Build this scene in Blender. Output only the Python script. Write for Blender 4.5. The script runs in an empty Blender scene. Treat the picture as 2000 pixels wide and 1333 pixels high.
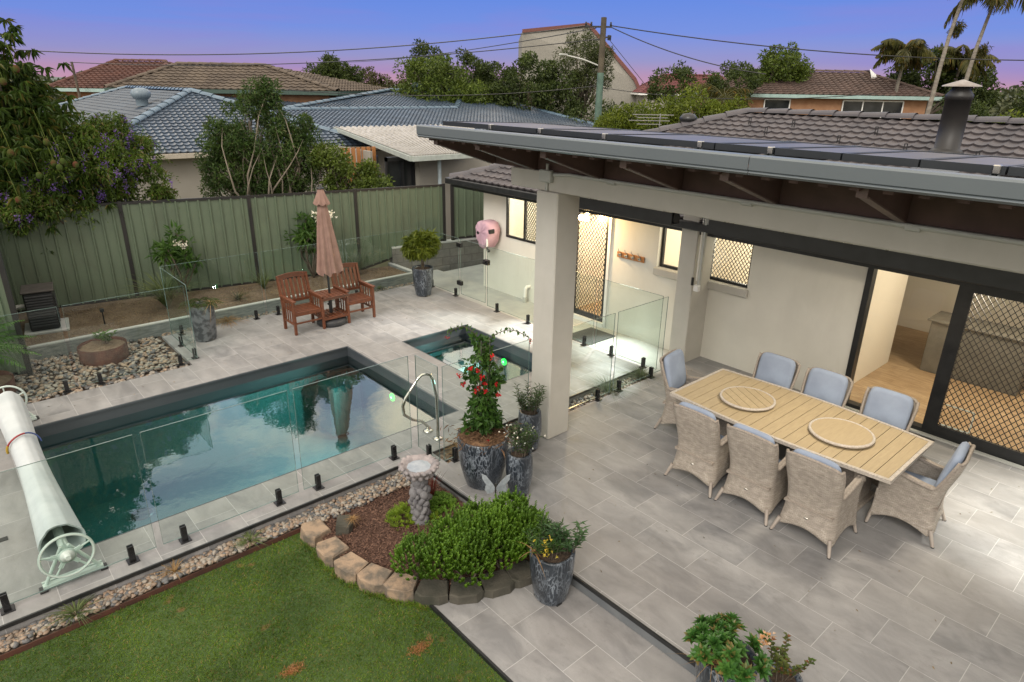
import bpy, math, random
import numpy as np
from mathutils import Vector, Matrix, Euler
R_=math.radians
scene=bpy.context.scene
COL=scene.collection
rng=random.Random(7)
NR=np.random.RandomState(11)

# ---------------------------------------------------------------- camera
def setup_camera():
    yaw,p,r=.8397985,.3681169,.0166769
    f=Vector((math.cos(p)*math.cos(yaw),math.cos(p)*math.sin(yaw),-math.sin(p)))
    rt=Vector((math.sin(yaw),-math.cos(yaw),0)); up=rt.cross(f)
    rt2=rt*math.cos(r)+up*math.sin(r); up2=-rt*math.sin(r)+up*math.cos(r)
    M=Matrix((( rt2.x,up2.x,-f.x,0),(rt2.y,up2.y,-f.y,0),(rt2.z,up2.z,-f.z,4.15),(0,0,0,1)))
    cd=bpy.data.cameras.new('camera'); co=bpy.data.objects.new('camera',cd); COL.objects.link(co)
    co.matrix_world=M
    cd.sensor_width=36; cd.lens=1291.19/2000*36; cd.clip_start=.05; cd.clip_end=3000
    scene.camera=co
setup_camera()

# ---------------------------------------------------------------- exposure
scene.view_settings.view_transform='Standard'
scene.view_settings.look='None'
scene.view_settings.gamma=1
scene.view_settings.exposure=EXPOSURE=0.38
scene.cycles.max_bounces=10
scene.cycles.transparent_max_bounces=24
scene.cycles.caustics_reflective=False
scene.cycles.caustics_refractive=False
scene.cycles.sample_clamp_indirect=4.0
scene.cycles.use_denoising=True

# ---------------------------------------------------------------- world: dusk sky with high thin cloud
SUN_EL,SUN_AZ=R_(38),R_(205)     # soft light falling from behind the camera and above
def setup_world():
    w=bpy.data.worlds.new('World'); scene.world=w; w.use_nodes=True
    nt=w.node_tree; N=nt.nodes; L=nt.links; N.clear()
    out=N.new('ShaderNodeOutputWorld'); bg=N.new('ShaderNodeBackground')
    sky=N.new('ShaderNodeTexSky'); sky.sky_type='NISHITA'; sky.sun_disc=False
    sky.sun_elevation=SUN_EL; sky.sun_rotation=math.pi/2-SUN_AZ
    tc=N.new('ShaderNodeTexCoord'); sep=N.new('ShaderNodeSeparateXYZ'); L.new(tc.outputs['Generated'],sep.inputs[0])
    ramp=N.new('ShaderNodeValToRGB'); L.new(sep.outputs['Z'],ramp.inputs[0])
    cr=ramp.color_ramp
    st=[(0.0,(.47,.25,.36)),(.015,(.38,.22,.37)),(.034,(.235,.225,.47)),(.070,(.125,.205,.60)),(.15,(.050,.165,.62)),(.24,(.15,.28,.62)),(.36,(.68,.86,1.08)),(.6,(.90,.94,1.0)),(1,(1.0,1.0,1.0))]
    while len(cr.elements)<len(st): cr.elements.new(.5)
    for e,(p,c) in zip(cr.elements,st): e.position=p; e.color=(*c,1)
    # the side of the sky behind the terrace stair is pale and warm after sunset
    dt=N.new('ShaderNodeVectorMath'); dt.operation='DOT_PRODUCT'; L.new(tc.outputs['Generated'],dt.inputs[0]); dt.inputs[1].default_value=(-.72,-.69,0)
    rw=N.new('ShaderNodeMapRange'); rw.inputs[1].default_value=-.35; rw.inputs[2].default_value=.55; L.new(dt.outputs['Value'],rw.inputs[0])
    ramp2=N.new('ShaderNodeValToRGB'); L.new(sep.outputs['Z'],ramp2.inputs[0]); c2=ramp2.color_ramp
    for e,(p,c) in zip(c2.elements,((0,(1.45,1.30,1.12)),(1,(1.0,1.02,1.06)))): e.position=p; e.color=(*c,1)
    e=c2.elements.new(.3); e.color=(1.40,1.36,1.28,1)
    mw=N.new('ShaderNodeMix'); mw.data_type='RGBA'; L.new(rw.outputs[0],mw.inputs[0]); L.new(ramp.outputs[0],mw.inputs[6]); L.new(ramp2.outputs[0],mw.inputs[7])
    # streaks of pink-violet cloud low down
    mp=N.new('ShaderNodeMapping'); mp.inputs['Scale'].default_value=(1.3,1.3,14); mp.inputs['Rotation'].default_value=(R_(3),R_(-3),0)
    L.new(tc.outputs['Generated'],mp.inputs[0])
    n1=N.new('ShaderNodeTexNoise'); n1.inputs['Scale'].default_value=1.6; n1.inputs['Detail'].default_value=5; n1.inputs['Distortion'].default_value=.4
    L.new(mp.outputs[0],n1.inputs['Vector'])
    r1=N.new('ShaderNodeMapRange'); r1.inputs[1].default_value=.48; r1.inputs[2].default_value=.68; r1.inputs[4].default_value=.5; L.new(n1.outputs[0],r1.inputs[0])
    m1=N.new('ShaderNodeMix'); m1.data_type='RGBA'; L.new(r1.outputs[0],m1.inputs[0]); L.new(mw.outputs[2],m1.inputs[6]); m1.inputs[7].default_value=(.22,.165,.50,1)
    # soft cream cumulus higher up (mirrored in the pool)
    n2=N.new('ShaderNodeTexNoise'); n2.inputs['Scale'].default_value=3.4; n2.inputs['Detail'].default_value=5; n2.inputs['Roughness'].default_value=.55
    L.new(tc.outputs['Generated'],n2.inputs['Vector'])
    r2=N.new('ShaderNodeMapRange'); r2.inputs[1].default_value=.44; r2.inputs[2].default_value=.58; L.new(n2.outputs[0],r2.inputs[0])
    r3=N.new('ShaderNodeMapRange'); r3.inputs[1].default_value=.22; r3.inputs[2].default_value=.32; L.new(sep.outputs['Z'],r3.inputs[0])
    mu=N.new('ShaderNodeMath'); mu.operation='MULTIPLY'; L.new(r2.outputs[0],mu.inputs[0]); L.new(r3.outputs[0],mu.inputs[1])
    m2=N.new('ShaderNodeMix'); m2.data_type='RGBA'; L.new(mu.outputs[0],m2.inputs[0]); L.new(m1.outputs[2],m2.inputs[6]); m2.inputs[7].default_value=(2.3,1.95,1.5,1)
    # physical sky blended in for the real spread of light
    sc=N.new('ShaderNodeMix'); sc.data_type='RGBA'; sc.blend_type='MULTIPLY'; sc.inputs[0].default_value=1; L.new(sky.outputs[0],sc.inputs[6]); sc.inputs[7].default_value=(.06,.06,.06,1)
    mx=N.new('ShaderNodeMix'); mx.data_type='RGBA'; mx.inputs[0].default_value=.90; L.new(sc.outputs[2],mx.inputs[6]); L.new(m2.outputs[2],mx.inputs[7])
    L.new(mx.outputs[2],bg.inputs[0]); bg.inputs[1].default_value=1.0
    L.new(bg.outputs[0],out.inputs[0])
setup_world()

def setup_sun():
    ld=bpy.data.lights.new('sun','SUN'); ld.energy=1.35; ld.angle=R_(25); ld.color=(1,.95,.88)
    o=bpy.data.objects.new('sun',ld); COL.objects.link(o)
    d=Vector((math.cos(SUN_EL)*math.cos(SUN_AZ),math.cos(SUN_EL)*math.sin(SUN_AZ),math.sin(SUN_EL)))
    o.rotation_euler=d.to_track_quat('Z','Y').to_euler(); o.location=(-6,-6,14)
setup_sun()

# ---------------------------------------------------------------- mesh helpers
class MB:
    def __init__(s): s.v=[]; s.f=[]; s.sm=[]; s.uv=None
    def add(s,vs,fs,smooth=False):
        o=len(s.v); s.v.extend([tuple(map(float,p)) for p in vs]); s.f.extend([tuple(i+o for i in f) for f in fs]); s.sm.extend([smooth]*len(fs)); return s
    def box(s,a,b,M=None):
        x0,y0,z0=[min(a[i],b[i]) for i in range(3)]; x1,y1,z1=[max(a[i],b[i]) for i in range(3)]
        vs=[(x0,y0,z0),(x1,y0,z0),(x1,y1,z0),(x0,y1,z0),(x0,y0,z1),(x1,y0,z1),(x1,y1,z1),(x0,y1,z1)]
        if M is not None: vs=[tuple(M@Vector(v)) for v in vs]
        return s.add(vs,[(0,3,2,1),(4,5,6,7),(0,1,5,4),(1,2,6,5),(2,3,7,6),(3,0,4,7)])
    def cbox(s,a,b,c=.004,M=None):
        """box with chamfered edges"""
        lo=[min(a[i],b[i]) for i in range(3)]; hi=[max(a[i],b[i]) for i in range(3)]
        c=min([c]+[(hi[i]-lo[i])*.45 for i in range(3)]); ctr=Vector([(lo[i]+hi[i])/2 for i in range(3)])
        idx={};vs=[];fs=[]
        for sx in(0,1):
            for sy in(0,1):
                for sz in(0,1):
                    sg=(sx,sy,sz)
                    for ax in range(3):
                        p=[(hi[i] if sg[i] else lo[i])+(0 if i==ax else (-c if sg[i] else c)) for i in range(3)]
                        idx[(sg,ax)]=len(vs); vs.append(Vector(p))
        for ax in range(3):
            u,w=[i for i in range(3) if i!=ax]
            for sd in(0,1):
                q=[]
                for au,aw in((0,0),(1,0),(1,1),(0,1)):
                    g=[0,0,0]; g[ax]=sd; g[u]=au; g[w]=aw; q.append(idx[(tuple(g),ax)])
                fs.append(q)
            for au in(0,1):
                for aw in(0,1):
                    q=[]
                    for sd,a2 in((0,u),(1,u),(1,w),(0,w)):
                        g=[0,0,0]; g[ax]=sd; g[u]=au; g[w]=aw; q.append(idx[(tuple(g),a2)])
                    fs.append(q)
        for sx in(0,1):
            for sy in(0,1):
                for sz in(0,1): fs.append([idx[((sx,sy,sz),i)] for i in range(3)])
        out=[]
        for f in fs:
            n=(vs[f[1]]-vs[f[0]]).cross(vs[f[2]]-vs[f[0]]); m=sum((vs[i] for i in f),Vector())/len(f)-ctr
            out.append(tuple(f) if n.dot(m)>0 else tuple(f[::-1]))
        if M is not None: vs=[tuple(M@Vector(v)) for v in vs]
        return s.add(vs,out)
    def quad(s,a,b,c,d): return s.add([a,b,c,d],[(0,1,2,3)])
    def bar(s,a,b,w,h=None,up=(0,0,1)):
        """rectangular bar from a to b"""
        h=h or w; a=Vector(a); b=Vector(b); d=(b-a).normalized(); u=Vector(up)
        if abs(d.dot(u))>.98: u=Vector((1,0,0))
        x=d.cross(u).normalized(); y=x.cross(d).normalized()
        vs=[p+x*sx*w/2+y*sy*h/2 for p in(a,b) for sx,sy in((-1,-1),(1,-1),(1,1),(-1,1))]
        return s.add(vs,[(3,2,1,0),(4,5,6,7),(0,1,5,4),(1,2,6,5),(2,3,7,6),(3,0,4,7)])
    def tube(s,pts,r,n=8,cap=True,smooth=True):
        pts=[Vector(p) for p in pts]; k=len(pts); rs=r if isinstance(r,(list,tuple)) else [r]*k
        vs=[];fs=[]; px=None
        for i,p in enumerate(pts):
            d=(pts[min(i+1,k-1)]-pts[max(i-1,0)]).normalized()
            if px is None:
                u=Vector((0,0,1)) if abs(d.z)<.9 else Vector((1,0,0)); px=d.cross(u).normalized()
            px=(px-d*px.dot(d)).normalized(); py=d.cross(px)
            for j in range(n):
                a=2*math.pi*j/n; vs.append(p+(px*math.cos(a)+py*math.sin(a))*rs[i])
        for i in range(k-1):
            for j in range(n):
                jj=(j+1)%n; fs.append((i*n+j,i*n+jj,(i+1)*n+jj,(i+1)*n+j))
        s.add(vs,fs,smooth)
        if cap: s.add(vs[:n],[tuple(range(n))[::-1]]); s.add(vs[-n:],[tuple(range(n))])
        return s
    def lathe(s,prof,c=(0,0,0),n=32,smooth=True,wob=None,cap=True,M=None):
        """prof: list of (r,z). wob(a,i)->radius multiplier"""
        vs=[];fs=[]
        for i,(r,z) in enumerate(prof):
            for j in range(n):
                a=2*math.pi*j/n; q=r*(wob(a,i) if wob else 1); vs.append(Vector((q*math.cos(a),q*math.sin(a),z)))
        if M is not None: vs=[M@v for v in vs]
        vs=[v+Vector(c) for v in vs]
        for i in range(len(prof)-1):
            for j in range(n):
                jj=(j+1)%n; fs.append((i*n+j,i*n+jj,(i+1)*n+jj,(i+1)*n+j))
        s.add(vs,fs,smooth)
        if cap:
            if prof[0][0]>1e-4: s.add(vs[:n],[tuple(range(n))[::-1]])
            if prof[-1][0]>1e-4: s.add(vs[-n:],[tuple(range(n))])
        return s
    def prism(s,poly,z0,z1):
        n=len(poly); vs=[(p[0],p[1],z0) for p in poly]+[(p[0],p[1],z1) for p in poly]
        area=sum(poly[i][0]*poly[(i+1)%n][1]-poly[(i+1)%n][0]*poly[i][1] for i in range(n))
        if area<0: vs=[(p[0],p[1],z0) for p in poly[::-1]]+[(p[0],p[1],z1) for p in poly[::-1]]
        fs=[tuple(range(n))[::-1],tuple(range(n,2*n))]+[(i,(i+1)%n,n+(i+1)%n,n+i) for i in range(n)]
        return s.add(vs,fs)
    def ball(s,c,r,n=8,sc=(1,1,1),rot=None,smooth=True):
        prof=[(max(1e-5,math.sin(math.pi*i/n)),-math.cos(math.pi*i/n)) for i in range(n+1)]
        vs=[];fs=[];m=n*2 if n<10 else n+4
        for r0,z in prof:
            for j in range(m):
                a=2*math.pi*j/m; v=Vector((r0*math.cos(a)*r*sc[0],r0*math.sin(a)*r*sc[1],z*r*sc[2]))
                if rot is not None: v=rot@v
                vs.append(v+Vector(c))
        for i in range(n):
            for j in range(m):
                jj=(j+1)%m; fs.append((i*m+j,i*m+jj,(i+1)*m+jj,(i+1)*m+j))
        return s.add(vs,fs,smooth)
    def grid(s,rows,smooth=True,closed=False):
        n=len(rows[0]); vs=[p for r in rows for p in r]; fs=[]
        for i in range(len(rows)-1):
            for j in range(n if closed else n-1):
                jj=(j+1)%n; fs.append((i*n+j,i*n+jj,(i+1)*n+jj,(i+1)*n+j))
        return s.add(vs,fs,smooth)
    def build(s,name,mat,parent=None,world=True):
        me=bpy.data.meshes.new(name)
        off=Vector((0,0,0))
        if parent is not None and world:
            P=parent; off=Vector(P.location)
            while P.parent: P=P.parent; off+=Vector(P.location)
        v=np.array(s.v,dtype=np.float32)-np.array(off,dtype=np.float32)
        me.from_pydata(v.tolist(),[],s.f); me.update()
        me.polygons.foreach_set('use_smooth',s.sm)
        if mat is not None: me.materials.append(mat)
        o=bpy.data.objects.new(name,me); COL.objects.link(o)
        if parent is not None: o.parent=parent
        return o

def fastmesh(name,V,F,mat,parent=None,smooth=False,world=True):
    """V (n,3) array, F (m,k) int array"""
    me=bpy.data.meshes.new(name); V=np.asarray(V,np.float32).copy(); F=np.asarray(F,np.int32)
    if parent is not None and world:
        P=parent; off=Vector(P.location)
        while P.parent: P=P.parent; off+=Vector(P.location)
        V-=np.array(off,np.float32)
    m,k=F.shape
    me.vertices.add(len(V)); me.vertices.foreach_set('co',V.ravel())
    me.loops.add(m*k); me.loops.foreach_set('vertex_index',F.ravel())
    me.polygons.add(m); me.polygons.foreach_set('loop_start',np.arange(0,m*k,k,dtype=np.int32)); me.polygons.foreach_set('loop_total',np.full(m,k,np.int32))
    me.polygons.foreach_set('use_smooth',np.full(m,smooth)); me.update(calc_edges=True)
    if mat is not None: me.materials.append(mat)
    o=bpy.data.objects.new(name,me); COL.objects.link(o)
    if parent is not None: o.parent=parent
    return o

def tag(o,label=None,cat=None,group=None,kind=None):
    if label: o['label']=label
    if cat: o['category']=cat
    if group: o['group']=group
    if kind: o['kind']=kind
    return o
def thing(name,label,cat,loc=(0,0,0),rz=0,group=None):
    o=bpy.data.objects.new(name,None); COL.objects.link(o); o.location=loc; o.rotation_euler=(0,0,rz); o.empty_display_size=.1
    return tag(o,label,cat,group)
def struct(name,mb,mat): o=mb.build(name,mat); o['kind']='structure'; return o
def kids(o): return [c for c in bpy.data.objects if c.parent==o]
def copy_tree(o,parent=None):
    c=o.copy(); COL.objects.link(c); c.parent=parent
    for ch in kids(o): copy_tree(ch,c)
    return c

# ---------------------------------------------------------------- materials
def newmat(name):
    m=bpy.data.materials.new(name); m.use_nodes=True; nt=m.node_tree; nt.nodes.clear()
    out=nt.nodes.new('ShaderNodeOutputMaterial'); b=nt.nodes.new('ShaderNodeBsdfPrincipled'); nt.links.new(b.outputs[0],out.inputs[0])
    return m,nt.nodes,nt.links,b,out
def objvec(N,L,scale=(1,1,1),rot=(0,0,0),loc=(0,0,0)):
    tc=N.new('ShaderNodeTexCoord'); mp=N.new('ShaderNodeMapping'); mp.inputs['Scale'].default_value=scale; mp.inputs['Rotation'].default_value=rot; mp.inputs['Location'].default_value=loc
    L.new(tc.outputs['Object'],mp.inputs[0]); return mp.outputs[0]
def mixc(N,L,fac,a,b,mode='MIX'):
    m=N.new('ShaderNodeMix'); m.data_type='RGBA'; m.blend_type=mode
    for k,val in((0,fac),(6,a),(7,b)):
        if hasattr(val,'is_linked') or isinstance(val,bpy.types.NodeSocket): L.new(val,m.inputs[k])
        elif k==0: m.inputs[0].default_value=val
        else: m.inputs[k].default_value=(*val,1)
    return m.outputs[2]
def noise(N,L,vec,scale,detail=4,rough=.55,dist=0):
    n=N.new('ShaderNodeTexNoise'); n.inputs['Scale'].default_value=scale; n.inputs['Detail'].default_value=detail; n.inputs['Roughness'].default_value=rough; n.inputs['Distortion'].default_value=dist
    if vec is not None: L.new(vec,n.inputs['Vector'])
    return n.outputs[0]
def rng_(N,L,v,a,b,c=0,d=1):
    r=N.new('ShaderNodeMapRange'); r.inputs[1].default_value=a; r.inputs[2].default_value=b; r.inputs[3].default_value=c; r.inputs[4].default_value=d; L.new(v,r.inputs[0]); return r.outputs[0]
def bump(N,L,b,h,strength=.3,dist=.01):
    bp=N.new('ShaderNodeBump'); bp.inputs['Strength'].default_value=strength; bp.inputs['Distance'].default_value=dist; L.new(h,bp.inputs['Height']); L.new(bp.outputs[0],b.inputs['Normal']); return bp
def simple(name,c,rough=.6,c2=None,sc=8,metal=0,bmp=0,bsc=60,spec=.5,stretch=(1,1,1),lo=.35,hi=.65,coat=0):
    m,N,L,b,out=newmat(name); v=objvec(N,L,stretch)
    if c2 is None: c2=tuple(x*.8 for x in c)
    n=noise(N,L,v,sc); f=rng_(N,L,n,lo,hi)
    L.new(mixc(N,L,f,c,c2),b.inputs['Base Color'])
    b.inputs['Metallic'].default_value=metal; b.inputs['Specular IOR Level'].default_value=spec; b.inputs['Coat Weight'].default_value=coat
    L.new(rng_(N,L,n,.2,.8,max(0,rough-.08),min(1,rough+.08)),b.inputs['Roughness'])
    if bmp: bump(N,L,b,noise(N,L,v,bsc,3),bmp,.01)
    return m
def leafmat(name,c,c2,c3=None,trans=.35,rough=.5):
    m,N,L,b,out=newmat(name)
    g=N.new('ShaderNodeNewGeometry'); r=g.outputs['Random Per Island']
    v=objvec(N,L); n=rng_(N,L,noise(N,L,v,2.2,3),.35,.65)
    col=mixc(N,L,r,c,c2)
    if c3: col=mixc(N,L,rng_(N,L,r,.86,.9),col,c3)
    col=mixc(N,L,n,col,tuple(x*.62 for x in c),'MIX') if False else col
    dk=N.new('ShaderNodeMix'); dk.data_type='RGBA'; dk.blend_type='MULTIPLY'; dk.inputs[0].default_value=1; L.new(col,dk.inputs[6])
    cc=mixc(N,L,n,(.62,.66,.62),(1.22,1.16,1.0)); L.new(cc,dk.inputs[7]); col=dk.outputs[2]
    L.new(col,b.inputs['Base Color']); b.inputs['Roughness'].default_value=rough; b.inputs['Specular IOR Level'].default_value=.35
    t=N.new('ShaderNodeBsdfTranslucent'); L.new(col,t.inputs[0])
    mx=N.new('ShaderNodeMixShader'); mx.inputs[0].default_value=trans; L.new(b.outputs[0],mx.inputs[1]); L.new(t.outputs[0],mx.inputs[2]); L.new(mx.outputs[0],out.inputs[0])
    return m
def emat(name,c,s):
    m,N,L,b,out=newmat(name); b.inputs['Base Color'].default_value=(*c,1); b.inputs['Emission Color'].default_value=(*c,1); b.inputs['Emission Strength'].default_value=s; return m
def glassmat(name,tint,refl=1.0,rough=0.0,ior=1.45):
    """thin pane: tinted transparency with Fresnel reflection"""
    m,N,L,b,out=newmat(name); N.remove(b)
    t=N.new('ShaderNodeBsdfTransparent'); t.inputs[0].default_value=(*tint,1)
    g=N.new('ShaderNodeBsdfGlossy'); g.inputs['Roughness'].default_value=rough; g.inputs[0].default_value=(1,1,1,1)
    fr=N.new('ShaderNodeFresnel'); ge=N.new('ShaderNodeNewGeometry')
    bf=N.new('ShaderNodeMapRange'); bf.inputs[3].default_value=ior; bf.inputs[4].default_value=1/ior; L.new(ge.outputs['Backfacing'],bf.inputs[0]); L.new(bf.outputs[0],fr.inputs[0])
    mu=N.new('ShaderNodeMath'); mu.operation='MULTIPLY'; mu.inputs[1].default_value=refl; mu.use_clamp=True; L.new(fr.outputs[0],mu.inputs[0])
    mx=N.new('ShaderNodeMixShader'); L.new(mu.outputs[0],mx.inputs[0]); L.new(t.outputs[0],mx.inputs[1]); L.new(g.outputs[0],mx.inputs[2]); L.new(mx.outputs[0],out.inputs[0])
    return m

def m_tiles():
    m,N,L,b,out=newmat('porcelain paving')
    tc=N.new('ShaderNodeTexCoord'); sp=N.new('ShaderNodeSeparateXYZ'); L.new(tc.outputs['Object'],sp.inputs[0])
    cb=N.new('ShaderNodeCombineXYZ')
    a=N.new('ShaderNodeMath'); a.inputs[1].default_value=-.21+60*.6; L.new(sp.outputs['Y'],a.inputs[0]); L.new(a.outputs[0],cb.inputs[0])
    c=N.new('ShaderNodeMath'); c.inputs[1].default_value=-.13+40*.4; L.new(sp.outputs['X'],c.inputs[0]); L.new(c.outputs[0],cb.inputs[1])
    br=N.new('ShaderNodeTexBrick'); br.offset=.5; br.inputs['Scale'].default_value=1; br.inputs['Brick Width'].default_value=.6; br.inputs['Row Height'].default_value=.4
    br.inputs['Mortar Size'].default_value=.0028; br.inputs['Mortar Smooth'].default_value=.2
    br.inputs['Color1'].default_value=(0,0,0,1); br.inputs['Color2'].default_value=(1,1,1,1); br.inputs['Mortar'].default_value=(.5,.5,.5,1)
    L.new(cb.outputs[0],br.inputs['Vector'])
    # stone streaks, offset per tile
    sv=N.new('ShaderNodeVectorMath'); sv.operation='SCALE'; L.new(br.outputs['Color'],sv.inputs[0]); sv.inputs['Scale'].default_value=9
    av=N.new('ShaderNodeVectorMath'); av.operation='ADD'; L.new(cb.outputs[0],av.inputs[0]); L.new(sv.outputs[0],av.inputs[1])
    mp=N.new('ShaderNodeMapping'); mp.inputs['Scale'].default_value=(1.2,2.5,1); mp.inputs['Rotation'].default_value=(0,0,R_(16)); L.new(av.outputs[0],mp.inputs[0])
    n1=noise(N,L,mp.outputs[0],1.7,7,.62,.6); n2=noise(N,L,mp.outputs[0],6,6,.7,.3); n3=noise(N,L,tc.outputs['Object'],140,2)
    big=noise(N,L,tc.outputs['Object'],.55,3)
    f=rng_(N,L,n1,.34,.68)
    col=mixc(N,L,f,(.160,.163,.170),(.325,.325,.325))
    col=mixc(N,L,rng_(N,L,n2,.56,.74,0,.6),col,(.120,.120,.122))
    col=mixc(N,L,rng_(N,L,br.outputs['Color'],0,1,0,.42),col,(.335,.33,.32))
    col=mixc(N,L,rng_(N,L,n3,.35,.65,0,.2),col,(.18,.18,.178))
    col=mixc(N,L,rng_(N,L,big,.42,.62,0,.3),col,(.20,.185,.175))
    col=mixc(N,L,br.outputs['Fac'],col,(.40,.40,.395))
    st=noise(N,L,tc.outputs['Object'],1.7,6,.7,1.2); col=mixc(N,L,rng_(N,L,st,.54,.70,0,.35),col,(.155,.152,.148))
    gr=noise(N,L,tc.outputs['Object'],30,3,.7); col=mixc(N,L,rng_(N,L,gr,.66,.74,0,.35),col,(.10,.095,.09))
    L.new(col,b.inputs['Base Color']); L.new(rng_(N,L,n1,.3,.7,.42,.62),b.inputs['Roughness']); b.inputs['Specular IOR Level'].default_value=.35
    inv=N.new('ShaderNodeMath'); inv.operation='MULTIPLY_ADD'; inv.inputs[1].default_value=-1; L.new(br.outputs['Fac'],inv.inputs[0]); L.new(rng_(N,L,n3,0,1,.9,1.1),inv.inputs[2])
    bump(N,L,b,inv.outputs[0],.25,.004)
    return m
def m_wicker(name,c1,c2):
    m,N,L,b,out=newmat(name)
    tc=N.new('ShaderNodeTexCoord'); uv=tc.outputs['UV']
    br=N.new('ShaderNodeTexBrick'); br.offset=.5; br.inputs['Scale'].default_value=1; br.inputs['Brick Width'].default_value=.042; br.inputs['Row Height'].default_value=.0135; br.inputs['Mortar Size'].default_value=.0022; br.inputs['Mortar Smooth'].default_value=1
    br.inputs['Color1'].default_value=(*c1,1); br.inputs['Color2'].default_value=(*c2,1); br.inputs['Mortar'].default_value=(c2[0]*.35,c2[1]*.35,c2[2]*.35,1)
    L.new(uv,br.inputs['Vector'])
    n=noise(N,L,uv,14,4); col=mixc(N,L,rng_(N,L,n,.4,.62,0,.55),br.outputs['Color'],tuple(x*.6 for x in c2))
    mp=N.new('ShaderNodeMapping'); mp.inputs['Scale'].default_value=(3,60,1); L.new(uv,mp.inputs[0])
    n2=noise(N,L,mp.outputs[0],2,3); col=mixc(N,L,rng_(N,L,n2,.42,.62,0,.5),col,(.42,.37,.33))
    L.new(col,b.inputs['Base Color']); b.inputs['Roughness'].default_value=.55
    inv=N.new('ShaderNodeMath'); inv.operation='SUBTRACT'; inv.inputs[0].default_value=1; L.new(br.outputs['Fac'],inv.inputs[1])
    bump(N,L,b,inv.outputs[0],.7,.004)
    return m
def m_planks(name,c1,c2,stretch=(1,14,14),sc=3,rough=.55,bmp=.2):
    m,N,L,b,out=newmat(name); v=objvec(N,L,stretch); n=noise(N,L,v,sc,6,.65,.5)
    g=N.new('ShaderNodeNewGeometry')
    col=mixc(N,L,rng_(N,L,n,.3,.7),c1,c2); 
    col=mixc(N,L,rng_(N,L,g.outputs['Random Per Island'],0,1,0,.35),col,c2)
    L.new(col,b.inputs['Base Color']); b.inputs['Roughness'].default_value=rough
    if bmp: bump(N,L,b,n,bmp,.003)
    return m
def m_woodfloor():
    m,N,L,b,out=newmat('interior timber floor'); v=objvec(N,L,(1,1,1),(0,0,R_(90)))
    br=N.new('ShaderNodeTexBrick'); br.inputs['Scale'].default_value=1; br.inputs['Brick Width'].default_value=1.4; br.inputs['Row Height'].default_value=.18; br.inputs['Mortar Size'].default_value=.0015
    br.inputs['Color1'].default_value=(.42,.29,.17,1); br.inputs['Color2'].default_value=(.55,.40,.25,1); br.inputs['Mortar'].default_value=(.2,.13,.08,1); L.new(v,br.inputs['Vector'])
    v2=objvec(N,L,(14,1.5,1)); n=noise(N,L,v2,2.5,7,.7,.8)
    col=mixc(N,L,rng_(N,L,n,.42,.62,0,.8),br.outputs['Color'],(.26,.17,.095)); L.new(col,b.inputs['Base Color']); b.inputs['Roughness'].default_value=.4; return m
def m_drip(name='drip glazed pot'):
    m,N,L,b,out=newmat(name); v=objvec(N,L,(1,1,.38))
    vo=N.new('ShaderNodeTexVoronoi'); vo.feature='DISTANCE_TO_EDGE'; vo.inputs['Scale'].default_value=26
    dv=N.new('ShaderNodeTexNoise'); dv.inputs['Scale'].default_value=9; dv.inputs['Detail'].default_value=4; L.new(v,dv.inputs['Vector'])
    sc=N.new('ShaderNodeVectorMath'); sc.operation='SCALE'; sc.inputs['Scale'].default_value=.22; L.new(dv.outputs['Color'],sc.inputs[0])
    ad=N.new('ShaderNodeVectorMath'); ad.operation='ADD'; L.new(v,ad.inputs[0]); L.new(sc.outputs[0],ad.inputs[1]); L.new(ad.outputs[0],vo.inputs['Vector'])
    n=noise(N,L,v,3,3); 
    e=rng_(N,L,vo.outputs['Distance'],.02,.14,1,0)
    col=mixc(N,L,rng_(N,L,n,.35,.65),(.012,.017,.024),(.035,.045,.060))
    mm=N.new('ShaderNodeMath'); mm.operation='MULTIPLY'; L.new(e,mm.inputs[0]); L.new(rng_(N,L,noise(N,L,v,7,4),.36,.6,0,1.0),mm.inputs[1])
    col=mixc(N,L,mm.outputs[0],col,(.19,.22,.255)); L.new(col,b.inputs['Base Color'])
    b.inputs['Roughness'].default_value=.32; b.inputs['Coat Weight'].default_value=.3; b.inputs['Coat Roughness'].default_value=.2
    bump(N,L,b,vo.outputs['Distance'],.6,.01); return m
def m_water(name,tint,rip=.05,rsc=2.2):
    m,N,L,b,out=newmat(name); N.remove(b)
    v=objvec(N,L); n=noise(N,L,v,rsc,3,.5,.2); n2=noise(N,L,v,14,2)
    ad=N.new('ShaderNodeMath'); ad.operation='MULTIPLY_ADD'; ad.inputs[1].default_value=.12; L.new(n2,ad.inputs[0]); L.new(n,ad.inputs[2])
    bp=N.new('ShaderNodeBump'); bp.inputs['Strength'].default_value=rip; bp.inputs['Distance'].default_value=.05; L.new(ad.outputs[0],bp.inputs['Height'])
    t=N.new('ShaderNodeBsdfTransparent'); t.inputs[0].default_value=(*tint,1)
    g=N.new('ShaderNodeBsdfGlossy'); g.inputs['Roughness'].default_value=.0; L.new(bp.outputs[0],g.inputs['Normal'])
    fr=N.new('ShaderNodeFresnel'); fr.inputs[0].default_value=1.33; L.new(bp.outputs[0],fr.inputs['Normal'])
    pw=rng_(N,L,fr.outputs[0],0.0,.34,.10,1.0)
    mx=N.new('ShaderNodeMixShader'); L.new(pw,mx.inputs[0]); L.new(t.outputs[0],mx.inputs[1]); L.new(g.outputs[0],mx.inputs[2]); L.new(mx.outputs[0],out.inputs[0])
    return m
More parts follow.
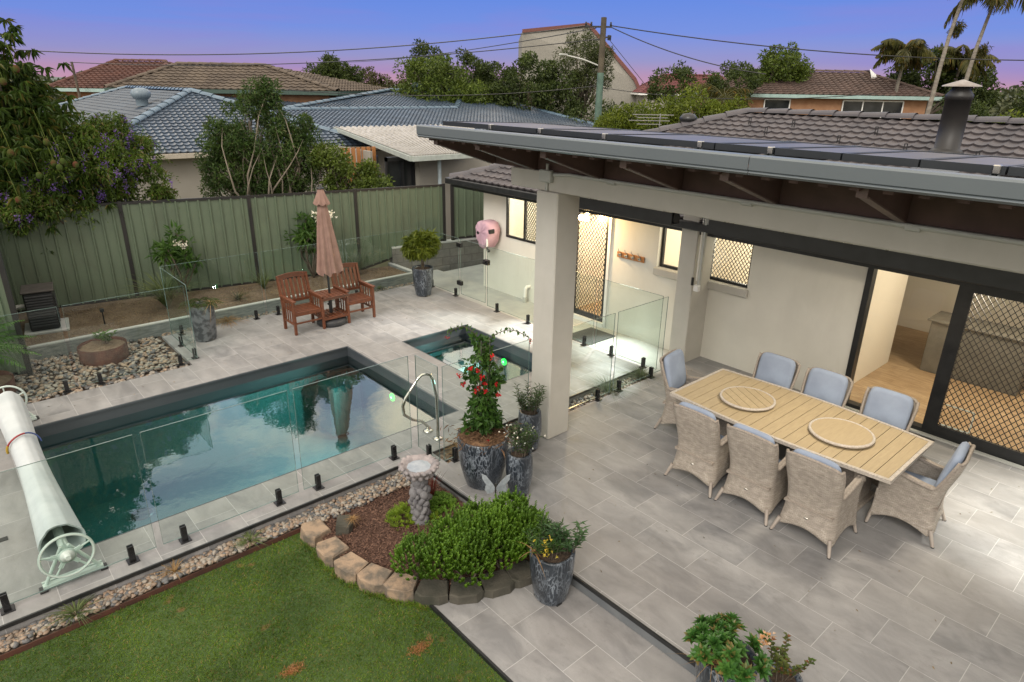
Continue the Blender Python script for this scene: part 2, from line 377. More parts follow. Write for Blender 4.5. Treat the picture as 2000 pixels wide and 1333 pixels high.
def m_mulch(name,c1,c2,c3,sc=38):
    m,N,L,b,out=newmat(name); v=objvec(N,L); dv=noise(N,L,v,30,3)
    vo=N.new('ShaderNodeTexVoronoi'); vo.inputs['Scale'].default_value=sc; L.new(v,vo.inputs['Vector'])
    sp=N.new('ShaderNodeSeparateColor'); L.new(vo.outputs['Color'],sp.inputs[0])
    col=mixc(N,L,sp.outputs[0],c1,c2); col=mixc(N,L,rng_(N,L,noise(N,L,v,3,3),.4,.65),col,c3)
    L.new(col,b.inputs['Base Color']); b.inputs['Roughness'].default_value=.9; bump(N,L,b,dv,.8,.02); return m
def m_lawn():
    m,N,L,b,out=newmat('lawn soil and thatch'); v=objvec(N,L)
    n=noise(N,L,v,1.1,4,.6); n2=noise(N,L,v,60,3); n3=noise(N,L,v,2.7,2)
    col=mixc(N,L,rng_(N,L,n,.35,.65),(.035,.070,.012),(.060,.105,.020)); col=mixc(N,L,rng_(N,L,n2,.35,.65,0,.6),col,(.022,.045,.010))
    col=mixc(N,L,rng_(N,L,n3,.66,.72,0,.9),col,(.23,.105,.045)); L.new(col,b.inputs['Base Color']); b.inputs['Roughness'].default_value=.9; bump(N,L,b,n2,.6,.02); return m
def m_blocks(name,c1,c2,mort,w,h,ms=.008,axis='YZ'):
    m,N,L,b,out=newmat(name); tc=N.new('ShaderNodeTexCoord'); sp=N.new('ShaderNodeSeparateXYZ'); L.new(tc.outputs['Object'],sp.inputs[0]); cb=N.new('ShaderNodeCombineXYZ')
    if axis=='XYZ':
        ad=N.new('ShaderNodeMath'); L.new(sp.outputs['X'],ad.inputs[0]); L.new(sp.outputs['Y'],ad.inputs[1]); L.new(ad.outputs[0],cb.inputs[0])
    else: L.new(sp.outputs[axis[0]],cb.inputs[0])
    L.new(sp.outputs['Z'],cb.inputs[1])
    br=N.new('ShaderNodeTexBrick'); br.inputs['Scale'].default_value=1; br.inputs['Brick Width'].default_value=w; br.inputs['Row Height'].default_value=h; br.inputs['Mortar Size'].default_value=ms
    for k,c in(('Color1',c1),('Color2',c2),('Mortar',mort)): br.inputs[k].default_value=(*c,1)
    L.new(cb.outputs[0],br.inputs['Vector']); n=noise(N,L,tc.outputs['Object'],9,4)
    L.new(mixc(N,L,rng_(N,L,n,.35,.65,0,.4),br.outputs['Color'],tuple(x*.55 for x in c1)),b.inputs['Base Color']); b.inputs['Roughness'].default_value=.85
    bump(N,L,b,n,.3,.01); return m
def m_rust(): return simple('weathered rusty steel',(.085,.030,.017),.8,(.045,.018,.012),6,bmp=.2)

M={}
M['tiles']=m_tiles()
M['render_beige']=simple('warm grey rendered wall',(.47,.455,.41),.85,(.44,.425,.38),3,bmp=.12,bsc=90)
M['render_cream']=simple('cream rendered wall',(.66,.645,.575),.85,(.62,.605,.54),2,bmp=.1,bsc=90)
def weather(mt,c,amt,scale=(1,1,.35),sc=1.6,lo=.52,hi=.72):
    nt=mt.node_tree; N=nt.nodes; L=nt.links; b=next(n for n in N if n.type=='BSDF_PRINCIPLED'); src=b.inputs['Base Color'].links[0].from_socket
    v=objvec(N,L,scale); f=rng_(N,L,noise(N,L,v,sc,7,.68,.5),lo,hi,0,amt); L.new(mixc(N,L,f,src,c),b.inputs['Base Color'])
weather(M['render_cream'],(.50,.48,.42),.22); weather(M['render_beige'],(.34,.325,.285),.22); weather(M['tiles'],(.17,.165,.158),.35,(1,1,1),.8)
M['black']=simple('black powder coat',(.012,.013,.014),.38,(.018,.019,.02),10)
M['spigot']=simple('black spigot coating',(.014,.014,.015),.3,(.02,.02,.022),12,metal=.3)
M['dark_brown']=simple('dark brown soffit',(.095,.055,.044),.7,(.070,.042,.034),4)
M['fin']=simple('brown steel rafter',(.13,.088,.075),.6,(.10,.07,.06),4)
M['gutter']=simple('grey steel gutter',(.135,.158,.172),.38,(.12,.142,.156),1.5,metal=.35)
M['concrete']=simple('pale concrete path',(.40,.41,.39),.8,(.33,.34,.33),2.5,bmp=.2)
M['conc_sleeper']=simple('weathered grey sleeper',(.22,.235,.225),.85,(.13,.14,.135),5,bmp=.5,bsc=30,stretch=(1,6,6))
M['white_paint']=simple('white paint',(.72,.72,.70),.5,(.66,.66,.64),3)
M['pvc']=simple('grey conduit plastic',(.42,.43,.40),.5,(.38,.39,.36),3)
M['chrome']=simple('polished stainless steel',(.62,.60,.55),.14,(.55,.53,.48),3,metal=1)
M['steel']=simple('brushed steel',(.45,.45,.43),.3,(.35,.35,.34),10,metal=1)
M['fence_green']=simple('pale green steel sheet',(.100,.132,.086),.5,(.086,.116,.076),1.2,bmp=.03)
M['fence_post']=simple('near black fence post',(.009,.009,.009),.5,(.014,.012,.011),4)
M['pane']=glassmat('pool fence glass',(.86,.93,.905),1.0)
M['pane_edge']=simple('polished glass edge',(.085,.13,.12),.25,(.16,.22,.205),5,spec=.7)
M['window']=glassmat('window glass',(.88,.90,.88),1.2)
M['darkglass']=simple('dark window glass',(.015,.017,.02),.06,(.03,.033,.036),1,spec=.7)
M['pool_shell']=simple('charcoal pool shell',(.052,.062,.072),.4,(.062,.073,.082),2)
M['pool_in']=simple('pool interior shell',(.050,.150,.155),.5,(.044,.130,.138),1.2)
M['water']=m_water('pool water',(.50,.80,.78),.05,2.0)
M['spa_water']=m_water('spa water',(.50,.78,.80),.02,2.0)
M['drip']=m_drip()
M['soil']=simple('dry bark soil',(.075,.05,.032),.95,(.035,.024,.017),30,bmp=.8,bsc=60)
M['coir']=simple('coir mulch',(.20,.115,.058),.95,(.085,.045,.024),26,bmp=.9,bsc=70)
M['rust']=m_rust()
M['mulch_ground']=m_mulch('bark mulch bed',(.075,.035,.022),(.13,.068,.045),(.045,.022,.016))
M['bedsoil']=m_mulch('dry garden bed soil',(.115,.078,.048),(.16,.115,.075),(.085,.055,.033),30)
M['lawn']=m_lawn()
M['pebble']=None
M['tan_wood']=m_planks('oiled hardwood slats',(.165,.052,.021),(.085,.027,.012),(6,6,6),4,.45)
M['table_plank']=m_planks('weathered tan composite board',(.40,.315,.185),(.31,.24,.14),(2,16,4),3,.6,.1)
M['hook_wood']=m_planks('orange pine board',(.42,.19,.065),(.33,.14,.045),(20,3,20),2)
M['wicker']=m_wicker('grey beige wicker',(.46,.41,.345),(.32,.28,.23))
M['wicker_rim']=simple('wicker edge braid',(.34,.295,.25),.6,(.25,.215,.18),60,bmp=.6,bsc=160)
M['wicker_leg']=simple('taupe powder coated leg',(.33,.29,.25),.45,(.29,.25,.215),6)
M['cushion']=simple('blue grey cushion fabric',(.28,.335,.43),.9,(.235,.28,.365),3.5,bmp=.3,bsc=9)
M['parasol']=simple('dusty pink canopy fabric',(.26,.160,.130),.85,(.21,.128,.102),8,bmp=.15,bsc=40)
M['roll']=simple('silver white bubble cover',(.50,.535,.54),.45,(.40,.44,.45),2.2,bmp=.35,bsc=7)
M['frame_white']=simple('mint white powder coat',(.52,.60,.56),.4,(.46,.54,.50),4)
M['stone_grey']=simple('cast stone',(.20,.195,.20),.85,(.115,.112,.12),7,bmp=.5,bsc=60)
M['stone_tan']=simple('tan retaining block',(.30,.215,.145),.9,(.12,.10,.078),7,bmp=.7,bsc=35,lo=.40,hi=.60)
M['stone_dark']=simple('darker retaining block',(.070,.064,.050),.95,(.035,.036,.026),5,bmp=.6,bsc=35)
M['floor_wood']=m_woodfloor()
M['int_wall']=simple('interior warm white wall',(.72,.66,.56),.9,(.70,.64,.54),1)
M['int_dark']=simple('dark sofa fabric',(.05,.045,.04),.9,(.035,.03,.03),5)
M['pink_cover']=simple('pale pink cloth cover',(.52,.34,.41),.8,(.42,.27,.34),4,bmp=.4,bsc=10)
M['mat']=simple('grey door mat',(.06,.065,.068),.95,(.04,.043,.045),60)
M['glow']=emat('pool lamp lens',(.0,1.0,.06),4.5)
M['glow_in']=emat('pool lamp core',(.45,1.0,.55),6)
M['lamp_e']=emat('warm flood lamp lens',(1,.72,.34),40)
def m_pebble():
    m,N,L,b,out=newmat('river pebbles'); g=N.new('ShaderNodeNewGeometry')
    cr=N.new('ShaderNodeValToRGB'); L.new(g.outputs['Random Per Island'],cr.inputs[0]); e=cr.color_ramp
    st=[(0,(.24,.17,.12)),(.15,(.11,.115,.12)),(.3,(.27,.24,.20)),(.45,(.17,.135,.105)),(.58,(.31,.28,.24)),(.72,(.075,.08,.085)),(.85,(.30,.22,.155)),(1,(.21,.20,.19))]
    while len(e.elements)<len(st): e.elements.new(.5)
    for q,(p,c) in zip(e.elements,st): q.position=p; q.color=(*c,1)
    e.interpolation='CONSTANT'; v=objvec(N,L); n=noise(N,L,v,60,3)
    L.new(mixc(N,L,rng_(N,L,n,.35,.7,0,.35),cr.outputs[0],(.12,.10,.085)),b.inputs['Base Color']); b.inputs['Roughness'].default_value=.6; return m
M['pebble']=m_pebble()
def m_chips():
    m,N,L,b,out=newmat('bark chips'); g=N.new('ShaderNodeNewGeometry')
    L.new(mixc(N,L,g.outputs['Random Per Island'],(.045,.020,.014),(.19,.105,.072)),b.inputs['Base Color']); b.inputs['Roughness'].default_value=.9; return m
M['chips']=m_chips()
M['straw']=leafmat('dry straw leaves',(.30,.17,.07),(.42,.27,.13))
M['grass']=leafmat('lawn grass blades',(.085,.175,.012),(.165,.255,.026),(.30,.23,.08),.3,.6)
L_={}
L_['hedge']=leafmat('box hedge leaves',(.075,.175,.012),(.155,.290,.022),None,.4)
L_['mango']=leafmat('mango leaves',(.035,.072,.013),(.074,.118,.020),(.12,.11,.025),.3)
L_['vine']=leafmat('flowering vine leaves',(.060,.115,.015),(.115,.175,.025),(.15,.13,.05),.35)
L_['bush']=leafmat('grey green bush leaves',(.040,.085,.020),(.080,.135,.032),(.10,.12,.05),.3)
L_['tree1']=leafmat('mid green tree leaves',(.070,.115,.018),(.120,.165,.030),None,.3)
L_['tree2']=leafmat('dark tree leaves',(.032,.054,.014),(.080,.112,.028),None,.3)
L_['lime']=leafmat('yellow green tree leaves',(.085,.125,.012),(.155,.195,.022),None,.35)
L_['palm']=leafmat('palm leaflets',(.055,.060,.018),(.110,.105,.030),(.20,.13,.03),.3)
L_['plant']=leafmat('fresh plant leaves',(.040,.100,.020),(.085,.165,.035),None,.35)
L_['limeplant']=leafmat('lime sedum leaves',(.16,.27,.015),(.26,.36,.03),None,.4)
L_['grassy']=leafmat('strappy grass leaves',(.070,.105,.035),(.130,.165,.065),None,.3)
L_['pine']=leafmat('fine feathery leaves',(.085,.125,.012),(.145,.180,.022),None,.35)
for _k in('fence_green','conc_sleeper'): weather(M[_k],(.06,.065,.045),.5,(1,1,.3),2.2)
weather(M['tan_wood'],(.07,.03,.015),.5,(3,3,3),3)
L_['red']=leafmat('red bracts',(.55,.012,.022),(.75,.03,.04),None,.4)
L_['purple']=leafmat('violet flowers',(.16,.08,.40),(.26,.16,.52),None,.4)
L_['yellow']=leafmat('yellow petals',(.65,.48,.04),(.75,.62,.12),None,.3)
L_['white']=leafmat('white petals',(.75,.75,.72),(.85,.83,.80),None,.3)
L_['orange']=leafmat('white and orange petals',(.70,.52,.42),(.65,.30,.10),None,.3)
M['bark']=simple('grey brown bark',(.105,.085,.062),.9,(.055,.043,.033),9,bmp=.6,bsc=30,stretch=(1,1,.3))
M['palmbark']=simple('pale palm trunk',(.19,.17,.14),.85,(.12,.105,.085),4,bmp=.4,bsc=20,stretch=(1,1,3))
# ---------------------------------------------------------------- foliage helpers
def unit(a): return a/np.maximum(np.linalg.norm(a,axis=-1,keepdims=True),1e-9)
def leaf_arrays(P,D,Nn,Ls,Ws,fold=.25,droop=.15):
    """leaves as bent diamonds: base, two sides, tip, mid -> 2 tris each side (4 tris)"""
    n=len(P); D=unit(D); S=unit(np.cross(D,Nn)); U=np.cross(S,D)
    Ls=np.broadcast_to(np.asarray(Ls,float).reshape(-1,1),(n,1)); Ws=np.broadcast_to(np.asarray(Ws,float).reshape(-1,1),(n,1))
    b=P; m=P+D*Ls*.5-U*Ls*droop*.2; t=P+D*Ls-U*Ls*droop
    l=P+D*Ls*.42+S*Ws*.5+U*Ws*fold; r=P+D*Ls*.42-S*Ws*.5+U*Ws*fold
    V=np.stack([b,l,t,r],1).reshape(-1,3)
    o=(np.arange(n)*4)[:,None]; F=np.concatenate([o+[0,2,1],o+[0,3,2]],0)
    return V,F
def rdir(n,up=0.0,rs=NR):
    d=rs.normal(size=(n,3)); d[:,2]+=up; return unit(d)
def clump_points(clumps,per,rs,shell=.5):
    """clumps (k,4) centre+radius"""
    c=np.repeat(clumps[:,:3],per,0); r=np.repeat(clumps[:,3],per)[:,None]
    d=unit(rs.normal(size=c.shape)); rad=(rs.uniform(shell**3,1,size=(len(c),1)))**(1/3)
    return c+d*r*rad, d
def crown_clumps(ells,k,rmin,rmax,rs,shell=.55):
    out=[]; vol=np.array([e[3]*e[4]*e[5] for e in ells]); vol=vol**(2/3); vol/=vol.sum()
    for e,v in zip(ells,vol):
        m=max(1,int(round(k*v))); d=unit(rs.normal(size=(m,3))); rad=rs.uniform(shell,1,size=(m,1))
        p=np.array(e[:3])+d*rad*np.array(e[3:6]); out.append(np.concatenate([p,rs.uniform(rmin,rmax,size=(m,1))],1))
    return np.concatenate(out,0)
def crown(name,ells,k,cr,per,leaf,mat,parent=None,seed=1,shell=.55,up=.25,wr=.45,droop=.2,outward=1.0,clumps=None,jit=1.0):
    rs=np.random.RandomState(seed)
    if clumps is None: clumps=crown_clumps(ells,k,cr[0],cr[1],rs,shell)
    P,d=clump_points(clumps,per,rs,.45)
    D=unit(d*outward+rs.normal(size=P.shape)*jit+np.array([0,0,up])); Nn=unit(rs.normal(size=P.shape)*.6+np.array([0,0,1.0]))
    Ls=rs.uniform(leaf*.65,leaf*1.25,len(P))
    V,F=leaf_arrays(P,D,Nn,Ls,Ls*wr,.2,droop)
    return fastmesh(name,V,F,mat,parent),clumps
def limb(mb,a,b,r0,r1,rs,n=6,bend=.12,seg=5):
    a=Vector(a); b=Vector(b); L=(b-a).length; o=[Vector(rs.normal(size=3))*L*bend*math.sin(math.pi*i/seg) for i in range(seg+1)]
    off=Vector(rs.normal(size=3))*L*bend
    pts=[a.lerp(b,i/seg)+off*math.sin(math.pi*i/seg)+o[i]*.25 for i in range(seg+1)]
    mb.tube(pts,[r0+(r1-r0)*i/seg for i in range(seg+1)],n)
def tree(name,label,cat,base,ells,k,cr,per,leaf,mat,trunk_r=.15,fork=None,seed=1,group=None,limbs=14,tmat=None,multi=1,**kw):
    rs=np.random.RandomState(seed+100); t=thing(name,label,cat,base,group=group)
    c,cl=crown('crown',ells,k,cr,per,leaf,mat,t,seed,**kw)
    mb=MB(); ctr=Vector(np.mean([e[:3] for e in ells],0)); fk=Vector(fork) if fork else Vector(base).lerp(ctr,.55)
    for q in range(multi):
        b=Vector(base)+Vector((rs.uniform(-.2,.2),rs.uniform(-.2,.2),0))*(multi>1)
        f2=fk+Vector((rs.uniform(-.4,.4),rs.uniform(-.4,.4),rs.uniform(-.3,.3)))*(multi>1)
        limb(mb,b,f2,trunk_r,trunk_r*.6,rs,8,.05)
        for i in rs.choice(len(cl),min(limbs,len(cl)),replace=False): limb(mb,f2,cl[i][:3],trunk_r*.45,trunk_r*.06,rs,5,.1)
    mb.build('trunk',tmat or M['bark'],t)
    return t
def blades(P0,n,length,w,spread,rs,droop=.6,seg=4,up=1.0,lr=(.6,1.1)):
    """strappy leaves from centre point(s): returns V,F (quads)"""
    P0=np.asarray(P0,float)
    base=np.repeat(P0[None],n,0) if P0.ndim==1 else P0
    n=len(base); az=rs.uniform(0,2*np.pi,n); L=length*rs.uniform(lr[0],lr[1],n); s0=spread*rs.uniform(.2,1,n)
    H=np.stack([np.cos(az),np.sin(az),np.zeros(n)],1); S=np.stack([-np.sin(az),np.cos(az),np.zeros(n)],1)
    rows=[]
    for i in range(seg+1):
        t=i/seg; out=(s0*t+droop*s0*t*t)*L; z=L*(up*t-droop*t*t*.75*(.4+s0)); ww=w*(1-t**1.6)*.5+w*.03
        c=base+H*out[:,None]+np.stack([0*z,0*z,z],1); rows.append(np.stack([c-S*ww,c+S*ww],1))
    V=np.stack(rows,1).reshape(-1,3); o=(np.arange(n)*(seg+1)*2)[:,None]; F=[]
    for i in range(seg): F.append(o+[2*i,2*i+1,2*i+3,2*i+2])
    return V,np.concatenate(F,0)
def joinVF(l):
    V=[];F=[];o=0
    for v,f in l: V.append(v); F.append(f+o); o+=len(v)
    return np.concatenate(V),np.concatenate(F)
def frond(base,az,el,L,nl,leafl,rs,droop=1.0,w=.04,hang=.6):
    """one palm frond: rachis + leaflets. returns (rachis pts, V,F)"""
    H=Vector((math.cos(az),math.sin(az),0)); S=Vector((-math.sin(az),math.cos(az),0)); pts=[]
    for i in range(9):
        t=i/8; a=el-droop*t*1.15; 
        if i==0: p=Vector(base)
        else: p=pts[-1]+(H*math.cos(a)+Vector((0,0,1))*math.sin(a))*L/8
        pts.append(p)
    P=[];D=[];Ls=[]
    for k in range(nl):
        t=.12+.88*k/nl; f=t*8; i=min(7,int(f)); p=pts[i].lerp(pts[i+1],f-i); d=(pts[i+1]-pts[i]).normalized()
        for sg in(-1,1):
            P.append(p); D.append(d*.55+S*sg*.9+Vector((0,0,-hang))*rs.uniform(.4,1.2)+Vector(rs.normal(size=3))*.08); Ls.append(leafl*math.sin(math.pi*min(1,.18+t*.8))*rs.uniform(.8,1.1))
    V,F=leaf_arrays(np.array(P),np.array(D),np.tile([0,0,1.],(len(P),1)),Ls,np.full(len(P),w),.1,.25)
    return pts,V,F
def pebbles(P,sz,rs,flat=.55):
    """low poly rounded stones: octahedron-subdivided once"""
    base=[(1,0,0),(-1,0,0),(0,1,0),(0,-1,0),(0,0,1),(0,0,-1)]; tri=[(0,2,4),(2,1,4),(1,3,4),(3,0,4),(2,0,5),(1,2,5),(3,1,5),(0,3,5)]
    v=[Vector(b) for b in base]; f=[]; ed={}
    def mid(a,b):
        k=(min(a,b),max(a,b))
        if k not in ed: ed[k]=len(v); v.append(((v[a]+v[b])/2).normalized())
        return ed[k]
    for a,b,c in tri:
        x,y,z=mid(a,b),mid(b,c),mid(c,a); f+=[(a,x,z),(x,b,y),(z,y,c),(x,y,z)]
    B=np.array([tuple(q) for q in v]); F0=np.array(f); n=len(P)
    sc=np.stack([sz*rs.uniform(.8,1.3,n),sz*rs.uniform(.6,1.0,n),sz*flat*rs.uniform(.7,1.2,n)],1)
    a=rs.uniform(0,np.pi,n); ti=rs.normal(size=n)*.25
    Q=B[None]*sc[:,None]; Q=Q*(1+.10*rs.normal(size=(n,len(B),1)))
    x=Q[...,0]*np.cos(ti)[:,None]-Q[...,2]*np.sin(ti)[:,None]; z=Q[...,0]*np.sin(ti)[:,None]+Q[...,2]*np.cos(ti)[:,None]; y=Q[...,1]
    X=x*np.cos(a)[:,None]-y*np.sin(a)[:,None]; Y=x*np.sin(a)[:,None]+y*np.cos(a)[:,None]
    V=(np.stack([X,Y,z],-1)+P[:,None]).reshape(-1,3); F=(F0[None]+(np.arange(n)*len(B))[:,None,None]).reshape(-1,3)
    return V,F
def inpoly(x,y,poly):
    x=np.asarray(x); y=np.asarray(y); c=np.zeros(x.shape,bool); n=len(poly); j=n-1
    for i in range(n):
        xi,yi=poly[i]; xj,yj=poly[j]
        m=((yi>y)!=(yj>y))&(x<(xj-xi)*(y-yi)/((yj-yi) or 1e-12)+xi); c^=m; j=i
    return c
# ---------------------------------------------------------------- tiled roofs
def tile_face(mb,O,U,W,poly,tw=.30,rh=.33,amp=.028,lift=.03,ns=6,prof=None):
    """O origin at eave, U unit along eave, W unit up the slope, poly in (u,v)"""
    O=Vector(O);U=Vector(U).normalized();W=Vector(W).normalized();Nn=U.cross(W).normalized()
    if Nn.z<0: Nn=-Nn
    us=[p[0] for p in poly]; vs=[p[1] for p in poly]; u0=min(us)-tw; v1=max(vs); nr=int(math.ceil(v1/rh))+1; nu=int((max(us)-u0)/tw+1)*ns
    uu=u0+np.arange(nu+1)*tw/ns
    ph=(np.arange(nu+1)%ns)/ns
    h=amp*(np.maximum(0,np.cos(2*np.pi*ph)) if prof is None else prof(ph))
    for r in range(nr):
        v=r*rh; sh=0
        A=[(u,v,hh+lift) for u,hh in zip(uu,h)]; B=[(u,v+rh*1.0,hh) for u,hh in zip(uu,h)]; C=[(u,v,hh-.002) for u,hh in zip(uu,h)]
        cu=(uu[:-1]+uu[1:])/2; ok=inpoly(cu,np.full(len(cu),v+rh*.5),poly)
        vs_=[];fs=[]
        for row in (C,A,B):
            vs_+= [O+U*p[0]+W*p[1]+Nn*p[2] for p in row]
        n=len(uu)
        for i in range(n-1):
            if ok[i]: fs.append((i,i+1,n+i+1,n+i)); fs.append((n+i,n+i+1,2*n+i+1,2*n+i))
        used=sorted({k for f in fs for k in f}); mp={k:i for i,k in enumerate(used)}
        mb.add([vs_[k] for k in used],[tuple(mp[k] for k in f) for f in fs])
def face3(mb,pts,tw=.30,rh=.33,amp=.028,lift=.03,ns=6,under=.02):
    """pts: 3-4 world points, first two = eave left->right. Tiles the polygon."""
    P=[Vector(p) for p in pts]; U=(P[1]-P[0]).normalized(); n=U.cross(P[2]-P[0]).normalized(); 
    W=n.cross(U).normalized()
    if W.z<0: W=-W
    poly=[((p-P[0]).dot(U),(p-P[0]).dot(W)) for p in P]
    tile_face(mb,P[0],U,W,poly,tw,rh,amp,lift,ns)
    if n.z<0: n=-n
    mb.add([p-n*under for p in P],[tuple(range(len(P)))])
def ridgecap(mb,a,b,r=.13,seg=.42,over=.015):
    a=Vector(a); b=Vector(b); L=(b-a).length; k=max(1,int(L/seg)); d=(b-a)/k
    s=d.cross(Vector((0,0,1))).normalized(); u=s.cross(d).normalized()
    for i in range(k):
        p=a+d*i; q=a+d*(i+1.06); rows=[]
        for c,rr,hh in((p,r*1.08,over),(q,r*.96,0)):
            rows.append([c+s*rr*math.cos(t)+u*(rr*.62*math.sin(t)-.03+hh) for t in np.linspace(0,math.pi,9)])
        mb.grid(rows,smooth=False)
# ================================================================ SETTING
def slab(name,xs,ys,fill,z1,z0,mat):
    """fill(cx,cy)->bool; top sheet with vertical edges"""
    mb=MB(); nx,ny=len(xs)-1,len(ys)-1
    ok=[[fill((xs[i]+xs[i+1])/2,(ys[j]+ys[j+1])/2) for j in range(ny)] for i in range(nx)]
    g=lambda i,j: 0<=i<nx and 0<=j<ny and ok[i][j]
    for i in range(nx):
        for j in range(ny):
            if not ok[i][j]: continue
            x0,x1,y0,y1=xs[i],xs[i+1],ys[j],ys[j+1]
            mb.quad((x0,y0,z1),(x1,y0,z1),(x1,y1,z1),(x0,y1,z1))
            if not g(i-1,j): mb.quad((x0,y1,z0),(x0,y0,z0),(x0,y0,z1),(x0,y1,z1))
            if not g(i+1,j): mb.quad((x1,y0,z0),(x1,y1,z0),(x1,y1,z1),(x1,y0,z1))
            if not g(i,j-1): mb.quad((x0,y0,z0),(x1,y0,z0),(x1,y0,z1),(x0,y0,z1))
            if not g(i,j+1): mb.quad((x1,y1,z0),(x0,y1,z0),(x0,y1,z1),(x1,y1,z1))
    return struct(name,mb,mat)
PX0,PX1,PY0,PY1=.36,4.87,6.49,9.60      # pool
SX0,SX1,SY0,SY1=5.69,7.09,6.81,9.20     # spa
inr=lambda x,y,a,b,c,d: a<x<b and c<y<d
pool=lambda x,y: inr(x,y,PX0,PX1,PY0,PY1); spa=lambda x,y: inr(x,y,SX0,SX1,SY0,SY1)
# far ground
m=MB(); G0=-.24
def hole(x,y): return not inr(x,y,-.5,8.1,5.9,12.2)
slab('ground',[-1500,-60,-.5,8.1,60,1500],[-1500,-60,5.9,12.2,60,1500],hole,G0,G0-.1,simple('dry suburban ground',(.07,.085,.035),.95,(.13,.10,.06),.4))
slab('pool_deck',[-4,PX0,2.62,3.69,3.95,PX1,SX0,SX1,8.05],[5.5,5.82,PY0,SY0,SY1,PY1,10.40,12.02],
  lambda x,y: not pool(x,y) and not spa(x,y) and (y>5.82 or 3.69<x<3.95) and not (x<2.62 and y>10.40),0,-.2,M['tiles'])
slab('patio',[3.69,9.15],[-6,5.5],lambda x,y:True,0,-.2,M['tiles'])
slab('path',[8.05,9.15],[5.5,13.0],lambda x,y:True,-.085,-.3,M['concrete'])
slab('path_back',[9.15,11.5],[11.2,12.75],lambda x,y:True,-.089,-.3,M['concrete'])
# lower paving with curved edge against the stone blocks
m=MB(); m.prism([(2.57,-6),(3.69,-6),(3.69,3.53),(3.51,3.55),(3.38,3.57),(3.19,3.61),(3.05,3.645),(2.92,3.69),(2.80,3.75),(2.69,3.83),(2.57,3.93)],-.3,-.12); struct('lower_paving',m,M['tiles'])
# black metal edge trims
m=MB(); m.box((3.676,-6,-.03),(3.694,5.80,.006)); m.box((-4,5.806,-.03),(3.694,5.824,.006)); m.box((2.552,-6,-.16),(2.572,3.93,-.114))
m.box((3.96,5.812,-.03),(8.05,5.824,.004)); struct('paving_edge_trim',m,M['black'])
# riser tiles under the step
m=MB(); m.box((3.683,-6,-.118),(3.692,3.5,-.03)); struct('step_riser',m,simple('dark grey riser tile',(.10,.11,.12),.6,(.14,.15,.155),3))
# drainage gravel and soil levels
BED=[(2.27,5.56),(2.24,5.2),(2.24,4.8),(2.36,4.48),(2.5,4.2),(2.66,3.97),(2.9,3.78),(3.2,3.68),(3.5,3.64),(3.67,3.64),(3.67,5.56)]
m=MB(); m.prism(BED,-.24,-.085); struct('garden_bed_mulch',m,M['mulch_ground'])
m=MB(); m.prism([(-4,-6),(2.55,-6),(2.55,3.9),(2.2,4.4),(2.18,5.0),(2.2,5.6),(-4,5.6)],-.25,-.15); struct('lawn',m,M['lawn'])
m=MB(); m.box((-4,5.6,-.2),(3.67,5.81,-.11)); m.box((-4,10.40,-.2),(2.62,12.3,-.05)); m.box((3.95,5.5,-.2),(8.05,5.82,-.10)); struct('pebble_base',m,M['soil'])
m=MB(); m.prism([(.7,12.29),(8.0,12.29),(8.0,13.3),(7.3,13.4),(.7,14.65)],-.2,.13); struct('garden_soil',m,M['bedsoil'])
# rusty lawn edging
m=MB(); m.box((-4,5.596,-.2),(3.3,5.602,-.10)); m.box((3.3,5.57,-.2),(3.66,5.60,-.08)); tag(m.build('lawn_edging',M['rust']),'thin rusty steel strip between the lawn and the pebble drain','edging')
# pool shell
def shell(x0,x1,y0,y1,d,zw,steps,nm,inner):
    m=MB(); x0+=.004;x1-=.004;y0+=.004;y1-=.004
    for a,b in(((x0,y0),(x1,y0)),((x1,y0),(x1,y1)),((x1,y1),(x0,y1)),((x0,y1),(x0,y0))):
        m.quad((a[0],a[1],-.001),(b[0],b[1],-.001),(b[0],b[1],-.34),(a[0],a[1],-.34))
    i=.07
    for a,b,c,e in(((x0,y0),(x1,y0),(x1-i,y0+i),(x0+i,y0+i)),((x1,y0),(x1,y1),(x1-i,y1-i),(x1-i,y0+i)),((x1,y1),(x0,y1),(x0+i,y1-i),(x1-i,y1-i)),((x0,y1),(x0,y0),(x0+i,y0+i),(x0+i,y1-i))):
        m.quad((*a,-.34),(*b,-.34),(*c,-.345),(*e,-.345))
    m.box((x0+.001,y0+.001,-.028),(x1-.001,y0+.018,-.003)); m.box((x0+.001,y1-.018,-.028),(x1-.001,y1-.001,-.003)); m.box((x1-.018,y0+.018,-.028),(x1-.001,y1-.018,-.003)); m.box((x0+.001,y0+.018,-.028),(x0+.018,y1-.018,-.003))
    struct(nm+'_rim',m,M['pool_shell'])
    m=MB(); x0+=i;x1-=i;y0+=i;y1-=i
    for a,b in(((x0,y0),(x1,y0)),((x1,y0),(x1,y1)),((x1,y1),(x0,y1)),((x0,y1),(x0,y0))):
        m.quad((*a,-.345),(*b,-.345),(*b,-d),(*a,-d))
    m.quad((x0,y0,-d),(x1,y0,-d),(x1,y1,-d),(x0,y1,-d))
    for s in steps: m.cbox(s[0],s[1],.05)
    return struct(nm+'_interior',m,inner)
shell(PX0,PX1,PY0,PY1,1.35,-.17,[((4.2,9.0,-1.3),(4.78,9.52,-.42))],'pool',M['pool_in'])
shell(SX0,SX1,SY0,SY1,1.0,-.17,[((5.77,8.35,-.95),(7.0,9.12,-.42)),((5.77,6.9,-.95),(6.05,8.4,-.45))],'spa',M['pool_in'])
WZ=-.175
m=MB(); e=.006; m.quad((PX0+e,PY0+e,WZ),(PX1-e,PY0+e,WZ),(PX1-e,PY1-e,WZ),(PX0+e,PY1-e,WZ)); struct('pool_water',m,M['water'])
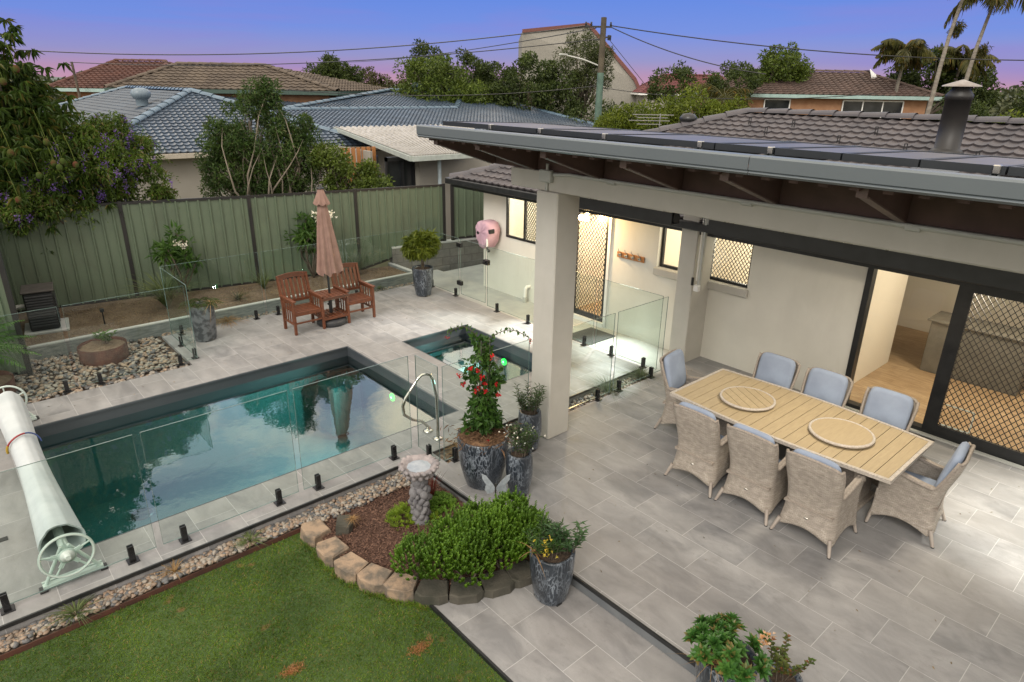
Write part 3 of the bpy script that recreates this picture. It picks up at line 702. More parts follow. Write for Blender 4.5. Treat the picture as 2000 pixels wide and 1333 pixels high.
m=MB(); m.quad((SX0+e,SY0+e,WZ),(SX1-e,SY0+e,WZ),(SX1-e,SY1-e,WZ),(SX0+e,SY1-e,WZ)); struct('spa_water',m,M['spa_water'])
def pool_light(x,y,z,lab,en):
    t=thing('pool_light',lab,'pool light',(x-.02,y,z),group='green underwater lights')
    Ry=Matrix.Rotation(-math.pi/2,4,'Y')
    MB().lathe([(.075,0),(.075,.012),(.05,.016)],(x-.003,y,z),24,M=Ry).build('bezel',M['pool_shell'],t)
    MB().lathe([(.060,0),(.060,.02),(.04,.03)],(x-.014,y,z),20,M=Ry).build('lens',M['glow'],t)
    MB().lathe([(.016,0),(.016,.006)],(x-.043,y,z),16,M=Ry).build('lamp_core',M['glow_in'],t)
    ld=bpy.data.lights.new('pool_lamp','SPOT'); ld.energy=en; ld.color=(.55,1.0,.92); ld.shadow_soft_size=.04; ld.spot_size=R_(165); ld.spot_blend=1
    o=bpy.data.objects.new('pool_lamp',ld); COL.objects.link(o); o.location=(x-.08,y,z); o.rotation_euler=(0,R_(90),0)
pool_light(PX1-.07,8.07,-.36,'round green glowing light under water in the long pool end wall',330)
pool_light(SX1-.07,8.0,-.34,'round green glowing light under water in the small plunge pool',170)
m=MB(); [m.lathe([(.14,0),(.14,.015),(.11,.03),(.0001,.032)],p,24) for p in ((2.3,7.5,-1.35),(1.3,8.9,-1.35),(1.1,8.0,-1.35))]; struct('pool_drains',m,M['pool_shell'])
# pool coping skimmer slots in the paving near the roller
m=MB(); m.box((-.36,7.1,.001),(-.1,7.17,.005)); m.box((-.35,6.62,.001),(-.22,6.64,.004)); struct('deck_drain_slot',m,M['black'])

# retaining sleeper walls
def sleeper(name,lab,a,b,z0,z1,w=.075,cap=True):
    t=thing(name,lab,'retaining wall',((a[0]+b[0])/2,(a[1]+b[1])/2,z0))
    A=Vector((*a,(z0+z1)/2)); B=Vector((*b,(z0+z1)/2)); m=MB(); m.bar(A,B,w,z1-z0-.02); m.build('sleeper',M['conc_sleeper'],t)
    m=MB(); m.bar(A+Vector((0,0,(z1-z0)/2)),B+Vector((0,0,(z1-z0)/2)),w+.012,.02); m.build('cap',M['concrete'],t)
    return t
sleeper('sleeper_wall','low grey timber look retaining wall in front of the long garden bed',(.74,12.25),(7.98,12.25),-.1,.19)
sleeper('sleeper_wall','short grey retaining wall closing the far end of the garden bed',(8.02,12.22),(8.02,13.35),-.1,.19)
t=thing('block_wall','low grey concrete block wall under the fence beside the house','block wall',(9.7,12.95,-.2))
d=Vector((2.3,-.42,0)).normalized(); a=Vector((8.05,13.3,0)); b=a+d*4.5
m=MB(); m.bar(a+Vector((0,0,.19)),b+Vector((0,0,.19)),.19,.72); m.build('blockwork',m_blocks('grey concrete blockwork',(.13,.125,.115),(.16,.155,.14),(.09,.088,.08),.4,.2,.01,'XZ'),t)
m=MB(); m.bar(a+Vector((0,0,.57)),b+Vector((0,0,.57)),.21,.04); m.build('capping',M['concrete'],t)

# ---------------------------------------------------------------- green steel fences
def fence(name,lab,posts,z0s,ztops,endpost=(True,True)):
    a=posts[0]; t=thing(name,lab,'fence',(a[0],a[1],z0s[0]))
    for i,(p,z0,z1) in enumerate(zip(posts,z0s,ztops)):
        d=Vector(posts[min(i+1,len(posts)-1)])-Vector(posts[max(i-1,0)]); d=Vector((d[0],d[1],0)).normalized(); s=Vector((d.y,-d.x,0))
        c=Vector((p[0],p[1],0)); Mx=Matrix(((d.x,s.x,0,c.x),(d.y,s.y,0,c.y),(0,0,1,0),(0,0,0,1)))
        MB().cbox((-.035,-.032,z0-.25),(.035,.032,z1+.02),.004,Mx).build('post',M['fence_post'],t)
    for i in range(len(posts)-1):
        p=Vector((*posts[i],0)); q=Vector((*posts[i+1],0)); d=(q-p); L=d.length; d.normalize(); s=Vector((d.y,-d.x,0))
        if s.y>0: s=-s
        za,zb=z0s[i],z0s[i+1]; ta,tb=ztops[i],ztops[i+1]
        k=int(L/.195); u=[];h=[]
        pitch=(L-.07)/k
        for j in range(k):
            b0=.035+j*pitch
            for f,hh in((0,0),(.36,.0),(.42,.026),(.54,.026),(.60,0)): u.append(b0+f*pitch); h.append(hh)
        u.append(L-.035); h.append(0)
        m=MB(); rows=[]
        for w in(0,1): rows.append([p+d*x+s*(.006+y)+Vector((0,0,(za+.03+(zb-za)*x/L) if w==0 else (ta-.03+(tb-ta)*x/L))) for x,y in zip(u,h)])
        m.grid(rows,False); m.build('panel',M['fence_green'],t)
        for zz0,zz1,nm in((za,zb,'bottom_rail'),(ta,tb,'top_rail')):
            m=MB(); A=p+d*.035+Vector((0,0,zz0+(.03 if nm[0]=='b' else -.02))); B=q-d*.035+Vector((0,0,zz1+(.03 if nm[0]=='b' else -.02))); m.bar(A,B,.05,.05); m.build(nm,M['fence_post'],t)
    return t
fence('steel_fence','long pale green ribbed steel fence with black posts behind the garden bed',[(.62,14.62),(2.8,14.23),(5.06,13.81),(7.26,13.39),(9.40,13.02)],[.12,.12,.12,.12,.6],[2.0,2.0,1.97,1.96,1.95])
fence('steel_fence','short green steel fence standing on the block wall behind the house corner',[(9.62,12.97),(11.9,12.55)],[.6,.6],[1.95,1.95])
fence('steel_fence','near green steel fence section at the left picture edge',[(.66,11.55),(-1.7,11.99)],[.02,.02],[1.96,1.96])
fence('steel_fence','return of green steel fence seen edge on behind the left corner post',[(.60,11.75),(.56,14.5)],[.05,.12],[1.96,2.0])
# ================================================================ HOUSE
HX=9.15
house=thing('house','cream rendered house with charcoal tiled roof, lit windows and patio doors','house',(HX,3,0))
def wall_with_openings(x0,x1,y0,y1,z0,z1,ops,name,mat,parent):
    m=MB(); ys=sorted({y0,y1}|{v for o in ops for v in o[:2]})
    for a,b in zip(ys[:-1],ys[1:]):
        c=(a+b)/2; o=[q for q in ops if q[0]<c<q[1]]
        if not o: m.box((x0,a,z0),(x1,b,z1))
        else:
            o=o[0]
            if o[2]>z0: m.box((x0,a,z0),(x1,b,o[2]))
            if o[3]<z1: m.box((x0,a,o[3]),(x1,b,z1))
    return m.build(name,mat,parent)
# openings y0,y1,z0,z1
W1=(9.15,10.43,1.17,2.04); DR=(7.63,8.46,0.0,2.05); W2=(5.85,6.55,1.31,2.09); W3=(4.85,5.60,1.31,2.07); SD=(-1.2,3.19,0.02,2.07)
wall_with_openings(HX,HX+.20,-6,11.2,-.3,2.35,[W1,DR,W2,W3,SD],'wall',M['render_cream'],house)
m=MB(); m.box((HX+.2,11.0,-.3),(16,11.2,2.35)); m.build('wall',M['render_cream'],house)
def grille(y0,y1,z0,z1,x,pitch,r,name,parent,mat):
    m=MB(); W=y1-y0; H=z1-z0; k=1.35
    for sg in(1,-1):
        c=-H/k
        s0=-math.ceil(H/k/pitch)*pitch
        n=int((W+H/k)/pitch)+3
        for i in range(n):
            ya=s0+i*pitch   # line: y=ya+ (z)/k   (z from 0..H)
            t0=max(0,-ya*k); t1=min(H,(W-ya)*k)
            if t1-t0<.01: continue
            A=(ya+t0/k,t0); B=(ya+t1/k,t1)
            if sg<0: A=(W-A[0],A[1]); B=(W-B[0],B[1])
            xx=x+(.002 if sg>0 else -.002)
            m.bar((xx,y0+A[0],z0+A[1]),(xx,y0+B[0],z0+B[1]),r,r,up=(1,0,0))
    return m.build(name,mat,parent)
def window(op,parts,depth,sill=True,fr=.045,grp=None):
    y0,y1,z0,z1=op; x=HX+depth
    w=MB(); w.box((x,y0,z0),(x+.05,y0+fr,z1)); w.box((x,y1-fr,z0),(x+.05,y1,z1)); w.box((x,y0+fr,z0),(x+.05,y1-fr,z0+fr)); w.box((x,y0+fr,z1-fr),(x+.05,y1-fr,z1))
    for c in parts: w.box((x-.004,c-fr*.5,z0+fr),(x+.05,c+fr*.5,z1-fr))
    f=w.build('window',M['black'],house)
    g=MB(); g.quad((x+.03,y0+fr,z0+fr),(x+.03,y1-fr,z0+fr),(x+.03,y1-fr,z1-fr),(x+.03,y0+fr,z1-fr)); g.build('pane',M['window'],f)
    if sill:
        s=MB(); s.cbox((HX-.055,y0-.03,z0-.13),(HX+.03,y1+.03,z0-.004),.012); s.build('sill',M['render_beige'],f)
    return f
f1=window(W1,[9.86],-.02,False); grille(9.19,9.84,W1[2]+.05,W1[3]-.05,HX-.01,.062,.008,'security_mesh',f1,M['black'])
window(W2,[],.09)
f3=window(W3,[],.06); grille(W3[0]+.045,W3[1]-.045,W3[2]+.045,W3[3]-.045,HX+.055,.062,.008,'security_mesh',f3,M['black'])
# security door, white frame outside black leaf
dr=MB()
for a,b in(((HX-.03,DR[0]-.06,-.085),(HX+.02,DR[0],DR[3]+.06)),((HX-.03,DR[1],-.085),(HX+.02,DR[1]+.06,DR[3]+.06)),((HX-.03,DR[0],DR[3]),(HX+.02,DR[1],DR[3]+.06)),((HX-.06,DR[0]-.02,-.085),(HX+.02,DR[1]+.02,.0))): dr.box(a,b)
door=dr.build('door_frame',M['white_paint'],house)
y0,y1,z0,z1=DR; x=HX-.005; m=MB(); q=.07
m.box((x,y0,z0+.004),(x+.035,y0+q,z1)); m.box((x,y1-q,z0+.004),(x+.035,y1,z1)); m.box((x,y0+q,z0+.004),(x+.035,y1-q,z0+.1)); m.box((x,y0+q,z1-q),(x+.035,y1-q,z1)); m.build('door_leaf',M['black'],door)
grille(y0+q,y1-q,z0+.1,z1-q,x+.015,.072,.008,'security_mesh',door,M['black'])
m=MB(); m.tube([(x-.01,y1-.05,1.0),(x-.05,y1-.05,1.0),(x-.05,y1-.15,1.0)],.009,8); m.build('handle',M['steel'],door)
# sliding patio doors
y0,y1,z0,z1=SD; x=HX+.02; m=MB(); q=.075
m.box((x-.06,y1-q,z0),(x+.08,y1,z1)); m.box((x-.06,y0,z1-.06),(x+.08,y1-q,z1)); m.box((x-.05,y0,z0),(x+.08,y1-q,z0+.05)); slid=m.build('sliding_door',M['black'],house)
m=MB(); m.box((x-.075,1.97,z0+.055),(x-.03,2.13,z1-.062)); m.box((x-.075,.95,z0+.055),(x-.03,1.97,z0+.16)); m.box((x-.075,.95,z1-.12),(x-.03,1.97,z1-.062)); m.box((x-.075,.85,z0+.055),(x-.03,.95,z1-.062)); m.build('screen_leaf',M['black'],slid)
grille(.95,1.97,z0+.16,z1-.12,x-.05,.070,.008,'security_mesh',slid,M['black'])
m=MB(); m.box((x-.045,1.62,.19),(x-.035,1.95,.205)); m.box((x-.045,1.62,.47),(x-.035,1.95,.485)); m.box((x-.045,1.62,.19),(x-.035,1.635,.485)); m.build('pet_door',M['frame_white'],slid)
m=MB(); m.box((x+.0,2.02,z0+.055),(x+.03,2.08,z1-.062)); m.box((x,.9,z0+.055),(x+.03,.96,z1-.062)); m.build('inner_leaf',M['black'],slid)
g=MB(); g.quad((x+.015,-1.2,z0+.055),(x+.015,y1-q,z0+.055),(x+.015,y1-q,z1-.062),(x+.015,-1.2,z1-.062)); g.build('pane',M['window'],slid)
m=MB(); m.box((HX-.10,-1.2,.004),(HX-.045,3.2,.028)); m.build('threshold',M['pvc'],slid)
# interior: floor, partitions, ceiling
m=MB(); m.box((HX+.12,-6,-.2),(16,11,.02)); m.build('interior_floor',M['floor_wood'],house)
m=MB(); m.box((HX+.2,-6,2.35),(16,11.2,2.42)); m.box((9.35,3.35,.02),(11.3,3.45,2.35)); m.box((11.9,-6,.02),(12.0,1.4,2.35)); m.box((9.35,6.7,.02),(13,6.8,2.35)); m.box((9.35,8.55,.02),(13,8.65,2.35)); m.box((10.9,8.65,.02),(11,11,2.35)); m.box((11.0,3.45,.02),(11.1,8.55,2.35)); m.box((13.4,-6,.02),(13.5,6,2.35))
m.build('interior_wall',M['int_wall'],house)
m=MB(); m.cbox((10.2,-.9,.02),(11.2,.9,.45),.06); m.cbox((11.0,-.9,.4),(11.25,.9,.85),.06); tag(m.build('sofa',M['int_dark']),'dark sofa inside the room behind the mesh screen door','sofa')
m=MB(); m.cbox((11.35,1.6,.02),(11.85,2.9,.85),.01); m.cbox((11.30,1.55,.85),(11.9,2.95,.89),.01); tag(m.build('sideboard',simple('taupe cabinet',(.16,.15,.13),.5)),'taupe cabinet inside the room behind the open patio door','cabinet')
m=MB(); [m.box((10.85,9.7+.09*i,.9),(10.88,9.76+.09*i,1.25)) for i in range(6)]; tag(m.build('laundry_rack',M['tan_wood']),'small timber rack inside the lit laundry window','rack')
def lamp(nm,loc,e,c,size=.3,typ='POINT',rot=None,sp=60,bl=.5):
    ld=bpy.data.lights.new(nm,typ); ld.energy=e; ld.color=c; ld.shadow_soft_size=size
    if typ=='SPOT': ld.spot_size=R_(sp); ld.spot_blend=bl
    if typ=='AREA': ld.size=size
    o=bpy.data.objects.new(nm,ld); COL.objects.link(o); o.location=loc
    if rot is not None: o.rotation_euler=(Vector(rot)-Vector(loc)).to_track_quat('-Z','Y').to_euler()
    return o
warm=(1,.80,.56)
lamp('room_lamp',(10.4,1.6,2.1),100,(1,.88,.70),.25); lamp('laundry_lamp',(10.0,9.6,2.1),85,(1,.92,.76),.25); lamp('hall_lamp',(10.2,7.7,2.1),62,(1,.90,.74),.2); lamp('bath_lamp',(10.0,5.3,2.0),75,(1,.92,.76),.25)
# main tiled roof
M['rooftile']=simple('charcoal roof tile',(.078,.067,.068),.55,(.050,.045,.049),2.5,bmp=.15,bsc=40)
M['rooftile_cap']=simple('charcoal ridge tile',(.070,.064,.070),.55,(.055,.052,.060),2.5,bmp=.15)
m=MB(); EZ=2.30; EX=8.68; RX=13.0; RZ=3.73; EY=11.75
c1=(EX,EY,EZ); rg=(RX,7.45,RZ)
face3(m,[(EX,-6,EZ),c1,rg,(RX,-6,RZ)],.19,.235,.024,.030,5)
face3(m,[c1,(17.3,EY,EZ),rg],.19,.235,.024,.030,5)
m.quad((RX,-6,RZ),rg,(17.3,EY,EZ),(17.3,-6,EZ)); rf=m.build('roof',M['rooftile'],house)
m=MB(); ridgecap(m,(RX,-6,RZ+.03),(RX,7.45,RZ+.03),.13,.44); ridgecap(m,c1,(RX,7.45,RZ+.03),.14,.44); ridgecap(m,(17.3,EY,EZ),rg,.14,.44); m.build('ridge_cap',M['rooftile_cap'],rf)
m=MB(); m.cbox((EX-.10,-6,EZ-.13),(EX+.02,EY+.08,EZ-.01),.01); m.cbox((EX+.02,EY-.02,EZ-.13),(17.4,EY+.08,EZ-.01),.01); m.box((EX+.02,-6,EZ-.2),(EX+.05,EY,EZ-.04)); m.build('gutter',M['black'],rf)
m=MB(); m.box((EX+.05,-6,EZ-.19),(HX,EY,EZ-.17)); m.box((HX,11.2,EZ-.19),(16,EY,EZ-.17)); m.build('eave_lining',M['render_beige'],rf)
# tile clips/bird guards standing on the roof
for k,(px,py) in enumerate([(12.35,7.0),(12.3,6.1),(12.2,4.6),(12.1,3.5),(11.9,6.4),(11.75,5.0),(11.6,3.9),(11.5,2.9)]):
    m=MB(); z=EZ+(px-EX)*(RZ-EZ)/(RX-EX)+.06; m.bar((px,py-.02,z-.05),(px,py-.02,z+.09),.012); m.bar((px,py+.02,z-.05),(px,py+.02,z+.09),.012); m.bar((px,py-.02,z+.085),(px,py+.02,z+.085),.012); m.build('roof_bracket',M['black'],rf)
# flue
fx,fy=11.4,3.28; fz=EZ+(fx-EX)*(RZ-EZ)/(RX-EX)
t=thing('chimney_flue','black round metal flue with pale cone cowl on the charcoal roof','flue',(fx,fy,fz))
MB().lathe([(.44,-.10),(.36,.02),(.24,.06),(.22,.10),(.20,.10)],(fx,fy,fz),28).build('flashing',simple('grey lead flashing',(.12,.13,.15),.5,(.09,.10,.115),4),t)
MB().lathe([(.20,.04),(.225,.08),(.225,.15),(.185,.19),(.165,.2),(.165,.86),(.175,.86),(.175,.93),(.12,1.0),(.12,1.08)],(fx,fy,fz),28).build('pipe',simple('matt black flue steel',(.014,.014,.014),.5,(.02,.018,.017),3),t)
MB().lathe([(.245,1.04),(.24,1.055),(.02,1.13),(.0001,1.135)],(fx,fy,fz),28).build('cowl',simple('tarnished cowl',(.30,.28,.26),.5,(.2,.17,.15),6),t)
# ---------------------------------------------------------------- patio roof
pr=thing('patio_roof','flat grey steel patio roof on rendered columns above the paved terrace','patio roof',(5.3,0,0))
GX=4.30; GY=6.42
def column(nm,x0,x1,y0,y1,z1):
    MB().cbox((x0,y0,0),(x1,y1,z1),.012).build(nm,M['render_beige'],pr)
column('column',5.235,5.60,5.13,5.47,3.06)
column('column',8.62,9.15,5.45-.02,5.80,2.42) if False else MB().cbox((8.66,5.50,-.09),(9.148,5.80,2.75),.012).build('column',M['render_beige'],pr)
MB().cbox((5.275,-6,3.062),(5.575,5.95,3.27),.008).build('beam',M['render_beige'],pr)
m=MB(); vs=[]
for y in(-6,GY-.02): vs+=[(GX+.10,y,3.60),(5.0,y,3.60),(9.1,y,3.16),(9.1,y,3.20),(5.0,y,3.64),(GX+.10,y,3.64)]
m.add(vs,[tuple(range(6)),tuple(range(6,12))[::-1]]+[(i,(i+1)%6,6+(i+1)%6,6+i) for i in range(6)]); m.build('roof_sheet',M['dark_brown'],pr)
m=MB()
for i in range(60):
    y=GY-.1-i*.2
    m.box((GX+.1,y-.03,3.572),(5.0,y+.03,3.599))
m.build('soffit_rib',M['dark_brown'],pr)
m=MB(); m.box((5.32,-6,3.272),(5.36,GY-.05,3.562)); m.build('closing_board',M['dark_brown'],pr)
# gutter with folded bottom lip
m=MB(); rows=[]
prof=[(GX+.10,3.735),(GX+.0,3.735),(GX-.012,3.722),(GX-.012,3.640),(GX+.0,3.632),(GX-.008,3.620),(GX+.012,3.604),(GX+.11,3.604)]
ys=[GY,2.4,-6]
m.grid([[ (x,y,z) for x,z in prof] for y in (GY,2.40)],False); m.grid([[ (x,y,z) for x,z in prof] for y in (2.395,-6)],False)
m.add([(x,GY,z) for x,z in prof],[tuple(range(len(prof)))]); m.build('gutter',M['gutter'],pr)
for y in (6.30,5.56,4.58,3.62,2.67,1.69,.68,-.3,-1.3):
    m=MB(); a=GX+.16; pts=[(a,3.60),(a,3.535),(a+.06,3.525),(5.268,3.275),(5.31,3.275),(5.31,3.56)]
    vs=[(x,y-.02,z) for x,z in pts]+[(x,y+.02,z) for x,z in pts]; n=len(pts)
    m.add(vs,[tuple(range(n)),tuple(range(n,2*n))[::-1]]+[(i,(i+1)%n,n+(i+1)%n,n+i) for i in range(n)])
    f=m.build('rafter',M['dark_brown'],pr)
    m=MB(); m.bar((a+.03,y,3.527),(5.265,y,3.279),.07,.012); m.box((a-.006,y-.035,3.525),(a+.004,y+.035,3.60)); m.build('flange',M['fin'],f)
# conduit and junction box on the beam
c=MB(); c.tube([(5.255,5.22,3.25),(5.25,5.12,3.262),(5.25,5.0,3.272),(5.25,-6,3.24)],.018,8); cd=c.build('conduit',M['pvc'],pr)
m=MB(); 
for y in(4.4,2.9,1.6,.3): m.tube([(5.25,y-.05,3.262-.004*(5-y)),(5.25,y+.05,3.262-.004*(5-y))],.022,8)
m.tube([(5.262,5.33,3.07),(5.262,5.33,3.36)],.018,8); m.build('conduit_joint',M['pvc'],cd)
MB().cbox((5.215,5.24,3.165),(5.274,5.42,3.295),.008).build('junction_box',M['pvc'],pr)
# rolled outdoor blinds under the beam
for (a,b,nm) in((3.705,4.905,'col'),(-6,3.30,'r')):
    t=thing('outdoor_blind','black rolled up blind under the beam '+('in front of the security door' if nm=='col' else 'above the dining table and patio doors'),'blind',(5.42,b,3.0))
    m=MB(); m.lathe([(.055,0),(.055,b-a)],(5.43,a,2.985),16,M=Matrix.Rotation(-math.pi/2,4,'X')); m.build('fabric_roll',M['black'],t)
    m=MB(); m.cbox((5.36,a,2.925),(5.49,b,2.94),.004); m.box((5.345,a,2.93),(5.355,b,3.055)); m.build('bottom_rail',M['black'],t)
    m=MB(); m.box((5.34,a,3.045),(5.35,b,3.055)); m.build('track',M['steel'],t)
# post beside which the blind crank and cable hang (on the wall column)
t=thing('awning_bracket','slim pale metal upright with white socket box beside the wall column','upright',(8.62,5.38,1.3))
m=MB(); m.bar((8.62,5.36,1.36),(8.60,5.34,2.75),.035,.05); m.build('upright',M['pvc'],t)
m=MB(); m.tube([(8.60,5.40,1.42),(8.60,5.395,2.72)],.010,8); m.build('conduit',M['white_paint'],t)
m=MB(); m.cbox((8.56,5.33,1.26),(8.63,5.42,1.36),.01); m.build('socket_box',M['white_paint'],t)
m=MB(); m.tube([(8.56,5.44,1.35),(8.56,5.44,1.47)],.022,8); m.build('plug',M['black'],t)
# solar panels standing over the patio roof
M['pv']=simple('solar cell glass',(.075,.068,.062),.35,(.09,.08,.072),3,spec=.35)
M['pvframe']=simple('dark anodised frame',(.025,.030,.034),.4,(.03,.035,.04),3,metal=.4)
ys=[6.36,4.83,3.99,2.87,2.39,1.92,1.45,1.0,.5,0,-.5,-1.0]; labs=[]
for i,(a,b) in enumerate(zip(ys[:-1],ys[1:])):
    t=thing('solar_panel',['','','','fourth','fifth','sixth','seventh','eighth','ninth','tenth','last'][i]+' solar panel from the left end of the row above the patio gutter','solar panel',(5.2,(a+b)/2,3.74),group='solar panels on the patio roof')
    if i==0: t['label']='longest solar panel at the left end of the row above the patio gutter'
    if i==1: t['label']='second solar panel from the left end of the row above the patio gutter'
    if i==2: t['label']='third solar panel from the left end of the row above the patio gutter'
    z=3.745
    Mt=Matrix.Translation((4.60,0,z))@Matrix.Rotation(R_(2.0),4,'Y')@Matrix.Translation((-4.60,0,-z))
    m=MB(); m.box((4.60,b+.006,z-.02),(4.63,a-.006,z+.028),Mt); m.box((5.97,b+.006,z-.02),(6.0,a-.006,z+.028),Mt); m.box((4.63,b+.006,z-.02),(5.97,b+.03,z+.028),Mt); m.box((4.63,a-.03,z-.02),(5.97,a-.006,z+.028),Mt); m.build('frame',M['pvframe'],t)
    m=MB(); m.box((4.63,b+.03,z+.005),(5.97,a-.03,z+.022),Mt); m.build('cell_glass',M['pv'],t)
for i,y in enumerate((5.52,4.78,3.97,3.0,2.42,1.05,0)):
    t=thing('mounting_rail',['pale','second','third','fourth','fifth','sixth','seventh'][i]+' extruded aluminium rail end from the left under the solar panels','rail',(4.7,y,3.68))
    m=MB(); z=3.64
    for p in(((y-.025,z),(y-.02,z+.085)),((y+.018,z),(y+.022,z+.085)),((y-.025,z),(y+.022,z+.006)),((y-.025,z+.04),(y+.022,z+.046))): m.box((4.56,p[0][0],p[0][1]),(6.1,p[1][0],p[1][1]))
    m.build('extrusion',M['gutter'],t); m=MB(); m.cbox((4.585,y-.02,3.726),(4.635,y+.02,3.778),.006); m.build('clamp',M['steel'],t)
# wall lamp (lit)
t=thing('flood_light','lit warm white flood light on the wall above the security door','wall light',(9.1,8.25,2.1))
MB().cbox((9.09,8.08,1.92),(9.148,8.18,2.03),.01).build('bracket',M['white_paint'],t)
for dy in(-.07,.07):
    MB().lathe([(.05,0),(.05,.05),(.03,.09)],(9.02,8.13+dy,1.93),16,M=Matrix.Rotation(math.pi/2,4,'Y')).build('lamp_head',M['white_paint'],t)
    MB().ball((8.99,8.13+dy,1.925),.05,6).build('lens',M['lamp_e'],t)
lamp('flood_lamp',(8.88,8.08,1.90),80,(1,.66,.30),.05)
lamp('deck_spot',(8.9,8.4,2.0),691,(1,.97,.92),.04,'SPOT',(6.7,9.6,0),34,.9)
lamp('deck_spot',(8.9,8.1,2.0),691,(1,.97,.92),.04,'SPOT',(7.7,8.2,0),40,.9)
lamp('deck_spot',(8.9,7.3,2.0),594,(1,.97,.92),.04,'SPOT',(8.35,6.7,0),48,.9)
lamp('deck_spot',(8.7,6.4,2.0),543,(1,.97,.92),.04,'SPOT',(7.2,5.95,0),30,.9)
lamp('unseen_patio_downlight',(8.0,-.4,3.0),820,(1,.96,.86),.10,'SPOT',(7.9,.15,0),60,.7)
lamp('unseen_patio_downlight',(6.9,2.2,3.3),270,(1,.88,.70),.3,'SPOT',(7.4,2.8,0),130,1)  # added spot without a fixture, brightens the table, chairs and wall
# coat hooks
t=thing('coat_rack','orange timber coat rail with four hooks on the cream wall','coat rack',(9.12,7.05,1.38))
MB().cbox((9.12,6.80,1.33),(9.147,7.40,1.43),.004).build('board',M['hook_wood'],t)
for i in range(4):
    y=7.32-i*.145; m=MB(); m.tube([(9.12,y,1.40),(9.07,y,1.38),(9.05,y,1.41)],.009,6); m.tube([(9.12,y,1.42),(9.06,y,1.46),(9.05,y,1.50)],.007,6); m.ball((9.115,y,1.38),.03,6); m.build('hook',M['steel'],t)
# hose reel with pink cover
t=thing('hose_reel','wall mounted reel under a pale pink cloth cover with black nozzle','hose reel',(8.95,10.75,.9))
m=MB(); cy,cz,cx=10.78,1.25,8.93; rows=[]
for k,(dx,s) in enumerate(((.17,.75),(.14,.97),(.02,1.0),(-.12,.99),(-.17,.93),(-.19,.80),(-.195,.0))):
    row=[]
    for j in range(28):
        a=2*math.pi*j/28; ca,sa=math.cos(a),math.sin(a)
        q=.235*(abs(ca)**.62*(1 if ca>0 else -1)); w=(.24 if sa>0 else .36)*(abs(sa)**.75*(1 if sa>0 else -1))
        q*=(1-.10*sa) if sa>0 else (1-.50*abs(sa)**1.1)
        row.append((cx+dx+.012*math.sin(9*a+k*.4),cy+q*s,cz+w*s))
    rows.append(row)
m.grid(rows,True,True); m.build('cover',M['pink_cover'],t)
m=MB(); m.lathe([(.032,0),(.032,.006)],(cx-.198,cy+.10,cz-.02),20,M=Matrix.Rotation(-math.pi/2,4,'Y')); m.build('badge',M['black'],t)
m=MB(); m.lathe([(.030,0),(.030,.003)],(cx-.206,cy+.13,cz+.02),20,M=Matrix.Rotation(-math.pi/2,4,'Y')); m.build('badge_ring',M['pvc'],t) if False else None
m=MB(); m.cbox((cx-.17,cy-.255,cz-.0),(cx-.02,cy-.17,cz+.09),.015); m.build('outlet',M['black'],t)
m=MB(); m.tube([(cx-.17,cy-.17,cz+.03),(cx-.17,cy-.17,cz-.22)],.010,6); m.tube([(cx-.17,cy-.17,cz-.12),(cx-.17,cy-.17,cz-.28)],.022,8); m.build('hose_end',M['white_paint'],t)
m=MB(); m.tube([(cx-.17,cy-.17,cz-.28),(cx-.17,cy-.19,cz-.36)],.02,8); m.ball((cx-.16,cy-.21,cz-.36),.035,6); m.build('nozzle',M['black'],t)
# pvc outlet on the wall
t=thing('vent_pipe','bent white pipe outlet low on the house wall beside the pool fence','pipe',(9.05,9.7,0))
m=MB(); m.tube([(9.148,9.68,.24),(9.07,9.68,.25),(9.04,9.69,.21),(9.04,9.7,.02)],.035,10); m.build('elbow',M['white_paint'],t); m=MB(); m.tube([(9.04,9.7,.03),(9.04,9.7,-.08)],.05,10); m.build('collar',M['pvc'],t)
# mats
tag(MB().cbox((8.2,7.15,-.084),(8.95,7.75,-.07),.004).build('door_mat',M['mat']),'grey mat on the concrete path outside the security door','mat')
tag(MB().cbox((8.74,1.93,.001),(9.02,3.05,.012),.003).build('door_mat',M['black']),'black speckled mat outside the open patio door','mat')
# ================================================================ POOL FENCE
def spigot(parent,x,y,axis):
    """stand up clamp: square base plate, post body with slot"""
    R=Matrix.Translation((x,y,0))@Matrix.Rotation(0 if axis=='x' else math.pi/2,4,'Z')
    m=MB(); m.cbox((-.05,-.05,.0005),(.05,.05,.012),.003,R); m.cbox((-.026,-.024,.012),(.026,-.008,.17),.003,R); m.cbox((-.026,.008,.012),(.026,.024,.17),.003,R); m.cbox((-.026,-.008,.012),(.026,.008,.06),.002,R)
    for z in(.09,.13): m.tube([tuple((R@Vector((0,-.03,z)))),tuple((R@Vector((0,-.02,z))))],.008,6)
    return m.build('spigot',M['spigot'],parent)
def pane(a,b,lab,spf=(.18,.82),z0=.05,z1=1.25,group=None,edge=True):
    a=Vector((*a,0)); b=Vector((*b,0)); d=(b-a); L=d.length; d.normalize(); ax='x' if abs(d.x)>abs(d.y) else 'y'
    t=thing('glass_fence_panel',lab,'glass panel',tuple((a+b)/2),group=group)
    m=MB(); u=Vector((0,0,1)); m.quad(a+u*z0,b+u*z0,b+u*z1,a+u*z1); m.build('pane',M['pane'],t)
    w=.010; m=MB(); m.bar(a+u*(z1-.002),b+u*(z1-.002),w,.003); m.bar(a+u*(z0+.002),b+u*(z0+.002),w,.004)
    m.bar(a+u*(z0+.004)+d*.001,a+u*(z1-.004)+d*.001,w,.002,up=tuple(d)); m.bar(b+u*(z0+.004)-d*.001,b+u*(z1-.004)-d*.001,w,.002,up=tuple(d)); m.build('polished_edge',M['pane_edge'],t)
    for f in spf: p=a+d*L*f; spigot(t,p.x,p.y,ax)
    return t
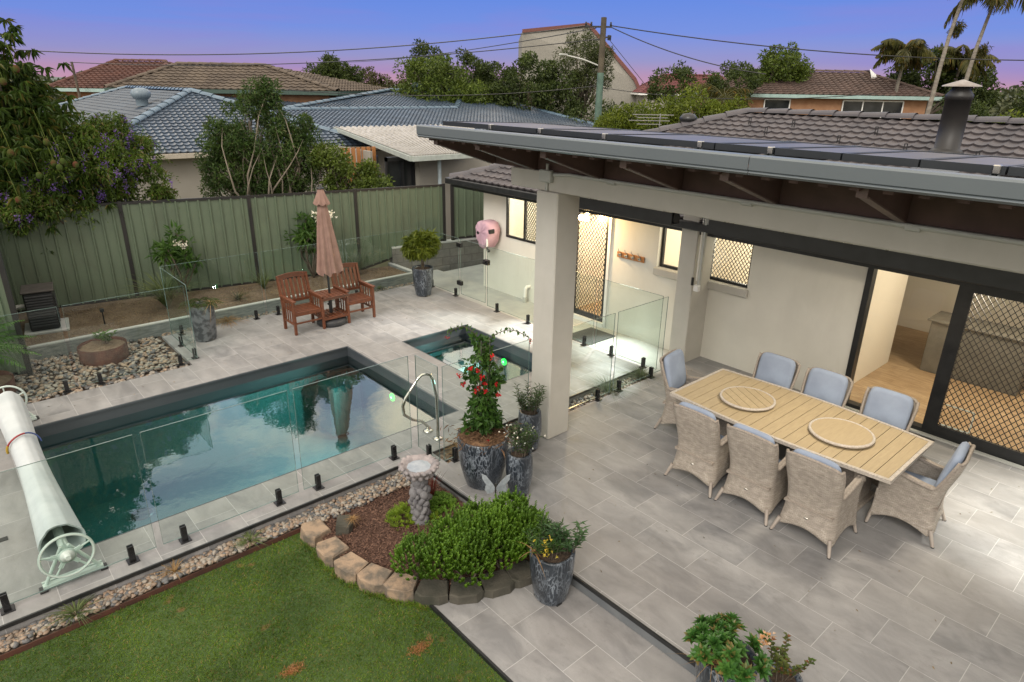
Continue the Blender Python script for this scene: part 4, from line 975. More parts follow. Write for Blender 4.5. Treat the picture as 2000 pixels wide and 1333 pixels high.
pane((-.55,6),(.93,6),'frameless glass panel in front of the pool cover roller',(.22,.86))
pane((.99,6),(2.34,6),'frameless glass panel along the middle of the long pool',(.14,.84))
pane((2.40,6),(3.78,6),'frameless glass panel between the long pool and the stone bird bath',(.12,.82))
pane((3.86,5.97),(3.86,5.53),'narrow glass corner panel beside the pool handrail',(.5,))
pane((3.90,5.5),(5.22,5.5),'glass panel behind the large flowering pot and left of the big column',(.12,.8))
pane((5.66,5.5),(6.84,5.5),'glass panel just right of the big column',(.16,.78))
pane((6.91,5.5),(8.06,5.5),'glass panel ending at the wall column behind the dining table',(.12,.78))
pane((8.02,5.56),(8.02,6.83),'glass panel nearest the wall column on the path side of the pool deck',(.2,.72))
pane((8.02,6.89),(8.02,8.15),'glass panel in front of the security door',(.15,.62))
pane((8.02,8.21),(8.02,9.70),'glass panel below the laundry window',(.2,.8))
pane((8.02,10.62),(8.02,11.85),'glass panel between the gate and the weeping potted tree',(.1,.8))
# gate
t=pane((8.02,9.76),(8.02,10.56),'glass pool gate with black latch and hinges',(),.09)
t['category']='gate'; t.name='glass_gate'
for z in(.32,1.12):
    m=MB(); m.cbox((7.985,10.52,z-.045),(8.055,10.66,z+.045),.006); m.build('hinge',M['spigot'],t)
m=MB(); m.cbox((7.98,9.66,.88),(8.06,9.80,.98),.006); m.cbox((7.94,9.70,.90),(7.99,9.76,.95),.004); m.build('latch',M['spigot'],t)
pane((2.75,11.9),(4.4,11.9),'back glass panel behind the left grey pot',(.1,.9)); pane((4.46,11.9),(6.1,11.9),'back glass panel behind the twin timber seats',(.12,.88)); pane((6.16,11.9),(7.96,11.9),'back glass panel at the right end of the garden bed',(.1,.9))
pane((2.74,10.52),(2.74,11.84),'glass panel turning the corner beside the left grey pot',(.1,.62))
pane((1.13,10.5),(2.70,10.5),'glass panel along the pebbles in front of the rusty ring',(.16,.86)); pane((-.5,10.5),(1.07,10.5),'glass panel at the left picture edge behind the roller wheel',(.3,.93))
# pool handrail
t=thing('pool_handrail','polished steel grab rail bent over the pool corner','handrail',(4.21,6.17,0))
m=MB(); m.tube([(4.22,6.29,0.0),(4.22,6.29,.06),(4.12,6.27,.18),(3.95,6.22,.28),(3.82,6.2,.40),(3.80,6.19,.52),(3.84,6.19,.62),(4.02,6.17,.84),(4.07,6.16,.875),(4.12,6.14,.88),(4.16,6.12,.86),(4.18,6.10,.81),(4.20,6.06,.60),(4.20,6.05,.3),(4.20,6.05,0.0)],.0185,12); m.build('rail',M['chrome'],t)
for x,y in((4.22,6.29),(4.20,6.05)): MB().lathe([(.062,0.001),(.062,.012),(.045,.022),(.022,.026)],(x,y,0),24).build('cover_plate',M['chrome'],t)
# ================================================================ POOL COVER ROLLER
t=thing('pool_cover_roller','white rolled pool cover on a wheeled roller stand at the end of the pool','pool roller',(.25,7.9,0))
rs=np.random.RandomState(3); m=MB(); rows=[]
ax0,ax1=6.22,9.72
def axis_pt(f): return Vector((.26+.0*f,ax0+(ax1-ax0)*f,.315))
for i in range(41):
    f=i/40; c=axis_pt(f); R=.172-.040*math.sin(math.pi*f)**.8+.005*math.sin(9*f); sag=.04*math.sin(math.pi*f)
    row=[]
    for j in range(44):
        a=2*math.pi*j/44+.25*f
        fold=1+.09*math.cos(2*a+.6+f*1.2)+.05*math.cos(3*a+1.2+f*1.5)+.02*math.sin(7*a+4*f+.5)+.012*math.sin(13*a-7*f)
        r=R*fold
        row.append((c.x+r*math.cos(a)*.98,c.y+(.04*math.sin(a*1+1) if i in(0,40) else 0),c.z-sag+r*math.sin(a)*1.0))
    rows.append(row)
m.grid(rows,True,True); ctr0=len(m.v)
# spiral layered end: inner hollow
for rw,sg in((rows[0],-1),(rows[-1],1)):
    c=Vector(np.mean(rw,0)); inn=[c+(Vector(p)-c)*.90+Vector((0,-sg*.004,0)) for p in rw]; inn2=[c+(Vector(p)-c)*.84-Vector((0,sg*.30,0)) for p in rw]
    m.grid([rw,inn,inn2],True,True)
m.build('cover_roll',M['roll'],t)
m=MB(); m.tube([(.26,6.0,.30),(.26,9.9,.30)],.04,12); m.build('axle',M['frame_white'],t)
def wheelset(y,sg):
    fr=MB()
    top=(.26,y,.30)
    for x in(.06,.48): fr.tube([(x,y,.035),(.26+(x-.26)*.12,y,.36)],.016,8)
    fr.bar((.04,y,.03),(.50,y,.03),.05,.03); fr.bar((.04,y-.06*sg,.028),(.50,y-.06*sg,.028),.022,.025)
    f=fr.build('stand',M['frame_white'],t)
    m=MB(); [m.cbox((x-.03,y-.05,.0),(x+.03,y+.04,.018),.003) for x in(.04,.50)]; m.build('foot',M['black'],f)
    m=MB(); yy=y+sg*.07; R=.20; pts=[(.26+R*math.cos(a),yy,.30+R*math.sin(a)) for a in np.linspace(0,2*math.pi,41)]
    m.tube(pts,.0125,8,cap=False)
    for k in range(5):
        a=2*math.pi*k/5+.35; m.tube([(.26+.055*math.cos(a),yy,.30+.055*math.sin(a)),(.26+R*math.cos(a),yy,.30+R*math.sin(a))],.009,6)
    w=m.build('wheel',M['frame_white'],t)
    m=MB(); m.lathe([(.070,0),(.070,.008),(.03,.014),(.022,.05)],(.26,yy,.30),20,M=Matrix.Rotation(math.pi/2*sg*-1,4,'X'))
    for k in range(5):
        a=2*math.pi*k/5+.35; m.bar((.26,yy,.30),(.26+.12*math.cos(a),yy,.30+.12*math.sin(a)),.035,.012,up=(0,1,0))
    m.build('hub',M['frame_white'],w)
wheelset(6.08,-1); wheelset(9.84,1)
m=MB(); f=.64; c=axis_pt(f); pts=[(c.x+.162*math.cos(a),c.y+.03*math.sin(2*a),c.z-.035+.162*math.sin(a)) for a in np.linspace(.1,3.3,16)]
m.tube(pts[:7],.009,6); m.build('blue_strap',simple('blue strap',(.03,.06,.20),.6),t); m=MB(); m.tube(pts[6:13],.010,6); m.build('red_strap',simple('red strap',(.28,.025,.03),.6),t); m=MB(); m.tube(pts[12:],.013,6); m.build('yellow_strap',simple('yellow strap',(.40,.26,.02),.6),t)
# ================================================================ TWIN SEAT WITH TABLE
t=thing('companion_seat','oiled timber twin seat with two armchairs joined by a slatted table','garden seat',(5.21,10.8,0))
W=M['tan_wood']
def armchair(x0,x1):
    y0,y1=10.62,11.06
    for x in(x0,x1):
        MB().cbox((x-.022,y0-.022,0),(x+.022,y0+.022,.60),.004).build('leg',W,t)
        m=MB(); m.bar((x,y1,0),(x,y1,.42),.044,.044,up=(0,1,0)); m.bar((x,y1,.40),(x,y1+.13,.93),.040,.044,up=(0,1,0)); m.build('leg',W,t)
        m=MB(); m.cbox((x-.033,y0-.05,.60),(x+.033,y1+.06,.625),.005); am=m.build('armrest',W,t)
        m=MB(); m.cbox((x-.014,y0+.022,.17),(x+.014,y1-.022,.205),.003); m.cbox((x-.014,y0+.022,.545),(x+.014,y1-.0,.585),.003)
        for k in range(4): yy=y0+.085+k*.09; m.cbox((x-.009,yy-.012,.205),(x+.009,yy+.012,.545),.002)
        m.build('side_slats',W,am)
    m=MB(); 
    for k in range(6): yy=y0-.01+k*.078; m.cbox((x0+.023,yy,.385),(x1-.023,yy+.060,.402),.003)
    m.cbox((x0+.022,y0-.012,.335),(x1-.022,y0+.012,.383),.003); m.cbox((x0+.022,y0-.01,.19),(x1-.022,y0+.01,.22),.003) ; m.build('seat',W,t)
    b=MB(); q=lambda z:(y1+.13*(z-.40)/.53)
    b.bar((x0+.02,q(.49),.49),(x1-.02,q(.49),.49),.020,.05); 
    top=[];xs=np.linspace(x0-.02,x1+.02,9)
    for xa,xb in zip(xs[:-1],xs[1:]):
        za=.905+.03*math.sin(math.pi*(xa-x0+.02)/(x1-x0+.04)); zb=.905+.03*math.sin(math.pi*(xb-x0+.02)/(x1-x0+.04)); b.bar((xa,q(za),za),(xb,q(zb),zb),.024,.085)
    for k in range(6):
        xx=x0+.065+k*(x1-x0-.13)/5; b.bar((xx,q(.50),.50),(xx,q(.88),.88),.050,.012,up=(0,1,0))
    b.build('backrest',W,t)
armchair(4.43,4.96); armchair(5.46,5.99)
m=MB(); 
for k in range(6): x=4.975+k*.08; m.cbox((x,10.56,.565),(x+.066,11.06,.583),.003)
m.cbox((4.96,10.585,.52),(5.46,10.605,.563),.003); m.cbox((4.96,11.02,.52),(5.46,11.04,.563),.003); m.build('table_top',W,t)
m=MB()
for k in range(6): x=4.985+k*.076; m.cbox((x,10.60,.195),(x+.055,11.04,.212),.003)
m.cbox((4.98,10.60,.15),(5.44,10.62,.193),.003); m.cbox((4.98,11.02,.15),(5.44,11.04,.193),.003); m.build('lower_shelf',W,t)
# parasol
t=thing('parasol','closed dusty pink parasol standing through the timber table','parasol',(5.21,10.81,0))
m=MB(); m.tube([(5.21,10.81,.05),(5.21,10.81,2.47)],.020,12); m.build('pole',M['black'],t)
MB().lathe([(.25,0),(.27,.02),(.27,.09),(.245,.115),(.10,.125),(.05,.13)],(5.21,10.81,0),32).build('base',simple('charcoal base',(.03,.032,.035),.6),t)
m=MB(); m.tube([(5.21,10.81,.12),(5.21,10.81,.5)],.032,10); m.cbox((5.16,10.79,.36),(5.20,10.83,.40),.006); m.build('pole_clamp',M['black'],t)
m=MB(); rows=[]
for i in range(30):
    f=i/29; z=2.26-1.30*f; r=.055+.135*f**.75; row=[]
    for j in range(96):
        a=2*math.pi*j/96; pl=1+(.05+.30*f)*(.5*math.cos(8*a+.6*math.sin(f*3))+.22*math.cos(17*a+1+f)+.12*math.sin(29*a)); hem=.045*math.cos(8*a+.5)*(1 if i==29 else 0)
        lean=.05*f; row.append((5.21+lean+r*pl*math.cos(a)*1.12,10.81+r*pl*math.sin(a),z+hem))
    rows.append(row)
m.grid(rows,True,True); m.build('canopy',M['parasol'],t)
m=MB(); rows=[]
for i in range(9):
    f=i/8; z=2.45-.24*f; r=.05+.085*f**1.2; row=[]
    for j in range(64):
        a=2*math.pi*j/64; row.append((5.21+r*(1+.13*f*math.cos(8*a))*math.cos(a),10.81+r*(1+.13*f*math.cos(8*a))*math.sin(a),z-.035*f*abs(math.sin(4*a))*(i==8)))
    rows.append(row)
m.grid(rows,True,True); m.build('valance',M['parasol'],t)
MB().lathe([(.058,2.445),(.062,2.455),(.055,2.475),(.015,2.485),(.012,2.51)],(5.21,10.81,0),20).build('finial',M['black'],t)
# ================================================================ DINING SET
def profile_poly(y0,y1,xc,hw,end,bow,n=16):
    """boat shaped table outline; long axis y"""
    P=[]
    for i in range(n+1):
        f=i/n; y=y0+(y1-y0)*f; w=end+bow*math.sin(math.pi*f); P.append((xc+w,y))
    for i in range(n,-1,-1):
        f=i/n; y=y0+(y1-y0)*f; w=end+bow*math.sin(math.pi*f); P.append((xc-w,y))
    return P
TX,TY0,TY1=6.79,1.58,4.08
t=thing('dining_table','long boat shaped outdoor table with tan slatted top and pale woven rim','table',(TX,(TY0+TY1)/2,0))
END,BOW=.575,.075
outer=profile_poly(TY0,TY1,TX,0,END,BOW)
m=MB(); inset=.035; n=32
innr=profile_poly(TY0+inset,TY1-inset,TX,0,END-inset,BOW)
N_=len(outer); vs=[(p[0],p[1],.715) for p in outer]+[(p[0],p[1],.752) for p in outer]+[(p[0],p[1],.752) for p in innr]+[(p[0],p[1],.72) for p in innr]
fs=[]
for k in range(3):
    for i in range(N_): j=(i+1)%N_; fs.append((k*N_+i,k*N_+j,(k+1)*N_+j,(k+1)*N_+i))
m.add(vs,fs); m.build('rim',simple('pale woven resin rim',(.50,.45,.39),.6,(.36,.32,.27),50,bmp=.6,bsc=120),t)
m=MB(); npk=19; L=(TY1-TY0-2*inset); pw=L/npk
def halfw(y): return END-inset+BOW*math.sin(math.pi*min(1,max(0,(y-TY0-inset)/(TY1-TY0-2*inset))))
for k in range(npk):
    a=TY0+inset+k*pw+.004; b=a+pw-.006; wa,wb=halfw(a)-.004,halfw(b)-.004
    m.prism([(TX-wa,a),(TX+wa,a),(TX+wb,b),(TX-wb,b)],.735,.750)
m.build('slatted_top',M['table_plank'],t)
m=MB(); m.prism(profile_poly(TY0+.04,TY1-.04,TX,0,END-.04,BOW),.705,.722); m.build('under_top',M['black'],t)
for y in(TY0+.55,TY1-.55):
    m=MB(); m.cbox((TX-.28,y-.16,.04),(TX+.28,y+.16,.705),.02); m.cbox((TX-.36,y-.2,0),(TX+.36,y+.2,.04),.01); m.build('pedestal',M['wicker_rim'],t)
for (lx,ly,R,pl,lab) in((6.73,3.36,.315,True,'round slatted lazy susan on the far half of the table'),(6.75,2.28,.325,False,'round smooth lazy susan on the near half of the table')):
    q=thing('lazy_susan',lab,'lazy susan',(lx,ly,.752))
    MB().lathe([(.18,0.001),(.18,.012),(R-.03,.014),(R-.004,.018),(R,.028),(R-.002,.040),(R-.012,.044),(R-.026,.044),(R-.028,.038)],(lx,ly,.752),56,cap=False).build('rim',bpy.data.materials['pale woven resin rim'],q)
    m=MB()
    if pl:
        k=6; w=2*(R-.028)/k
        for i in range(k):
            a=-(R-.028)+i*w+.003; b=a+w-.006; pts=[]
            rr=R-.029
            for s in np.linspace(a,b,6): pts.append((lx+math.sqrt(max(0,rr*rr-s*s)),ly+s))
            for s in np.linspace(b,a,6): pts.append((lx-math.sqrt(max(0,rr*rr-s*s)),ly+s))
            ang=R_(58); pts=[(lx+(px-lx)*math.cos(ang)-(py-ly)*math.sin(ang),ly+(px-lx)*math.sin(ang)+(py-ly)*math.cos(ang)) for px,py in pts]
            m.prism(pts,.782,.793)
        m.build('slats',M['table_plank'],q)
        MB().lathe([(R-.03,0),(R-.03,.008)],(lx,ly,.772),40).build('under_disc',M['black'],q)
    else:
        m.lathe([(R-.029,0),(R-.029,.012)],(lx,ly,.781),56,smooth=False); m.build('disc',M['table_plank'],q)
def wicker_chair():
    """local frame: sitter faces +x, back towards -x. origin on the floor"""
    t=thing('wicker_armchair','', 'chair')
    # plan path from right front round the back to left front: parameter s
    def path(s,hw,xb,xf,rc=.09):
        """s in [0,1]; returns x,y"""
        Ls=[(xf-xb-rc),math.pi/2*rc,(2*hw-2*rc),math.pi/2*rc,(xf-xb-rc)]; T=sum(Ls); d=s*T
        if d<=Ls[0]: return xf-d,-hw
        d-=Ls[0]
        if d<=Ls[1]: a=d/rc; return xb+rc-rc*math.sin(a),-hw+rc-rc*math.cos(a)
        d-=Ls[1]
        if d<=Ls[2]: return xb,-hw+rc+d
        d-=Ls[2]
        if d<=Ls[3]: a=d/rc; return xb+rc-rc*math.cos(a),hw-rc+rc*math.sin(a)
        d-=Ls[3]; return xb+rc+d,hw
    NS=96; NT=34
    smooth=lambda e0,e1,x: (lambda q:q*q*(3-2*q))(min(1,max(0,(x-e0)/(e1-e0))))
    def lens(z):  # half width, back x, front x at height z
        flare=max(0,(.36-z)/.36)
        hw=.245+.045*flare**1.6+.035*smooth(.4,.95,z)
        xb=-.25-.06*flare**1.5-.125*smooth(.38,.98,z)-.0
        xf=.27+.02*flare
        return hw,xb,xf
    s_c1,s_c2=.335,.665
    def top(s):
        q=min(s,1-s)             # 0 at arm front, .5 back middle
        arm=.665-.075*smooth(0,.31,q)+.0
        back=.955-.02*((s-.5)/.17)**2
        e=smooth(.305,.345,q)
        z=arm+(back-arm)*e
        if q<.03: z-=.05*(1-q/.03)
        # rounded upper corners of the back
        if .345<q<.395: z-=.035*(1-(q-.345)/.05)**2
        return z
    def bot(s):
        q=min(s,1-s)
        # arches between the legs: corners at q=0 , q~.325
        if q<.325: a=math.sin(math.pi*q/.325)
        else: a=math.sin(math.pi*(s-.325)/.35)
        return .075+.085*a**.8
    V=[];UV=[]
    for j in range(NT+1):
        for i in range(NS+1):
            s=i/NS; z=bot(s)+(top(s)-bot(s))*j/NT; hw,xb,xf=lens(z); x,y=path(s,hw,xb,xf)
            V.append((x,y,z)); UV.append((s*1.75,z))
    def sheet(V,UV,nx,ny,name,mat,thick=.022):
        me=bpy.data.meshes.new(name); F=[(j*(nx+1)+i,j*(nx+1)+i+1,(j+1)*(nx+1)+i+1,(j+1)*(nx+1)+i) for j in range(ny) for i in range(nx)]
        me.from_pydata(V,[],F); uv=me.uv_layers.new(name='UVMap')
        for l in me.loops: uv.data[l.index].uv=UV[l.vertex_index]
        me.polygons.foreach_set('use_smooth',[True]*len(F)); me.materials.append(mat)
        o=bpy.data.objects.new(name,me); COL.objects.link(o); o.parent=t
        md=o.modifiers.new('t','SOLIDIFY'); md.thickness=thick; md.offset=0
        return o
    sheet(V,UV,NS,NT,'shell',M['wicker'])
    # front skirt
    V=[];UV=[]
    for j in range(9):
        for i in range(25):
            f=i/24; hw,xb,xf=lens(.2); zb=.075+.085*math.sin(math.pi*f)**.8; z=zb+(.40-zb)*j/8; V.append((xf-.012,-hw+2*hw*f,z)); UV.append((f*.5,z))
    sheet(V,UV,24,8,'front_skirt',M['wicker'])
    # arm tops: wide rolled edge following the rim
    m=MB(); pts=[];rad=[]
    for i in range(NS+1):
        s=i/NS; z=top(s); hw,xb,xf=lens(z); x,y=path(s,hw,xb,xf); pts.append((x,y,z)); q=min(s,1-s); rad.append(.023 if q<.30 else .017)
    m.tube(pts,rad,8); m.build('braided_rim',M['wicker_rim'],t,False)
    m=MB()
    for sy in(-1,1):
        arm=[]
        for q in np.linspace(.0,.30,9):
            z=top(q); hw,xb,xf=lens(z); x,y=path(q,hw,xb,xf); arm.append((x,sy*(abs(y)-.012),z+.002))
        for a,b in zip(arm[:-1],arm[1:]): m.bar(a,b,.055,.03)
    m.build('armrest',M['wicker_rim'],t,False)
    for sx,sy in((1,1),(1,-1),(-1,1),(-1,-1)):
        hw,xb,xf=lens(.10); hb,xb0,xf0=lens(0)
        top_=((xf-.015 if sx>0 else xb+.03),sy*(hw-.02),.15); bt=((xf0+.0 if sx>0 else xb0-.005),sy*(hb+.005),0)
        m=MB(); m.tube([top_,bt],[.021,.015],10); l=m.build('leg',M['wicker_leg'],t,False)
        m=MB(); m.tube([(bt[0],bt[1],.0),(bt[0],bt[1],.008)],.0165,10); m.build('foot',M['black'],l,False)
    def pillow(w,d,h,Mx,name,puff=.5):
        m=MB(); rows=[]; n=40
        for k,(f,zz) in enumerate(((.0,-1),(.80,-1),(.93,-.8),(1,-.25),(1,.25),(.93,.8),(.80,1),(.45,1.12),(0,1.16))):
            row=[]
            for j in range(n):
                a=2*math.pi*j/n; ca,sa=math.cos(a),math.sin(a); e=.36
                x=w/2*abs(ca)**e*(1 if ca>0 else -1)*f; y=d/2*abs(sa)**e*(1 if sa>0 else -1)*f
                row.append(Mx@Vector((x,y,h/2*zz)))
            rows.append(row)
        m.grid(rows,True,True); return m.build(name,M['cushion'],t,False)
    pillow(.50,.47,.075,Matrix.Translation((.02,0,.425)),'seat_cushion')
    Mx=Matrix.Translation((-.262,0,.745))@Matrix.Rotation(R_(-103),4,'Y')
    pillow(.50,.47,.085,Mx,'back_cushion')
    m=MB(); m.box((-.27,-.24,.36),(.27,.24,.385)); m.build('seat_base',M['wicker_rim'],t,False)
    hw,xb,xf=lens(.27); m=MB(); m.lathe([(.021,0),(.018,.004),(.0001,.005)],(0,0,0),18,M=Matrix.Translation((xb-.012,-.0,.27))@Matrix.Rotation(-math.pi/2,4,'Y')@Matrix.Diagonal((.55,1,1,1))); m.build('oval_badge',M['chrome'],t,False)
    return t
ch0=wicker_chair()
spots=[(6.02,3.39,0,'wicker armchair on the near side of the table, nearest the big column'),
 (6.03,2.74,0,'middle wicker armchair of the three with their backs to the camera'),
 (6.02,2.09,0,'wicker armchair on the near side of the table, closest to the camera'),
 (7.47,3.55,180,'wicker armchair on the wall side of the table, nearest the wall column'),
 (7.47,2.90,180,'middle wicker armchair of the three on the wall side of the table'),
 (7.46,2.18,180,'wicker armchair in front of the open patio door'),
 (6.86,4.18,-82,'wicker armchair at the far end of the table, near the glass fence'),
 (6.90,1.55,97,'wicker armchair at the near right end of the table, seen from the side')]
for i,(x,y,a,lab) in enumerate(spots):
    c=ch0 if i==0 else copy_tree(ch0)
    c.location=(x,y,.001); c.rotation_euler=(0,0,R_(a)); c['label']=lab; c['category']='chair'; c['group']='wicker armchairs round the dining table'
# ================================================================ POTS AND PLANTS
def pot(parent,x,y,z,rb,rt,h,n=40,belly=.0,sq=0,feet=True,mat=None):
    prof=[]
    for i in range(15):
        f=i/14; r=rb+(rt-rb)*(f**.8)+belly*math.sin(math.pi*f); prof.append((r,z+.015+(h-.015)*f))
    prof+=[(rt-.004,z+h+.006),(rt-.028,z+h+.002),(rt-.038,z+h-.05)]
    wob=(lambda a,i: 1+sq*(math.cos(4*a)*-.5+.0)+.004*math.sin(5*a+i)) 
    p=MB().lathe(prof,(x,y,0),n,wob=wob,cap=False).build('pot',mat or M['drip'],parent)
    m=MB(); m.lathe([(rt-.03,z+h-.035),(.0001,z+h-.022)],(x,y,0),24,cap=False,wob=wob); m.build('soil',M['soil'],parent)
    if feet:
        m=MB(); [m.cbox((x+rb*.8*math.cos(a)-.03,y+rb*.8*math.sin(a)-.03,z),(x+rb*.8*math.cos(a)+.03,y+rb*.8*math.sin(a)+.03,z+.025),.004) for a in(.3,2.4,4.5)]; m.build('pot_feet',M['black'],parent)
    return p
def sprigs(name,parent,base,n,H,spread,leaf,mat,seed,wr=.4,stems=True,per=16,up=.6,r0=.1):
    rs=np.random.RandomState(seed); P=[];D=[]; st=MB()
    for i in range(n):
        a=rs.uniform(0,6.28); r=r0*math.sqrt(rs.uniform(0,1)); b=np.array(base)+[r*math.cos(a),r*math.sin(a),0]; h=H*rs.uniform(.55,1); o=spread*rs.uniform(.1,1)
        tip=b+[o*math.cos(a),o*math.sin(a),h]; st.tube([tuple(b),tuple((b+tip)/2+[0,0,h*.08]),tuple(tip)],[.004,.003,.0015],4)
        for k in range(per):
            f=.25+.75*k/per; p=b+(tip-b)*f+[0,0,h*.08*math.sin(math.pi*f)]; az=k*2.4+rs.uniform(-.3,.3); P.append(p); D.append([math.cos(az),math.sin(az),up*rs.uniform(.5,1.3)])
    P=np.array(P); D=np.array(D); V,F=leaf_arrays(P,D,np.tile([0,0,1.],(len(P),1)),leaf*rs.uniform(.6,1.2,len(P)),leaf*wr*rs.uniform(.7,1.1,len(P)),.15,.15)
    f=fastmesh(name,V,F,mat,parent); st.build('stems',M['bark'],parent); return f
# big pot with bougainvillea on stakes
BX,BY=4.02,4.93
t=thing('potted_climber','tall red flowering climber on stakes in the largest dark drip glazed pot','potted plant',(BX,BY,0))
pot(t,BX,BY,0,.185,.285,.60,belly=.02)
rs=np.random.RandomState(5)
P=np.stack([BX+rs.normal(0,.13,900),BY+rs.normal(0,.13,900),.60+rs.uniform(-.02,.06,900)],1); D=rs.normal(size=(900,3))*[1,1,.35]; V,F=leaf_arrays(P,D,rdir(900,1,rs),rs.uniform(.05,.12,900),np.full(900,.008),.05,.3); 
fastmesh('coir_mulch',V,F,M['coir'],t)
m=MB(); rows=[[(BX+r*math.cos(a)*(1+.08*math.sin(3*a+r*9)),BY+r*math.sin(a)*(1+.08*math.cos(4*a)),z+.012*math.sin(5*a+r*30)) for a in np.linspace(0,2*math.pi,30)[:-1]] for r,z in((.275,.585),(.22,.615),(.14,.625),(.05,.63),(.001,.63))]; m.grid(rows,True,True); m.build('coir_mat',M['coir'],t)
cl=[]
for i in range(78):
    f=rs.uniform(0,1); z=.68+1.02*f; r=(.165*(1-.35*f)+.045*math.sin(11*f+1))*rs.uniform(.1,1)**.5; a=rs.uniform(0,6.28); cl.append((BX+r*math.cos(a),BY+r*math.sin(a),z,rs.uniform(.035,.07)))
c,_=crown('foliage',None,0,None,24,.062,L_['plant'],t,21,clumps=np.array(cl),wr=.62,up=-.1,droop=.35)
c.data.materials[0]=leafmat('climber leaves',(.028,.085,.014),(.065,.140,.026),None,.35)
m=MB()
for a in range(5): x=BX+.09*math.cos(a*1.26); y=BY+.09*math.sin(a*1.26); m.tube([(x,y,.55),(x*.9+BX*.1,y*.9+BY*.1,1.72)],.004,5)
m.build('stakes',M['steel'],t)
m=MB()
for i in range(9): a=rs.uniform(0,6.28); m.tube([(BX+.03*math.cos(a),BY+.03*math.sin(a),.58),(BX+.10*math.cos(a+.8),BY+.10*math.sin(a+.8),1.1),(BX+.05*math.cos(a+2),BY+.05*math.sin(a+2),1.65)],[.008,.005,.003],5)
RT=Vector((.745,-.667,0))  # sideways as seen from the terrace stair
for k in ((-.36,1.77),(.50,1.72)):
    e=Vector((BX,BY,1.66)); pts=[e+RT*k[0]*f+Vector((0,0,(k[1]-1.66)*f+.13*math.sin(math.pi*f))) for f in np.linspace(0,1,8)]; m.tube(pts,[.004]*8,5)
    P=[];D=[]
    for f in np.linspace(.12,1,15):
        i=min(6,int(f*7)); p=pts[i].lerp(pts[i+1],f*7-i)
        for sg in(-1,1): P.append(p); D.append(Vector((rs.normal()*.5,rs.normal()*.5,sg*.8)))
    V,F=leaf_arrays(np.array(P),np.array(D),rdir(len(P),.5,rs),rs.uniform(.03,.055,len(P)),rs.uniform(.018,.03,len(P))); fastmesh('long_shoot',V,F,L_['plant'],t)
m.build('stems',M['bark'],t)
fl=[(-.12,1.44),(-.05,1.42),(-.01,1.34),(-.24,1.36),(-.19,1.28),(.02,1.28),(-.03,1.22),(-.07,1.18),(.03,1.19),(.14,1.27),(.17,1.14),(.10,1.58),(-.36,1.78),(.48,1.75),(.06,.62)]
P=[];D=[]
for (u,z) in fl:
    c0=Vector((BX,BY,z))+RT*u+Vector((-.667,-.745,0))*(.14 if z>.7 else .2)
    for k in range(13 if abs(u)<.3 else 5): P.append(c0+Vector(rs.normal(size=3))*.010); D.append(Vector(rs.normal(size=3)))
V,F=leaf_arrays(np.array(P),np.array(D),rdir(len(P),0,rs),rs.uniform(.018,.030,len(P)),rs.uniform(.014,.024,len(P)),.3,.1); fastmesh('flowers',V,F,L_['red'],t)
# two slim tall pots
for (x,y,lab,sd,h) in((4.93,5.15,'slim dark glazed pot with leafy herb directly beside the big column',31,.50),(4.19,4.52,'slim dark glazed pot with white flecked herb in front of the largest pot',32,.50)):
    t=thing('potted_herb',lab,'potted plant',(x,y,0)); pot(t,x,y,0,.105,.135,h,belly=.022)
    sprigs('foliage',t,(x,y,h-.03),26,.36,.13,.062,leafmat('herb leaves %d'%sd,(.035,.080,.022),(.085,.135,.045),None,.3),sd,.26,True,20,.7,.09)
    if sd==32:
        P=[(x+rs.normal()*.09,y+rs.normal()*.09,h+rs.uniform(.1,.34)) for _ in range(46)]; V,F=leaf_arrays(np.array(P),rdir(46,1,rs),rdir(46,1,rs),np.full(46,.026),np.full(46,.02)); fastmesh('flowers',V,F,L_['white'],t)
# patio pot with yellow flowers
x,y,z=3.44,3.26,-.12
t=thing('potted_flowers','squarish dark pot with yellow daisies standing on the lower paving beside the hedge','potted plant',(x,y,z)); pot(t,x,y,z,.14,.195,.50,belly=.012,sq=.05)
sprigs('foliage',t,(x-.03,y+.04,z+.48),30,.22,.15,.07,L_['plant'],41,.24,True,18,.9,.13)
sprigs('foliage',t,(x+.08,y-.10,z+.48),14,.30,.12,.085,leafmat('broad green leaves',(.045,.110,.035),(.075,.150,.060),None,.3),42,.3,True,16,.5,.07)
P=[(x-.06+rs.normal()*.035-.667*.10,y+.02+rs.normal()*.05-.745*.08,z+.62+rs.normal()*.05) for _ in range(30)]; PP=np.repeat(np.array(P),7,0); V,F=leaf_arrays(PP,rdir(len(PP),.8,rs),rdir(len(PP),1,rs),np.full(len(PP),.016),np.full(len(PP),.012)); fastmesh('flowers',V,F,L_['yellow'],t)
V,F=blades((x-.15,y+.08,z+.5),16,.16,.012,.9,rs,1.3); fastmesh('dry_leaves',V,F,M['straw'],t)
# bottom pot with succulent like rosettes
x,y=3.52,1.60
t=thing('potted_succulent','large dark pot with pale pink flowers and fleshy rosettes at the bottom picture edge','potted plant',(x,y,0)); pot(t,x,y,0,.15,.205,.44,belly=.015,sq=.04)
P=[];D=[];Nn=[];Ls=[]
rosc=[]
for i in range(52):
    a=rs.uniform(0,6.28); r=.26*math.sqrt(rs.uniform(0,1)); c0=np.array([x+r*math.cos(a),y+r*math.sin(a),.50+.10*(1-(r/.26)**2)+rs.uniform(-.03,.05)]); rosc.append(c0); ax=unit(np.array([math.cos(a)*r*3.2,math.sin(a)*r*3.2,1.]))
    for k in range(17):
        b=k*2.4; ring=.25+.75*k/17; v=np.array([math.cos(b),math.sin(b),0]); v=v-ax*np.dot(v,ax); P.append(c0); D.append(unit(v)*ring+ax*(1.15-ring)*.9); Nn.append(ax); Ls.append(.048+.042*ring)
